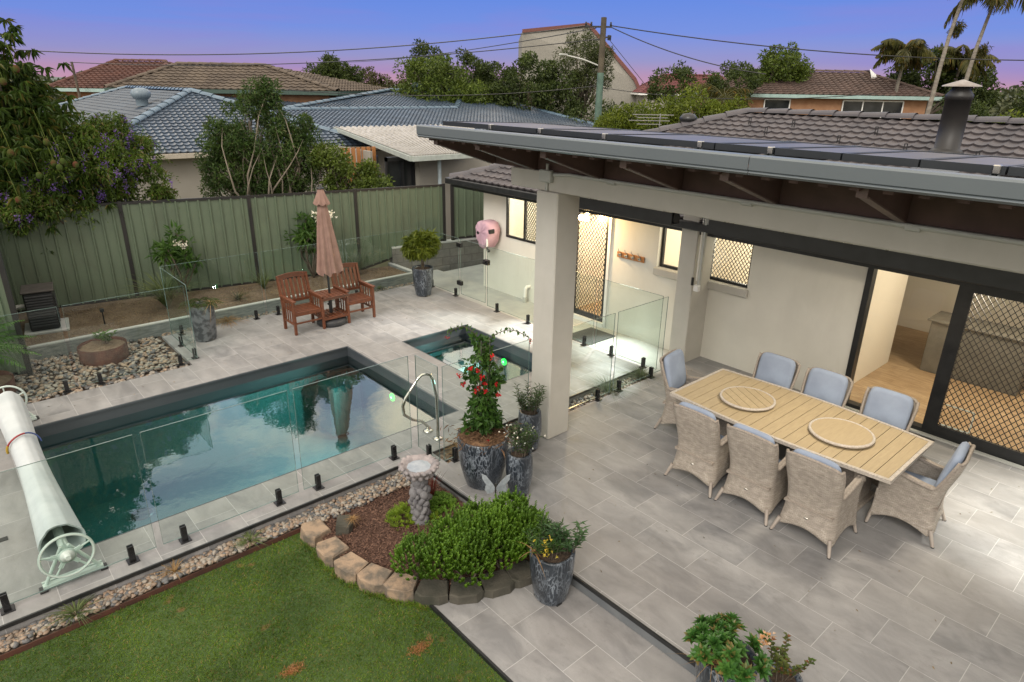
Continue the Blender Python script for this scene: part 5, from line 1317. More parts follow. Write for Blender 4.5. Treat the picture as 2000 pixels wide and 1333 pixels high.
V,F=leaf_arrays(np.array(P),np.array(D),np.array(Nn),np.array(Ls),np.array(Ls)*.55,.22,.05); fastmesh('rosettes',V,F,leafmat('succulent leaves',(.050,.155,.032),(.110,.235,.050),(.25,.20,.07),.3,.35),t)
P=[];D=[]
for cx_,cy_ in((x+.17,y-.14),(x+.22,y-.17),(x+.13,y-.17)):
    for k in range(16): P.append((cx_+rs.normal()*.012,cy_+rs.normal()*.012,.60+rs.uniform(-.01,.02))); D.append((math.cos(k*1.3),math.sin(k*1.3),.5))
V,F=leaf_arrays(np.array(P),np.array(D),rdir(len(P),1,rs),np.full(len(P),.026),np.full(len(P),.019)); fastmesh('flowers',V,F,L_['orange'],t)
V,F=blades((x-.16,y+.03,.46),26,.16,.005,.9,rs,1.5); fastmesh('dry_roots',V,F,M['straw'],t)
x,y=3.83,1.32
t=thing('potted_sprig','small round leaved plant rising beside the bottom succulent pot','plant',(x,y,0)); pot(t,x,y,0,.10,.13,.26,feet=False)
sprigs('foliage',t,(x,y,.24),9,.34,.16,.042,leafmat('round reddish green leaves',(.070,.125,.022),(.13,.13,.035),(.22,.09,.04),.3),51,.8,True,20,.8,.08)
# far weeping pot
x,y=7.53,11.22
t=thing('potted_tree','feathery weeping shrub in a tall dark faceted pot at the end of the pool deck','potted plant',(x,y,0)); pot(t,x,y,0,.155,.225,.60,n=14,belly=.01)
cl=[]
for i in range(60):
    a=rs.uniform(0,6.28); ph=math.acos(rs.uniform(-.45,1)); r=.27*rs.uniform(.55,1); cl.append((x+r*math.sin(ph)*math.cos(a)*1.15,y+r*math.sin(ph)*math.sin(a)*1.15,1.02+r*math.cos(ph)*1.1,.09))
crown('foliage',None,0,None,110,.13,L_['pine'],t,61,clumps=np.array(cl),wr=.09,up=-.9,droop=.5,jit=.6)
m=MB(); [m.tube([(x+.02*k,y,.56),(x+.06*k,y+.03*k,.95)],[.012,.006],6) for k in(-1,0,1)]; m.build('stems',M['bark'],t)
# left pot
x,y=3.16,11.42
t=thing('potted_palmlet','mottled grey pot with a small drooping palm beside the glass corner','potted plant',(x,y,0)); pot(t,x,y,0,.17,.20,.62,belly=.01,mat=simple('mottled grey glaze',(.125,.135,.145),.4,(.045,.05,.055),11,lo=.45,hi=.58,bmp=.15))
V=[];
fr=[]
for k in range(9): p_,v,f=frond((x,y,.60),k*.7+.3,1.0,.42,12,.14,rs,1.5,.012,.5); fr.append((v,f))
V,F=joinVF(fr); fastmesh('fronds',V,F,L_['grassy'],t)
V,F=blades((x+.14,y-.10,.62),30,.22,.012,1.0,rs,1.6); fastmesh('dry_leaves',V,F,M['straw'],t)
# -------- garden bed behind
def tuft(name,lab,cat,x,y,z,n,L,w,sp,mat,seed,droop=.6,group=None):
    r=np.random.RandomState(seed); V,F=blades((x,y,z),n,L,w,sp,r,droop); o=fastmesh(name,V,F,mat); return tag(o,lab,cat,group)
tuft('ponytail_plant','tall pale strappy plant in the garden bed against the fence left of the first post','plant',3.05,13.15,.13,230,1.15,.014,.55,L_['grassy'],71,.85)
tuft('grass_plant','spiky grass tuft in the bed behind the left timber seat','plant',4.95,13.25,.13,60,.55,.012,.7,L_['grassy'],72,.5)
tuft('grass_tree','fine radiating grass tree in the bed right of the parasol','plant',6.95,13.05,.13,300,.95,.006,.9,leafmat('blue green fine leaves',(.050,.085,.045),(.080,.120,.065),None,.3),73,.45)
tuft('grass_plant','low dark tuft in the middle of the garden bed soil','plant',4.25,12.85,.13,40,.3,.02,1.0,leafmat('dull low leaves',(.05,.06,.025),(.09,.09,.04),None,.3),74,.8)
tuft('straw_tuft','orange dry grass tuft lying on the pebbles left of the seats','dry grass',3.75,12.08,0.0,160,.30,.006,1.2,M['straw'],75,1.4)
tuft('grass_plant','small green tuft at the right end of the pebble edge by the weeping pot','plant',7.0,12.12,0.0,50,.2,.01,.9,L_['grassy'],76,.9)
for (x,y,z,lab,sd,wh) in((3.55,13.75,.13,'small white flowering frangipani in front of the fence left of the parasol',81,1),(6.15,13.45,.13,'white flowering frangipani half hidden behind the parasol',82,3)):
    t=thing('frangipani',lab,'shrub',(x,y,z)); r=np.random.RandomState(sd)
    cl=[(x+r.normal()*.20,y+r.normal()*.12,z+(.95 if sd==81 else 1.0)+r.normal()*.20,.12) for _ in range(14 if sd==81 else 26)]
    crown('foliage',None,0,None,26,.17,L_['plant'],t,sd,clumps=np.array(cl),wr=.28,up=.2,droop=.3)
    m=MB(); [limb(m,(x,y,z),c_[:3],.022,.009,r,6) for c_ in cl[:7]]; m.build('stems',M['bark'],t)
    P=[];D=[]
    for k in range(2 if sd==81 else 4):
        P=[];D=[];c0=np.array([x+.12*k*.745+(.12 if sd==82 else -.04),y-.12*k*.5-.12,z+(1.05 if sd==81 else 1.38-.11*(k%3))])
        for q in range(26): P.append(c0+r.normal(size=3)*.045); D.append(r.normal(size=3)+[0,0,.6])
        V,F=leaf_arrays(np.array(P),np.array(D),rdir(len(P),.5,r),np.full(len(P),.06),np.full(len(P),.045)); fastmesh('flower_cluster',V,F,L_['white'],t)
# bare twiggy leaf litter in bed
r=np.random.RandomState(9); n=9000; X=r.uniform(.75,7.95,n); Y=r.uniform(12.3,14.3,n); ok=Y<14.6-.18*X; X=X[ok];Y=Y[ok]; P=np.stack([X,Y,np.full(len(X),.133)+r.uniform(0,.015,len(X))],1)
V,F=leaf_arrays(P,rdir(len(P),0,r)*[1,1,.25],rdir(len(P),2,r),r.uniform(.02,.055,len(P)),r.uniform(.005,.012,len(P)),.1,.1); tag(fastmesh('leaf_litter',V,F,simpleleaf:=leafmat('dry leaf litter',(.16,.115,.07),(.27,.21,.14),(.07,.05,.03),.1)),'dry leaf litter covering the garden bed soil','leaf litter',kind='stuff')
# heat pump
t=thing('heat_pump','black louvred pool heat pump on a pale slab against the fence','heat pump',(1.12,13.25,.13))
ang=R_(-8); Mx=Matrix.Translation((1.14,13.3,.13))@Matrix.Rotation(ang,4,'Z')
MB().cbox((-.30,-.34,0),(.34,.34,.04),.006,Mx).build('slab',M['concrete'],t)
MB().cbox((-.20,-.26,.05),(.22,.26,.70),.02,Mx).build('body',M['black'],t)
m=MB()
for k in range(12): m.cbox((-.18,-.285,.12+k*.046),(.20,-.262,.145+k*.046),.003,Mx)
for k in range(9): m.cbox((.222,-.22,.15+k*.05),(.236,.22,.172+k*.05),.003,Mx)
m.build('louvres',simple('dark grey louvre',(.035,.037,.04),.4),t)
m=MB(); m.cbox((-.22,-.28,.70),(.24,.28,.73),.008,Mx); m.build('lid',simple('dusty black lid',(.05,.045,.04),.7),t)
m=MB(); m.tube([tuple(Mx@Vector(p)) for p in((-.2,-.05,.45),(-.32,-.05,.45),(-.36,-.07,.42),(-.37,-.07,.05))],.035,10); m.build('pipe',M['pvc'],t)
# bits in the bed
t=thing('garden_tap','thin black stake light standing in the garden bed soil','stake',(1.95,12.9,.13)); MB().tube([(1.95,12.9,.1),(1.95,12.9,.36)],.012,6).build('stake',M['black'],t); MB().cbox((1.92,12.87,.36),(1.98,12.93,.42),.005).build('lamp_head',M['black'],t)
# pebbles
r=np.random.RandomState(4)
def scatter(n,x0,x1,y0,y1,z,s0,s1,cond=None):
    X=r.uniform(x0,x1,n);Y=r.uniform(y0,y1,n)
    if cond is not None: k=cond(X,Y); X=X[k];Y=Y[k]
    return np.stack([X,Y,z+r.uniform(-.01,.015,len(X))],1),r.uniform(s0,s1,len(X))
P,s=scatter(2600,-1.5,2.56,10.44,12.2,-.025,.022,.048,lambda X,Y:(((X-1.66)**2+(Y-11.62)**2)>.36**2)); V,F=pebbles(P,s,r); tag(fastmesh('river_pebbles',V,F,M['pebble'],smooth=True),'mixed river pebbles covering the ground behind the left glass fence','pebbles',kind='stuff')
P1,s1=scatter(2300,-1,3.6,5.63,5.80,-.09,.015,.034); P2,s2=scatter(420,2.25,3.64,5.42,5.6,-.06,.016,.034,lambda X,Y:Y>5.50+.0*X); P3,s3=scatter(1300,3.97,8.0,5.53,5.81,-.085,.016,.034); P4,s4=scatter(800,2.65,7.9,12.04,12.2,-.02,.016,.036)
for nm,P,s,lab in(('drain_pebbles',P1,s1,'larger tan and grey pebbles in the strip between lawn and pool deck'),('bed_pebbles',P2,s2,'small pebbles at the edge of the mulch bed by the bird bath'),('planting_pebbles',P3,s3,'small pebbles under the glass fence between patio and plunge pool'),('edge_pebbles',P4,s4,'small pebbles between the pool deck and the sleeper wall')):
    V,F=pebbles(P,s,r); tag(fastmesh(nm,V,F,M['pebble'],smooth=True),lab,'pebbles',kind='stuff')
# rusty steel planter rings
def ring(x,y,z,R,h,lab,seed,plant=True):
    t=thing('steel_planter_ring',lab,'planter',(x,y,z)); m=MB(); w=lambda a,i:1+.012*math.sin(2*a)
    m.lathe([(R,z),(R,z+h),(R-.006,z+h),(R-.006,z+.05)],(x,y,0),48,cap=False,wob=w); m.build('ring',M['rust'],t)
    m=MB(); rs2=np.random.RandomState(seed); rows=[[(x+q*R*math.cos(a),y+q*R*math.sin(a),z+h-.05+.03*(1-q)+.01*rs2.normal()) for a in np.linspace(0,6.283,25)[:-1]] for q in(.985,.7,.4,.1,.001)]; m.grid(rows,True,True); m.build('soil',M['bedsoil'],t)
    if plant: sprigs('seedling',t,(x+.05,y+.05,z+h-.04),7,.26,.2,.11,L_['plant'],seed,.5,True,9,.5,.05)
    return t
ring(1.66,11.62,-.05,.345,.27,'low rusty steel planter ring with a seedling among the pebbles',91)
ring(.02,11.10,-.05,.42,.26,'rusty steel planter ring at the left picture edge near the fence end',92,False)
# fern at far left
t=thing('tree_fern','bright feathery leaved shrub at the left picture edge in front of the green fence','fern',(-.05,11.2,.1)); fr=[]
for k in range(22): p_,v,f=frond((-.05,11.15,.55),k*.62,1.15-.03*k,.95,26,.16,rs,1.05,.022,.2); fr.append((v,f))
V,F=joinVF(fr); fastmesh('fronds',V,F,leafmat('bright ferny leaves',(.055,.145,.022),(.100,.215,.040),None,.35),t)
MB().tube([(-.05,11.2,.1),(-.05,11.16,.6)],[.03,.02],8).build('trunk',M['bark'],t)
# grasses in the planting strip and others
for x,y,L,sd,lab in((7.0,5.66,.42,101,'wispy grey green grass clump behind the glass right of the big column'),(7.78,5.66,.33,102,'wispy grass clump at the foot of the wall column')):
    tuft('ornamental_grass',lab,'grass clump',x,y,-.09,300,L,.005,.9,leafmat('wispy grass %d'%sd,(.075,.110,.055),(.13,.17,.095),None,.4),sd,.9)
tuft('ornamental_grass','straw coloured grass clump behind the largest pot','grass clump',4.32,5.68,-.09,240,.36,.006,1.0,M['straw'],103,1.1); tuft('ornamental_grass','green grass clump between the two slim pots','grass clump',4.62,5.66,-.09,240,.36,.006,.9,L_['grassy'],104,.8)
for x,lab,sd in((.20,'flax tuft in the pebble drain nearest the left picture edge',105),(1.68,'small green tuft in the pebble drain beside the lawn centre',106),(.98,'thin brown tuft in the pebble drain below the roller foot',107)): tuft('flax_tuft',lab,'grass tuft',x,5.70,-.10,80 if sd!=107 else 26,.19 if sd!=106 else .15,.010,1.0,L_['grassy'] if sd!=107 else M['straw'],sd,.8)
# ================================================================ FRONT BED
r=np.random.RandomState(14)
X=r.uniform(2.2,3.67,16000);Y=r.uniform(3.6,5.54,16000); k=inpoly(X,Y,[(p[0],p[1]) for p in BED]); X=X[k];Y=Y[k]
P=np.stack([X,Y,-.083+r.uniform(0,.022,len(X))],1); V,F=leaf_arrays(P,rdir(len(P),0,r)*[1,1,.3],rdir(len(P),2,r),r.uniform(.018,.05,len(P)),r.uniform(.006,.014,len(P)),.05,.05); tag(fastmesh('bark_chips',V,F,M['chips']),'red brown bark chips covering the bed round the bird bath','bark mulch',kind='stuff')
# retaining blocks
def block(x,y,ang,w,d,h,mat,lab,z=-.15,tilt=0):
    Mx=Matrix.Translation((x,y,z))@Matrix.Rotation(ang,4,'Z')@Matrix.Rotation(tilt,4,'X'); rr=np.random.RandomState(int(x*1000)%999)
    o=[(-.5,-.30),(-.28,-.5),(.28,-.5),(.5,-.30),(.40,.5),(-.40,.5)]; n=6; vs=[];
    for s,zz in((1.02,0),(1.0,h*.9),(.93,h)): vs+=[Mx@Vector((a*w*s+rr.normal()*.004,b*d*s+rr.normal()*.004,zz+rr.normal()*.003)) for a,b in o]
    m=MB(); m.add(vs,[tuple(range(n))[::-1],tuple(range(2*n,3*n))]+[(k*n+i,k*n+(i+1)%n,(k+1)*n+(i+1)%n,(k+1)*n+i) for k in(0,1) for i in range(n)])
    b=m.build('retaining_block',mat); tag(b,lab,'garden block','blocks edging the mulch bed'); return b
path_=[(2.23,5.42),(2.225,5.05),(2.245,4.72),(2.34,4.44),(2.47,4.19),(2.64,3.95),(2.87,3.765),(3.14,3.655),(3.40,3.60)]
labs=['darker tan block at the top end of the curved edging beside the pebble drain','second tan block from the top end of the curved edging','third tan block from the top, beside the grass and bark chips','fourth tan block from the top of the curved edging','tan block in front of the left end of the hedge','weathered block below the left side of the hedge where grass meets paving','dark block under the middle of the hedge','dark block under the right half of the hedge','last dark block of the edging beside the squarish flower pot']
for i,(x,y) in enumerate(path_):
    a=Vector(path_[max(0,i-1)]);b=Vector(path_[min(8,i+1)]); ang=math.atan2((b-a)[1],(b-a)[0])
    block(x,y,ang,.300,.235,.12,M['stone_tan'] if i<5 else M['stone_dark'],labs[i])  # blocks along the hedge take the darker of the two block colours
block(2.47,5.27,R_(60),.20,.16,.13,M['stone_dark'],'loose grey block lying on the bark chips inside the edging',z=-.10,tilt=.15)
tuft('dry_tuft','dry yellow tuft on the loose grey block','dry grass',2.55,5.22,.03,60,.07,.006,1.0,M['straw'],110,1.2)
# hedge
t=thing('box_hedge','dense bright green clipped hedge in the front of the mulch bed','hedge',(3.05,3.95,-.1))
cl=[]; r=np.random.RandomState(77)
spine=[(2.66,4.18,.30),(2.82,3.98,.34),(3.02,3.93,.42),(3.22,3.90,.47),(3.42,3.88,.46),(3.55,3.95,.50),(3.60,3.80,.40),(3.0,4.12,.40),(3.25,4.1,.44),(2.95,3.83,.3),(3.3,3.78,.3),(3.55,3.76,.3)]
P=[];D=[]
for q in range(3000):
    c=spine[r.randint(len(spine))]; d=unit(r.normal(size=3)); 
    if d[2]<-.35: d[2]=-d[2]
    h=c[2]; p=np.array([c[0],c[1],h*.42])+d*np.array([.235,.215,h*.60])*r.uniform(.78,1.0); 
    ax=unit(d*.6+np.array([0,0,1.1])+r.normal(size=3)*.15); Ls=r.uniform(.03,.085) if r.uniform()>.12 else r.uniform(.10,.17)
    for k in range(22):
        f=k/22; az=k*2.4; v=np.array([math.cos(az),math.sin(az),0]); P.append(p+ax*Ls*f); D.append(v*.8+ax*.75)
P=np.array(P);D=np.array(D); P[:,2]=np.maximum(P[:,2]-.02,-.08); V,F=leaf_arrays(P,D,np.tile([0,0,1.],(len(P),1)),r.uniform(.015,.026,len(P)),r.uniform(.012,.018,len(P)),.15,.05); fastmesh('foliage',V,F,L_['hedge'],t)
m=MB(); [limb(m,(c[0],c[1],-.09),(c[0]+r.normal()*.06,c[1]+r.normal()*.06,c[2]*.8),.012,.004,r,5) for c in spine for _ in range(3)]; m.build('stems',M['bark'],t)
# lime ground plants and low plants round the bird bath
def cushion(name,lab,x,y,z,R,H,n,leaf,mat,seed,wr=.4):
    r=np.random.RandomState(seed); t=thing(name,lab,'plant',(x,y,z)); P=[];D=[]
    for i in range(n):
        a=r.uniform(0,6.28); q=math.sqrt(r.uniform(0,1)); p0=np.array([x+R*q*math.cos(a),y+R*q*math.sin(a),z+H*(1-q*q)*r.uniform(.6,1)]); ax=unit(np.array([math.cos(a)*q,math.sin(a)*q,.8])+r.normal(size=3)*.25)
        for k in range(12): az=k*2.4; v=np.array([math.cos(az),math.sin(az),0]); P.append(p0+ax*.05*k/12); D.append(v+ax*.6)
    P=np.array(P); V,F=leaf_arrays(P,np.array(D),np.tile([0,0,1.],(len(P),1)),leaf*r.uniform(.6,1.1,len(P)),leaf*wr*r.uniform(.7,1.1,len(P)),.1,.1); fastmesh('foliage',V,F,mat,t); return t
cushion('lime_sedum','bright lime feathery plant left of the bird bath pedestal',3.0,5.02,-.09,.13,.17,150,.035,L_['limeplant'],121,.3)
cushion('parsley_plant','light green low leafy plant behind the bird bath near the paving edge',3.45,4.98,-.09,.16,.10,170,.035,leafmat('light low leaves',(.10,.22,.02),(.17,.30,.04),None,.4),122,.5)
cushion('low_plant','small purple green plant between bird bath and hedge',3.42,4.55,-.09,.13,.06,60,.03,leafmat('purple low leaves',(.06,.05,.045),(.11,.07,.10),None,.3),123,.4)
cushion('tiny_lime_plant','tiny lime plant at the right foot of the bird bath',3.26,4.83,-.09,.05,.07,30,.03,L_['limeplant'],124,.3)
tuft('red_cordyline','small dark red strappy plant behind the bird bath bowl','plant',3.42,5.08,-.09,40,.48,.012,.3,leafmat('dark red strappy leaves',(.16,.02,.02),(.10,.03,.02),None,.3),125,.5)
# bird bath
x,y,z=3.16,4.90,-.10
t=thing('bird_bath','ornate cast stone bird bath with scalloped bowl on a sculpted pedestal','bird bath',(x,y,z))
def wobb(a,i): return 1+.05*math.sin(9*a+i)*(i>3)
m=MB(); m.lathe([(.055,.52),(.10,.56),(.155,.615),(.185,.655),(.195,.675),(.185,.69),(.165,.692),(.135,.670),(.10,.650),(.05,.640),(.0001,.638)],(x,y,z),54,wob=lambda a,i:1+(.035*math.sin(10*a)+.02*math.sin(23*a+i) if 2<=i<=7 else 0),cap=False)
r=np.random.RandomState(6)
for k in range(20): a=k*6.283/20; m.ball((x+.185*math.cos(a),y+.185*math.sin(a),z+.672+.008*r.normal()),.026,5,(1.2,.9,.75),Matrix.Rotation(a+.6,3,'Z'))
for k in range(14): a=k*6.283/14+.2; m.ball((x+.135*math.cos(a),y+.135*math.sin(a),z+.605),.035,5,(1.1,.8,1.0),Matrix.Rotation(a,3,'Z'))
m.build('bowl',simple('pinkish cast stone',(.34,.30,.295),.85,(.17,.16,.165),9,bmp=.5,bsc=60),t)
m=MB(); m.lathe([(.0001,.6605),(.142,.6605)],(x,y,z),30,cap=False); m.build('water',simple('shallow water',(.22,.26,.30),.06,(.30,.34,.38),14,spec=.9),t)
m=MB(); m.lathe([(.105,0),(.10,.06),(.075,.12),(.07,.3),(.06,.42),(.075,.50),(.06,.54)],(x,y,z),24)
for k in range(58):
    a=k*2.4; zz=.05+.50*k/58; rr=.075 if zz<.4 else .055; s=r.uniform(.030,.052)*(1 if zz<.42 else .75); m.ball((x+rr*math.cos(a),y+rr*math.sin(a),z+zz),s,6,(r.uniform(.7,1.2),r.uniform(.7,1.1),r.uniform(.8,1.5)),Euler((r.uniform(-.6,.6),r.uniform(-.6,.6),a)).to_matrix())
for k in range(8): a=k*.785; m.ball((x+.06*math.cos(a),y+.06*math.sin(a),z+.50),.045,6,(.5,.9,1.5),Matrix.Rotation(a,3,'Z'))
m.build('pedestal',M['stone_grey'],t)
# butterfly ornament
x,y,z=3.72,4.36,-.27
t=thing('butterfly_ornament','pale metal butterfly garden stake behind the hedge top','garden ornament',(x,y,z)); pts=[(0,0),(.03,.05),(.10,.13),(.145,.145),(.14,.09),(.10,.03),(.115,-.03),(.085,-.08),(.03,-.05)]
for sg in(-1,1):
    m=MB(); C=Vector((x,y,z+.60)); q=[C+RT*sg*a+Vector((.2*a,.2*a,b)) for a,b in pts]; n=len(q); nn=Vector((.667,.745,0))*.004
    m.add([p-nn for p in q]+[p+nn for p in q],[tuple(range(n)),tuple(range(n,2*n))[::-1]]+[(i,(i+1)%n,n+(i+1)%n,n+i) for i in range(n)]); w=m.build('wing',simple('pale tin',(.42,.47,.50),.4,(.30,.34,.37),30,metal=.3) if sg<0 else bpy.data.materials['pale tin'],t)
m=MB(); m.tube([(x,y,z),(x,y,z+.60)],.004,5); m.tube([(x,y,z+.54),(x,y,z+.66)],.008,6); m.build('body_stake',M['steel'],t)
tag(MB().lathe([(.022,0),(.03,.02),(.022,.04)],(3.26,4.28,.40),16,M=None).build('ring_ornament',M['white_paint']),'tiny white ring ornament poking out of the hedge','garden ornament') if False else None
# lawn blades
r=np.random.RandomState(2); n=125000
X=r.uniform(-.9,2.56,n);Y=r.uniform(1.6,5.60,n); w=inpoly(X,Y,[(-.9,1.6),(2.54,1.6),(2.54,3.93),(2.5,3.98),(2.22,4.35),(2.10,4.7),(2.08,5.2),(2.12,5.58),(-.9,5.58)]); X=X[w];Y=Y[w]
patch=np.zeros(len(X))
for px,py,pr_ in((2.23,3.55,.10),(1.35,4.02,.09),(1.65,3.35,.08),(1.2,3.15,.07),(1.95,3.15,.06),(.9,5.2,.06),(.75,5.35,.07)): patch=np.maximum(patch,np.exp(-(((X-px)/pr_)**2+((Y-py)/(pr_*.6))**2)))
keep=r.uniform(size=len(X))>patch*.85; X=X[keep];Y=Y[keep]
lum=.5+.5*np.sin(X*3.1+Y*1.7)*np.sin(Y*4.3-X)
P=np.stack([X,Y,np.full(len(X),-.15)],1); D=r.normal(size=P.shape)*[.75,.75,.15]+[0,0,.75]; V,F=leaf_arrays(P,D,rdir(len(P),0,r),r.uniform(.016,.036,len(P))*(.8+.35*lum),r.uniform(.0022,.0040,len(P)),.02,.25)
tag(fastmesh('grass',V,F,M['grass']),'short green lawn grass with a few brown patches','grass',kind='stuff')
P=[]
for px,py,pr_ in((2.23,3.55,.065),(1.35,4.02,.055),(1.65,3.35,.05),(1.95,3.15,.04)):
    for k in range(420): P.append((px+r.normal()*pr_*.8,py+r.normal()*pr_*.42,-.148))
P=np.array(P); V,F=leaf_arrays(P,r.normal(size=P.shape)*[.8,.8,.1]+[0,0,.3],rdir(len(P),0,r),r.uniform(.016,.034,len(P)),r.uniform(.003,.005,len(P)),.02,.25)
tag(fastmesh('dead_grass',V,F,leafmat('orange dead grass',(.36,.15,.06),(.46,.24,.11),None,.2)),'orange dead patches in the lawn','grass',kind='stuff')
P=[]
for k in range(420):
    f=r.uniform(0,8); i=int(f); a=np.array(path_[i]);b=np.array(path_[min(8,i+1)]); p=a+(b-a)*(f-i); d=(b-a); nrm=np.array([d[1],-d[0]])/max(1e-6,np.linalg.norm(d)) if i<8 else np.array([0,-1]); nrm=nrm if nrm[0]+nrm[1]<0 else -nrm; p=p+nrm*r.uniform(.11,.16); P.append((p[0],p[1],-.15))
P=[q for q in P if q[0]<2.56]
V,F=blades(np.repeat(np.array(P),4,0),0,.075,.004,.6,r,.7); tag(fastmesh('edge_grass',V,F,M['grass']),'longer grass growing against the garden blocks','grass',kind='stuff')
# dry leaves blown onto the paving
r=np.random.RandomState(55); n=90; X=np.concatenate([r.uniform(3.8,9,n),r.uniform(.2,7.9,n)]); Y=np.concatenate([r.uniform(.5,5.3,n),r.uniform(9.8,11.9,n)]); k=~((X<2.7)&(Y>10.3)); X=X[k];Y=Y[k]
P=np.stack([X,Y,np.full(len(X),.004)],1); V,F=leaf_arrays(P,rdir(len(P),0,r)*[1,1,.1],rdir(len(P),3,r),r.uniform(.015,.04,len(P)),r.uniform(.006,.014,len(P)),.2,.05); tag(fastmesh('fallen_leaves',V,F,bpy.data.materials['dry leaf litter']),'scattered small dry leaves on the grey paving','leaf litter',kind='stuff')
# ================================================================ NEIGHBOURHOOD
M['bluetile']=simple('slate blue glazed roof tile',(.060,.085,.118),.30,(.042,.060,.085),1.5,spec=.7)
M['bluecap']=simple('pale blue ridge tile',(.095,.15,.20),.4,(.075,.12,.165),3)
M['browntile']=simple('weathered tan roof tile',(.105,.082,.060),.85,(.065,.050,.038),1.2)
M['redtile']=simple('dark red roof tile',(.080,.030,.020),.85,(.052,.020,.014),1.2)
M['brownroof2']=simple('brown roof tile',(.095,.062,.050),.85,(.062,.041,.033),1.2)
M['neigh_wall']=simple('neighbour cream wall',(.30,.285,.25),.85,(.27,.255,.22),1)
M['orange_brick']=simple('warm orange brick',(.32,.175,.095),.85,(.27,.14,.075),3)
M['white_metal']=simple('cream ribbed roofing',(.40,.385,.35),.55,(.27,.255,.22),2)
M['teal_trim']=simple('pale teal trim',(.30,.42,.40),.5,(.25,.36,.34),3)
def ventilator(parent,x,y,z,mat):
    m=MB(); m.lathe([(.20,-.22),(.20,0),(.26,.03),(.32,.12),(.33,.22),(.26,.33),(.12,.38),(.0001,.39)],(x,y,z),20,wob=lambda a,i:1+.03*math.cos(14*a)*(i>2)); m.build('roof_ventilator',mat,parent)
# --- blue house left wing
def SC(p,k): return (p[0]*k,p[1]*k,4.15+(p[2]-4.15)*k)
b=thing('neighbour_house','neighbour house wing with slate blue tiled hip roof and round ventilator behind the left fence','house',(6.5,22,0))
EZb=2.45; cL=(2.9,18.55,EZb); cR=(10.6,17.9,EZb); ap=(6.85,22.3,3.86); ap2=(6.85,29.5,3.86); bL=(2.9,34,EZb); bR=(10.6,34,EZb)
KW=1.22; cL,cR,ap,ap2,bL,bR=[SC(p,KW) for p in(cL,cR,ap,ap2,bL,bR)]
m=MB(); face3(m,[cL,cR,ap],.20,.25,.034,.036,5); face3(m,[bL,cL,ap,ap2],.20,.25,.03,.036,4); face3(m,[cR,bR,ap2,ap],.20,.25,.03,.036,4); m.add([bL,bR,ap2],[(0,1,2)]); r1=m.build('roof',M['bluetile'],b)
m=MB(); [ridgecap(m,Vector(p)+Vector((0,0,.04)),Vector(q)+Vector((0,0,.05)),.15,.45) for p,q in((cL,ap),(cR,ap),(ap,ap2),(bL,ap2))]; m.build('ridge_cap',M['bluecap'],r1)
ventilator(r1,*SC((5.55,22.6,3.62),KW),simple('blue grey ventilator',(.16,.21,.25),.4))
m=MB(); m.box((cL[0],cL[1]-.12,EZb-.14),(cR[0]+.2,cL[1]-.02,EZb)); A=Vector(cL);B=Vector(cR); 
m=MB(); m.bar(A+Vector((0,-.06,-.08)),B+Vector((0,-.06,-.08)),.12,.14); m.build('gutter',simple('cream gutter',(.42,.38,.31),.5),r1)
m=MB(); m.bar(Vector((4.2,23.1,.7)),Vector((12.6,22.4,.7)),.2,2.6); m.bar(Vector((4.2,23.1,.7)),Vector((4.2,40,.7)),.2,2.6); m.build('wall',M['neigh_wall'],b)
m=MB(); m.bar(Vector(cL)+Vector((0,.3,-.15)),Vector(cR)+Vector((0,.3,-.15)),.6,.02); m.build('eave_lining',M['neigh_wall'],b)
# --- blue house main roof
b=thing('neighbour_house','long neighbour house with large slate blue tiled roof stretching behind the patio roof','house',(16,22,0))
KM=1.38; Q=lambda *p: SC(p,KM)
lr1=Q(17.1,22.7,3.27); lr0=Q(7.5,22.7,3.27); ap=Q(20.3,26.3,3.90); e1=Q(22.0,18.0,EZb); e0=Q(7.5,18.0,EZb)
m=MB(); face3(m,[e0,e1,ap,lr1,lr0],.22,.27,.036,.04,5); m.quad(lr0,lr1,Q(17.1,23.4,3.12),Q(7.5,23.4,3.12)); rr=m.build('roof',M['bluetile'],b)
u0,u1=Q(9.0,23.9,3.05),Q(17.3,23.0,3.20); apl=Q(16.4,26.6,3.88)
m=MB(); face3(m,[u0,u1,ap,apl],.22,.27,.04,.045,4); m.build('roof',M['bluetile'],b)
v0,v1,v2,v3=Q(6.8,26.5,3.30),Q(17.5,26.2,3.30),Q(17.5,30.5,3.72),Q(9.6,30.5,3.72)
m=MB(); face3(m,[v0,v1,v2,v3],.22,.27,.04,.045,4); m.quad(v3,v2,Q(17.5,36,2.6),Q(9.6,36,2.6)); m.build('roof',M['bluetile'],b)
m=MB(); m.quad(ap,Q(23.5,24,2.45),Q(28,34,2.45),Q(17,34,2.45)); m.add([ap,e1,Q(23.5,24,2.45)],[(0,1,2)]); m.build('roof',M['bluetile'],b)
m=MB(); [ridgecap(m,Vector(p)+Vector((0,0,.05)),Vector(q)+Vector((0,0,.05)),.17,.5) for p,q in((lr0,lr1),(lr1,ap),(u0,apl),(apl,ap),(e1,ap),(v3,v2),(v0,v3))]; m.build('ridge_cap',M['bluecap'],rr)
ventilator(b,*Q(17.2,25.6,3.98),M['bluecap']); ventilator(b,*Q(12.6,31.2,3.80),M['bluecap'])
m=MB(); m.bar(Vector(Q(7.5,19,1.1)),Vector(Q(21.5,19,1.1)),.2,3.0); m.build('wall',M['neigh_wall'],b)
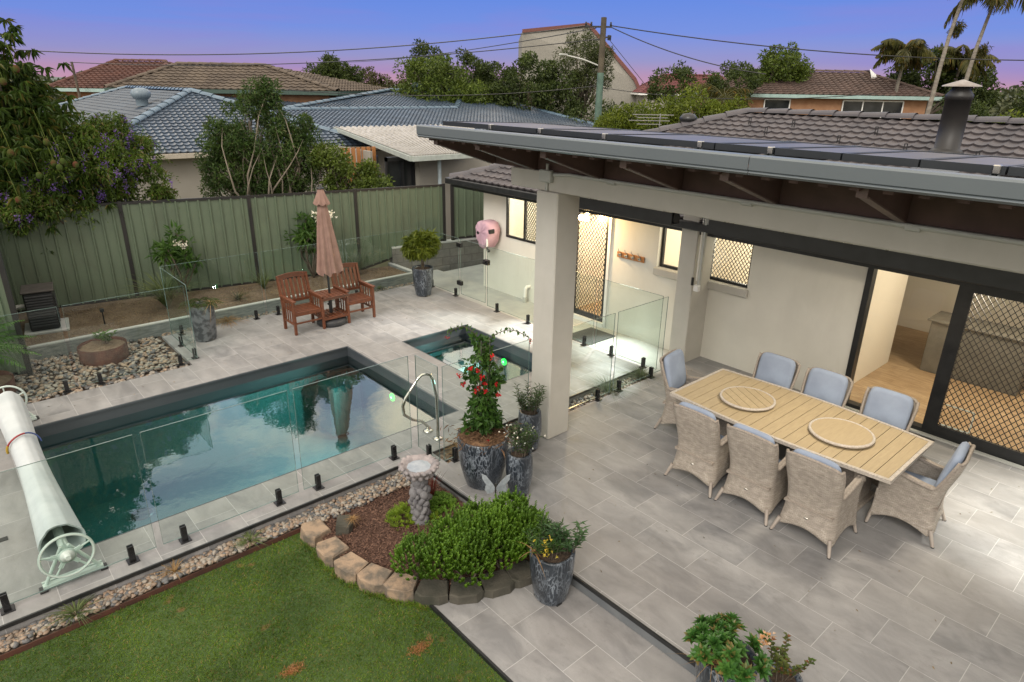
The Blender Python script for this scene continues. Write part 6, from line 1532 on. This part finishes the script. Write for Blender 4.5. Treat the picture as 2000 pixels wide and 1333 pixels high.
# --- cream patio cover next door
t=thing('carport','cream ribbed metal awning over the neighbour patio above the fence','awning',(9.6,15,0))
ZC=2.62
pA=Vector((8.25,12.9+.0,0))
A=Vector((8.25,12.6,2.60)); Bq=Vector((9.85,12.62,2.60)); C_=Vector((13.6,21.0,2.72)); D=Vector((11.9,22.8,2.68))
A=Vector((9.25,14.10,2.48)); B_=Vector((11.2,14.0,2.48)); D=Vector((12.15,23.6,2.60)); C_=Vector((18.2,22.9,2.60))
rows=[];m=MB(); k=26
for w in(0,1):
    row=[]
    for i in range(k*4+1):
        f=i/(k*4); p=(A.lerp(B_,f) if w==0 else D.lerp(C_,f)); row.append(p+Vector((0,0,.055 if (i%4) in(0,1) else 0)))
    rows.append(row)
m.grid(rows,False); m.build('roof_sheet',M['white_metal'],t)
m=MB(); m.bar(A+Vector((0,0,-.03)),D+Vector((0,0,-.03)),.10,.12); m.bar(A+Vector((0,-.03,-.03)),B_+Vector((0,-.03,-.03)),.10,.12); m.build('gutter',simple('mint grey gutter',(.40,.44,.40),.5),t)
m=MB(); m.tube([A+Vector((1.0,.25,-.1)),A+Vector((1.0,.25,-2.5))],.05,10); m.build('downpipe',simple('pale blue downpipe',(.42,.50,.54),.5),t)
t2=thing('neighbour_room','cream neighbour wall with dark sliding window under the awning','building',(10,16,0))
m=MB(); m.box((10.0,14.9,-.2),(14.5,15.1,2.42)); m.box((9.55,16.6,-.2),(9.62,19.4,2.42)); m.build('wall',M['neigh_wall'],t2)
m=MB(); m.box((9.16,15.6,-.2),(9.2,15.64,2.4)); m.quad((9.2,15.2,.3),(9.98,15.2,.3),(9.98,15.2,2.3),(9.2,15.2,2.3)); w=m.build('window',M['darkglass'],t2)
m=MB(); [m.box((x_,15.12,.2),(x_+.05,15.2,2.4)) for x_ in(9.14,9.62,9.98)]; m.box((9.14,15.12,2.3),(10.0,15.2,2.4)); m.build('frame',M['black'],w)
m=MB(); [m.box((8.9+.16*i,17.0,1.5),(9.0+.16*i,17.05,2.5)) for i in range(7)]; m.build('timber_screen',M['hook_wood'],t2)
# --- generic hip house
def hiphouse(name,lab,e,ridge,ze,zr,zg,roofm,wallm,trim,wins=(),tw=.4,rh=.36,eave=.6,amp=.05,capm=None,frame=None):
    """e: 4 eave corners (front-left, front-right, back-right, back-left) xy; ridge: 2 xy points"""
    cx=sum(p[0] for p in e)/4; cy=sum(p[1] for p in e)/4; t=thing(name,lab,'house',(cx,cy,zg))
    E_=[Vector((*p,ze)) for p in e]; R1=Vector((*ridge[0],zr)); R2=Vector((*ridge[1],zr)); Ue=(E_[1]-E_[0]).normalized(); R2=R1+Ue*(R2-R1).dot(Ue)
    m=MB(); face3(m,[E_[0],E_[1],R2,R1],tw,rh,amp,.06,3); face3(m,[E_[1],E_[2],R2],tw,rh,amp,.06,3); face3(m,[E_[3],E_[0],R1],tw,rh,amp,.06,3); m.add([E_[2],E_[3],R1,R2],[(0,1,2,3)]); rf=m.build('roof',roofm,t)
    m=MB(); [ridgecap(m,p+Vector((0,0,.05)),q+Vector((0,0,.05)),.18,.6) for p,q in((R1,R2),(E_[0],R1),(E_[1],R2),(E_[3],R1))]; m.build('ridge_cap',capm or roofm,rf)
    m=MB(); [m.bar(E_[i]+Vector((0,0,-.1)),E_[(i+1)%4]+Vector((0,0,-.1)),.15,.2) for i in range(4)]; m.build('gutter',trim,rf)
    c=Vector((cx,cy,0)); Wc=[Vector((p[0],p[1],0)) for p in e]; Wc=[p+(c-p).normalized()*eave*1.41 for p in Wc]
    m=MB(); n=4; vs=[(p.x,p.y,zg) for p in Wc]+[(p.x,p.y,ze-.08) for p in Wc]; m.add(vs,[(i,(i+1)%4,4+(i+1)%4,4+i) for i in range(4)]); m.add([E_[i]+Vector((0,0,-.19)) for i in range(4)],[(0,1,2,3)]); m.build('wall',wallm,t)
    A=Wc[0];B=Wc[1]; d=(B-A).normalized(); nrm=Vector((d.y,-d.x,0)); L=(B-A).length
    if nrm.dot(A-c)<0: nrm=-nrm
    for (f0,f1,z0,z1) in wins:
        a=A+d*L*f0+nrm*.03; q=A+d*L*f1+nrm*.03; u=Vector((0,0,1)); m=MB(); m.bar((a+u*z0+a+u*z1)/2,(q+u*z0+q+u*z1)/2,.06,z1-z0); w=m.build('window',M['darkglass'],t)
        m=MB(); k=max(1,round((q-a).length/1.1))
        for i in range(k+1): p=a.lerp(q,i/k)+nrm*.035; m.bar(p+u*z0,p+u*z1,.07,.05,up=tuple(nrm))
        m.bar(a+u*z1+nrm*.035,q+u*z1+nrm*.035,.07,.07); m.bar(a+u*z0+nrm*.035,q+u*z0+nrm*.035,.07,.07); m.build('window_frame',frame or M['white_paint'],w)
    return t
hiphouse('distant_house','orange brick house with brown tiled roof and white framed windows behind the charcoal roof',[(38.6,25.2),(48.6,14.8),(56,21.5),(46,32)],[(44.6,25.0),(49.2,20.2)],3.93,5.36,-.2,M['brownroof2'],M['orange_brick'],M['teal_trim'],
   [(.02,.10,2.3,3.62),(.24,.36,2.1,3.62),(.61,.89,1.9,3.62)],frame=M['white_paint'])
t=thing('gable_vent','small white gable at the right end of the brown ridge','gable',(49.0,20.0,5.2)); m=MB(); m.add([(48.8,19.6,5.5),(48.6,19.3,4.95),(49.9,19.4,4.95),(49.6,20.4,5.5)],[(0,1,2),(0,2,3)]); m.add([(48.8,19.6,5.58),(48.4,19.2,4.93),(49.1,18.9,4.95)],[(0,1,2)]); m.build('gable',M['white_paint'],t)
hiphouse('distant_house','tan tiled house with orange brick wall behind the blue roof on the left',[(9.0,43.6),(18.6,35.4),(26,41),(16,50)],[(13.0,43.9),(18.2,42.2)],3.72,5.02,-.2,M['browntile'],M['orange_brick'],simple('dark green gutter',(.04,.075,.06),.5),[(.06,.12,2.3,3.3),(.16,.2,2.3,3.3)])
hiphouse('distant_house','dark red tiled house with pale gable line at the far left',[(7.6,52.5),(13.2,45.8),(22,52),(14,60)],[(12.2,54.5),(15.5,52.5)],3.60,5.32,-.2,M['redtile'],M['orange_brick'],M['teal_trim'],[])
# tall white hall
t=thing('tall_hall','tall cream A frame hall with dark red roof edge rising above the trees','hall',(68,62,0)); pts=[Vector((63.0,69.27,0)),Vector((63.0,69.27,10.7)),Vector((69.58,63.82,11.62)),Vector((72.4,58.0,5.2)),Vector((73.6,56.1,1.2)),Vector((73.6,56.1,0))]
bk=Vector((12,14,0)); n=len(pts); m=MB(); m.add(pts+[p+bk for p in pts],[tuple(range(n))]+[(i,i+n,(i+1)%n+n,(i+1)%n) for i in(0,4,5)]); m.build('wall',simple('hall cream wall',(.25,.24,.21),.85),t)
m=MB()
for a,b_ in((1,2),(2,3),(3,4)): 
    A=pts[a];B=pts[b_]; o=Vector((-.15,-.18,.05)); m.add([A+o,B+o,B+bk,A+bk],[(0,1,2,3)]); m.bar(A+o,B+o,.25,.4)
m.build('roof',simple('hall red roof',(.15,.055,.045),.7),t)
hiphouse('distant_house','low dark red roofed building right of the utility pole',[(66,52),(76,43),(84,50),(74,60)],[(71,52.5),(76,48)],3.6,5.7,-.2,simple('maroon roof',(.12,.035,.035),.8),M['neigh_wall'],M['white_paint'],[])
# ---------------------------------------------------------------- trees
def T(*a,**k): return tree(*a,**k)
# big mango tree upper left
rs=np.random.RandomState(1)
t=thing('mango_tree','mango tree with drooping leaves and green pink fruit filling the upper left corner','tree',(1.0,15.6,-.2))
ells=[(1.5,15.0,2.7,1.2,.8,1.1),(1.35,14.9,4.2,.62,.6,.75),(1.2,14.7,3.3,1.0,.7,.9),(.9,15.0,4.9,.8,.7,.6),(1.7,14.7,2.1,1.0,.5,.6),(1.9,14.9,3.3,.6,.6,.55)]
FRUIT=((1.98,13.75,2.83),(1.91,13.7,2.74),(1.85,13.75,2.81),(2.17,13.8,2.76),(1.29,13.7,3.01),(1.24,13.7,2.26),(1.6,13.7,2.63),(1.64,13.8,4.28),(1.43,13.8,4.09),(1.82,13.8,3.15))
cl=crown_clumps(ells,240,.16,.26,rs,.6); P=[];D=[];Ls=[]
for c in cl:
    ax=unit(c[:3]-np.array([1.2,15.8,2.8])+rs.normal(size=3)*.4); tip=c[:3]
    for q in range(6):
        tp=tip+rs.normal(size=3)*c[3]
        for k in range(13): az=k*2.4; P.append(tp); D.append([math.cos(az)+rs.normal()*.35,math.sin(az)+rs.normal()*.35,-.3+rs.normal()*.5]); Ls.append(rs.uniform(.12,.22))
P=np.array(P);V,F=leaf_arrays(P,np.array(D),np.tile([0,0,1.],(len(P),1)),Ls,np.array(Ls)*.24,.12,.45); fastmesh('crown',V,F,L_['mango'],t)
m=MB(); limb(m,(1.0,15.9,-.2),(1.1,15.7,2.3),.18,.12,rs,8,.04); [limb(m,(1.1,15.7,2.3),cl[i][:3],.07,.012,rs,5) for i in rs.choice(len(cl),36,replace=False)]; m.build('trunk',M['bark'],t)
fm=simple('mango fruit skin',(.045,.065,.015),.95,(.085,.035,.02),5,spec=.1,lo=.45,hi=.6)
for (x,y,z) in FRUIT:
    f=MB().ball((x,y,z),.050,8,(1,.85,1.25)).build('mango_fruit',fm,t); MB().tube([(x,y,z+.07),(x-.02,y+.05,z+.25),(x-.05,y+.25,z+.5)],[.004,.005,.006],4).build('fruit_stalk',L_['lime'],f)
# duranta vine over the fence
t=thing('flowering_vine','drooping green shrub with violet flowers spilling over the left fence','shrub',(2.4,15.2,-.2)); rs=np.random.RandomState(22)
ells=[(2.5,14.8,2.7,1.0,.75,.8),(3.35,14.7,2.3,.65,.5,.65),(1.9,14.6,2.1,1.0,.45,.6),(2.9,15.3,3.0,1.0,.7,.5),(3.7,14.6,1.95,.35,.3,.3),(1.6,14.4,1.95,.9,.35,.45),(1.9,14.4,2.6,.5,.35,.5)]
cl=crown_clumps(ells,150,.12,.24,rs,.55); cl[:,2]=np.where(cl[:,1]>14.3,cl[:,2],cl[:,2]); crown('foliage',None,0,None,150,.085,L_['vine'],t,23,clumps=cl,wr=.38,up=-.5,droop=.3)
P=[];D=[]
for i in range(620):
    c=cl[rs.randint(len(cl))]; d=unit(rs.normal(size=3)); d[2]=abs(d[2])*.6; p0=c[:3]+d*c[3]; o=unit(np.array([d[0],d[1]-.4,0])); L=rs.uniform(.2,.5)
    for k in range(14): f=k/14; P.append(p0+o*L*f*.7+np.array([0,0,L*(.35*f-.95*f*f)])); D.append(rs.normal(size=3)+[0,0,-.6])
P=np.array(P); V,F=leaf_arrays(P,np.array(D),rdir(len(P),1,rs),rs.uniform(.04,.075,len(P)),rs.uniform(.015,.028,len(P)),.1,.2); fastmesh('hanging_shoots',V,F,L_['vine'],t)
P=[]
for i in range(150):
    c=cl[rs.randint(len(cl))]; d=unit(rs.normal(size=3)+np.array([.1,-1.3,.3])); p0=c[:3]+d*(c[3]+.05)
    for k in range(22): P.append(p0+np.array([0,0,-.14*k/22])+rs.normal(size=3)*.025)
P=np.array(P); V,F=leaf_arrays(P,rdir(len(P),0,rs),rdir(len(P),0,rs),np.full(len(P),.032),np.full(len(P),.026)); fastmesh('flowers',V,F,L_['purple'],t)
m=MB(); [limb(m,(2.4+.3*rs.normal(),15.3,-.2),cl[i][:3],.05,.008,rs,5) for i in range(0,len(cl),9)]; m.build('stems',M['bark'],t)
# grey green shrub/tree in front of the blue roof
T('lilly_tree','large dark shrubby tree with sparse outline in front of the blue roof','tree',(6.1,15.6,-.2),[(6.05,15.5,2.75,.95,.7,1.15),(5.5,15.6,2.2,.75,.6,.6),(6.6,15.3,2.4,.85,.6,.9),(5.4,15.6,2.9,.5,.5,.5),(6.25,15.4,3.75,.35,.35,.42),(6.0,15.4,1.9,1.2,.6,.5),(7.0,15.2,3.1,.3,.3,.3)],300,(.12,.24),125,.085,L_['bush'],.07,(6.1,15.55,1.1),31,limbs=60,multi=4,wr=.38,up=.3,tmat=simple('pale twigs',(.20,.17,.13),.9))
T('citrus_bush','yellow green bushy shrub left of the cream awning above the fence','shrub',(7.9,14.6,-.2),[(7.75,14.5,2.1,.75,.5,.45),(8.3,14.35,2.0,.5,.4,.38),(7.3,14.6,2.5,.4,.4,.35)],60,(.12,.22),110,.085,L_['tree1'],.05,(7.8,14.6,1.0),32,limbs=30,multi=3,wr=.5)
# middle distance trees
def far(name,lab,px,base,ells,k,cr,per,leaf,mat,tr,seed,**kw): return T(name,lab,'tree',base,ells,k,cr,per,leaf,mat,tr,None,seed,**kw)
g='trees beyond the neighbour roofs'
far('dome_tree','rounded bright green tree behind the blue roof ridge left of centre',0,(24.6,35.2,-.2),[(24.6,35.2,3.9,2.1,2.1,1.75),(26.6,33.6,3.2,1.9,1.6,1.0)],120,(.35,.7),130,.20,L_['tree1'],.25,41,group=g,wr=.5)
far('knobbly_tree','dark knobbly tree behind the rounded green tree',0,(28.4,38.6,-.2),[(27.6,39.6,5.2,1.3,1.3,1.5),(29.4,37.8,4.8,2.0,1.6,1.4),(30.9,36.4,4.4,1.3,1.2,1.0)],80,(.3,.55),110,.2,L_['tree2'],.25,42,group=g,wr=.5,shell=.75)
far('leafy_tree','dark leafy tree in front of the left side of the tall cream hall',0,(29.6,31.6,-.2),[(29.2,31.9,4.0,1.9,1.9,2.0),(30.9,30.6,3.4,1.8,1.5,1.9),(28.4,32.4,3.0,1.4,1.4,1.4)],110,(.3,.55),120,.2,L_['tree2'],.25,43,group=g,wr=.55,shell=.7)
far('tall_gum_tree','tall slender gum tree in front of the tall hall left of the pole',0,(32.3,30.2,-.2),[(32.3,30.2,5.9,1.45,1.3,1.5),(32.2,30.2,3.9,1.2,1.2,1.7),(33.2,29.4,5.2,.9,.9,1.6)],95,(.3,.5),125,.17,leafmat('olive gum leaves',(.050,.070,.022),(.085,.105,.035),None,.3),.18,44,group=g,wr=.3,limbs=24)
far('hedge_tree','low dark trees behind the blue roof below the tall hall',0,(33,26.5,-.2),[(31.5,28.2,2.2,2.4,2,1.4),(34.0,25.8,1.9,2.0,1.8,1.1)],60,(.4,.6),110,.2,L_['tree2'],.2,45,group=g)
far('lime_tree','bright yellow green round tree right of the utility pole',0,(20.6,14.3,-.2),[(20.35,13.75,3.3,1.25,1.1,.85),(19.0,14.7,3.0,1.0,.9,.6),(21.4,13.0,3.0,.9,.9,.7)],95,(.22,.4),150,.13,L_['lime'],.15,46,group=g,wr=.4)
far('lime_tree','smaller yellow green shrub directly right of the utility pole base',0,(18.3,15.3,-.2),[(18.35,15.3,2.7,.75,.7,.65)],40,(.2,.3),140,.12,L_['lime'],.1,47,group=g,wr=.4)
far('knobbly_tree','sparse dark tree with upright tufts behind the yellow green tree',0,(37,25,-.2),[(36.0,25.9,4.3,1.6,1.3,1.1),(38.8,23.4,4.6,2.0,1.3,1.0)],54,(.25,.45),100,.2,L_['tree2'],.15,48,group=g,shell=.8,wr=.5)
far('round_tree','dark domed tree behind the left end of the brown tiled ridge',0,(44.3,23.2,-.2),[(44.3,23.2,5.5,1.9,1.5,1.2),(42.8,24.8,4.6,1.3,1.3,.9)],70,(.3,.5),120,.22,L_['tree1'],.2,49,group=g,wr=.5)
far('leafy_tree','dark leafy mass between the palms behind the brown roof',0,(51.5,17.2,-.2),[(51.6,17.5,5.4,2.4,1.8,1.4),(54,15.2,4.4,2.2,1.8,1.7)],80,(.4,.6),110,.26,L_['tree2'],.25,50,group=g)
far('leafy_tree','broad dark tree line behind the chimney flue',0,(56,9,-.2),[(56,10.5,4.2,3.2,2.5,1.9),(58.5,7.2,4.4,3.2,2.5,1.8),(60,3.5,4.0,3,2.5,1.6)],110,(.45,.7),120,.3,L_['tree2'],.3,51,group=g)
far('cypress_tree','dark narrow conifer behind the chimney flue',0,(36.5,10.6,-.2),[(36.5,10.6,2.6,.7,.7,1.7),(37.4,9.7,2.4,.8,.8,1.6)],60,(.2,.35),130,.14,L_['tree2'],.1,52,group=g)
far('lime_hedge','bright green clipped trees at the right picture edge above the roof ridge',0,(30,4.6,-.2),[(28.4,6.2,2.75,1.2,1,.75),(30,4.2,2.8,1.6,1.2,.8),(31.5,2.4,2.8,1.4,1,.8)],90,(.25,.4),140,.14,L_['lime'],.1,53,group=g)
far('olive_tree','olive green tree right of the tan tiled roof beside the thin pole',0,(23.2,42.6,-.2),[(22.6,43.4,4.4,1.8,1.8,1.2)],60,(.4,.6),110,.22,L_['tree2'],.2,54,group=g)
# eucalypt line on the horizon, left of centre: individual crowns
rs=np.random.RandomState(77)
for i,(x,y,lab) in enumerate(((27.5,47.5,'wispy olive gum tree just right of the tan roofed house'),(31,46,'second wispy gum tree in the line behind the blue roof'),(34.5,45,'third wispy gum tree in the line behind the blue roof'),(37.5,42.5,'darker gum tree left of the rounded bright tree'))):
    far('gum_tree',lab,0,(x,y,-.2),[(x,y,3.9,2.0,1.8,1.2),(x+.8,y-1,2.6,1.8,1.8,1.2)],46,(.35,.6),100,.24,leafmat('rusty olive leaves %d'%i,(.055,.062,.022),(.10,.085,.035),None,.3),.2,60+i,group=g,shell=.75)
far('bare_tree','grey brown twiggy tree between the dome tree and the leafy trees',0,(33.5,37.5,-.2),[(33.5,37.5,3.2,2.4,2.0,1.3)],50,(.4,.6),110,.2,leafmat('dull brown twigs',(.075,.060,.045),(.11,.09,.065),None,.2),.15,70,group=g,wr=.12)
# far wooded horizon
r=np.random.RandomState(8); P=[]
for i in range(1500):
    a=R_(r.uniform(-8,108)); d=r.uniform(90,170); h=r.uniform(1.5,4.2)+(1.5 if 8<math.degrees(a)<22 else 0); P.append((d*math.cos(a),d*math.sin(a),h*.5,r.uniform(1.6,3.2)))
P=np.array(P); c,_=crown('distant_trees',None,0,None,34,1.0,leafmat('far wooded horizon leaves',(.045,.060,.030),(.075,.085,.040),None,.2),None,81,clumps=P,wr=.6); tag(c,'far wooded horizon beyond the houses','trees',kind='stuff')
m=MB(); 
for (a0,a1,d,h) in((70,112,900,3),(20,72,1100,5),(-12,24,700,6)):
    n=60; rows=[[],[]]
    for i in range(n+1):
        a=R_(a0+(a1-a0)*i/n); hh=4+h*(.5+.5*math.sin(i*.37+a0))*math.sin(math.pi*i/n)**.5; rows[0].append((d*math.cos(a),d*math.sin(a),-1)); rows[1].append(((d+150)*math.cos(a),(d+150)*math.sin(a),hh))
    m.grid(rows)
struct('hills',m,simple('distant hills',(.08,.10,.09),.95,(.10,.12,.11),.01))
# ---------------------------------------------------------------- palms
def palm(lab,base,top,nf,L,leafl,seed,tr=.12,group='palms on the right',dead=0,w=.06):
    rs=np.random.RandomState(seed); t=thing('palm_tree',lab,'palm',base,group=group); B=Vector(base);Tp=Vector(top)
    pts=[B.lerp(Tp,i/8)+Vector((.08*math.sin(i*.9),.05*math.cos(i),0)) for i in range(9)]; pts[-1]=Tp
    MB().tube(pts,[tr*1.3-tr*.6*i/8 for i in range(9)],10).build('trunk',M['palmbark'],t)
    m=MB(); m.tube([Tp-Vector((0,0,.1)),Tp+Vector((0,0,L*.28))],[tr*.85,tr*.5],8); m.build('crownshaft',L_['lime'],t)
    fr=[];rc=MB(); C=Tp+Vector((0,0,L*.22))
    for k in range(nf):
        az=k*2.4+rs.uniform(-.3,.3); el=rs.uniform(-.05,1.25); p_,v,f=frond(tuple(C),az,el,L*rs.uniform(.85,1.1),26,leafl,rs,1.35,w,.9); fr.append((v,f)); rc.tube(p_,[.025-.0025*i for i in range(9)],4)
    V,F=joinVF(fr); fastmesh('fronds',V,F,L_['palm'],t); rc.build('frond_stems',L_['palm'],t)
    if dead:
        cl=np.array([[Tp.x+rs.normal()*.1,Tp.y+rs.normal()*.1,Tp.z-dead-rs.uniform(0,.4),.14] for _ in range(8)]); crown('seed_bunch',None,0,None,60,.16,L_['palm'],t,seed+5,clumps=cl,wr=.2,up=-1)
    return t
palm('short feathery palm directly behind the right end of the brown tiled ridge',(47.5,17.2,-.2),(47.4,17.1,6.15),15,2.1,.85,201,w=.13)
palm('bushy low palm with one upright frond right of the short feathery palm',(52.2,15.4,-.2),(52.2,15.4,5.7),17,2.4,.9,202,w=.14)
palm('tall leaning palm crossing the sky left of the flue',(29.4,9.75,-.2),(32.9,10.1,8.3),14,1.9,.7,203,.085,dead=1.5)
palm('tall leaning palm directly behind the flue',(34.5,10.3,-.2),(38.9,10.7,8.2),20,3.0,.95,204,.095,dead=2.0)
palm('slim palm at the right picture edge',(42,7.2,-.2),(46.0,7.6,8.0),14,2.0,.8,205,.12,dead=1)
palm('spiky grey green palm beside the left end of the brown tiled roof',(33.0,20.4,-.2),(33.0,20.4,3.3),22,1.9,.6,206,.12,w=.05)
# ---------------------------------------------------------------- poles and wires
PB=Vector((22.15,19.55,-.2)); PT=Vector((23.56,20.58,6.85)); PT=Vector((22.9,20.0,6.86))
def solve_top(): return PT
t=thing('utility_pole','green and brown timber power pole with street light arm','power pole',(22.4,19.75,-.2))
lo=Vector((22.45,19.8,-.2)); hi=Vector((22.72,20.02,6.83)); mid=lo.lerp(hi,.70)
m=MB(); m.tube([lo,mid],[.165,.14],12); m.build('lower_pole',simple('green painted pole',(.085,.15,.115),.7,(.06,.10,.08),3),t); m=MB(); m.tube([mid,hi],[.135,.115],12); m.build('upper_pole',simple('brown timber pole',(.085,.07,.045),.85,(.055,.045,.03),3),t)
Rv=Vector((.745,-.667,0)); m=MB(); top=hi-Vector((0,0,.35)); m.bar(top-Rv*.75,top+Rv*.35,.06,.07)
for f in(-.72,-.5,.3): m.lathe([(.03,0),(.05,.04),(.03,.1),(.045,.14),(.0001,.16)],tuple(top+Rv*f+Vector((0,0,.03))),8)
m.bar(top-Rv*.3-Vector((0,0,.5)),top+Rv*.35-Vector((0,0,.35)),.05,.05); m.cbox(tuple(top+Rv*.2-Vector((0,0,.5))),tuple(top+Rv*.35+Vector((.12,.12,-.3))),.02); m.build('crossarm',M['black'],t)
ab=lo.lerp(hi,.735); tip=ab-Rv*1.5+Vector((0,0,.42)); m=MB(); m.tube([ab,ab.lerp(tip,.5)+Vector((0,0,.05)),tip],.03,8); m.build('lamp_arm',M['pvc'],t); m=MB(); m.cbox(tuple(tip-Vector((.35,.06,.03))),tuple(tip+Vector((.08,.06,.05))),.02); m.build('lamp_head',M['pvc'],t)
def wire(lab,a,b,sag,r=.02):
    a=Vector(a);b=Vector(b); pts=[a.lerp(b,i/24)-Vector((0,0,4*sag*(i/24)*(1-i/24))) for i in range(25)]; m=MB(); m.tube(pts,r,5); return tag(m.build('power_line',M['black']),lab,'wire','overhead wires')
def far_pole(lab,x,y,h): 
    t=thing('utility_pole',lab,'power pole',(x,y,-.2)); MB().tube([(x,y,-.2),(x,y,h)],[.16,.12],8).build('pole',M['bark'],t); a=Vector((x,y,h-.3)); MB().bar(a-Rv*.6,a+Rv*.6,.07,.08).build('crossarm',M['black'],t)
far_pole('distant timber pole behind the blue roof between the gum trees',31.1,58.9,6.1); tag(MB().tube([(8.86,49.7,-.2),(8.8,50.05,5.1)],[.09,.07],8).build('thin_pole',M['bark']),'thin dark pole at the far left beside the red roof','pole')
wt=hi-Vector((0,0,.3))
wire('longest wire crossing the whole left sky',wt-Rv*.6,(2.28,41.86,5.53),.75,.022)
wire('wire running down left from the pole to the distant pole',wt-Rv*.3-Vector((0,0,.1)),(31.1,58.9,5.9),.3)
wire('lower wire from the pole towards the dome tree',wt-Rv*.1-Vector((0,0,.5)),(8,46,5.0),.5)
wire('service wire at mid height in front of the trees left of the pole',lo.lerp(hi,.63),(9.2,24.2,4.0),.35,.014)
wire('upper wire running right from the pole across the sky',wt+Rv*.3,(45,-4,6.6),1.15,.022)
wire('steep wire from the pole to the spiky palm',wt+Rv*.3-Vector((0,0,.05)),(26.5,14.6,4.75),.25,.02)
wire('low wire running right behind the charcoal roof',lo.lerp(hi,.62),(24.5,9.5,4.1),.3,.014)
wire('thin stay wire right of the pole',wt+Rv*.15-Vector((0,0,.4)),(24.1,18.6,4.2),0,.012)
# antenna on the far side of the charcoal roof
t=thing('tv_antenna','silver television antenna rising above the left end of the charcoal roof','antenna',(10.5,7.9,3.2)); m=MB(); m.tube([(10.5,7.75,3.0),(10.5,7.75,3.72)],.012,6); m.build('mast',M['steel'],t); m=MB()
for k,(z,L) in enumerate(((3.70,.75),(3.65,.55),(3.60,.75),(3.54,.45))): c=Vector((10.45-.05*k,7.78,z)); m.bar(c-Rv*L*.6,c+Rv*L*.4,.012)
m.build('elements',M['steel'],t)
# roof whirly behind the charcoal roof hip
t=thing('whirly_vent','black slotted roof ventilator peeking over the left hip of the charcoal roof','roof vent',(12.3,8.35,3.3)); MB().lathe([(.12,-.3),(.12,0),(.17,.04),(.18,.10),(.12,.17),(.0001,.19)],(12.2,8.3,3.5),18,wob=lambda a,i:1+.05*math.cos(10*a)).build('turbine',M['black'],t)
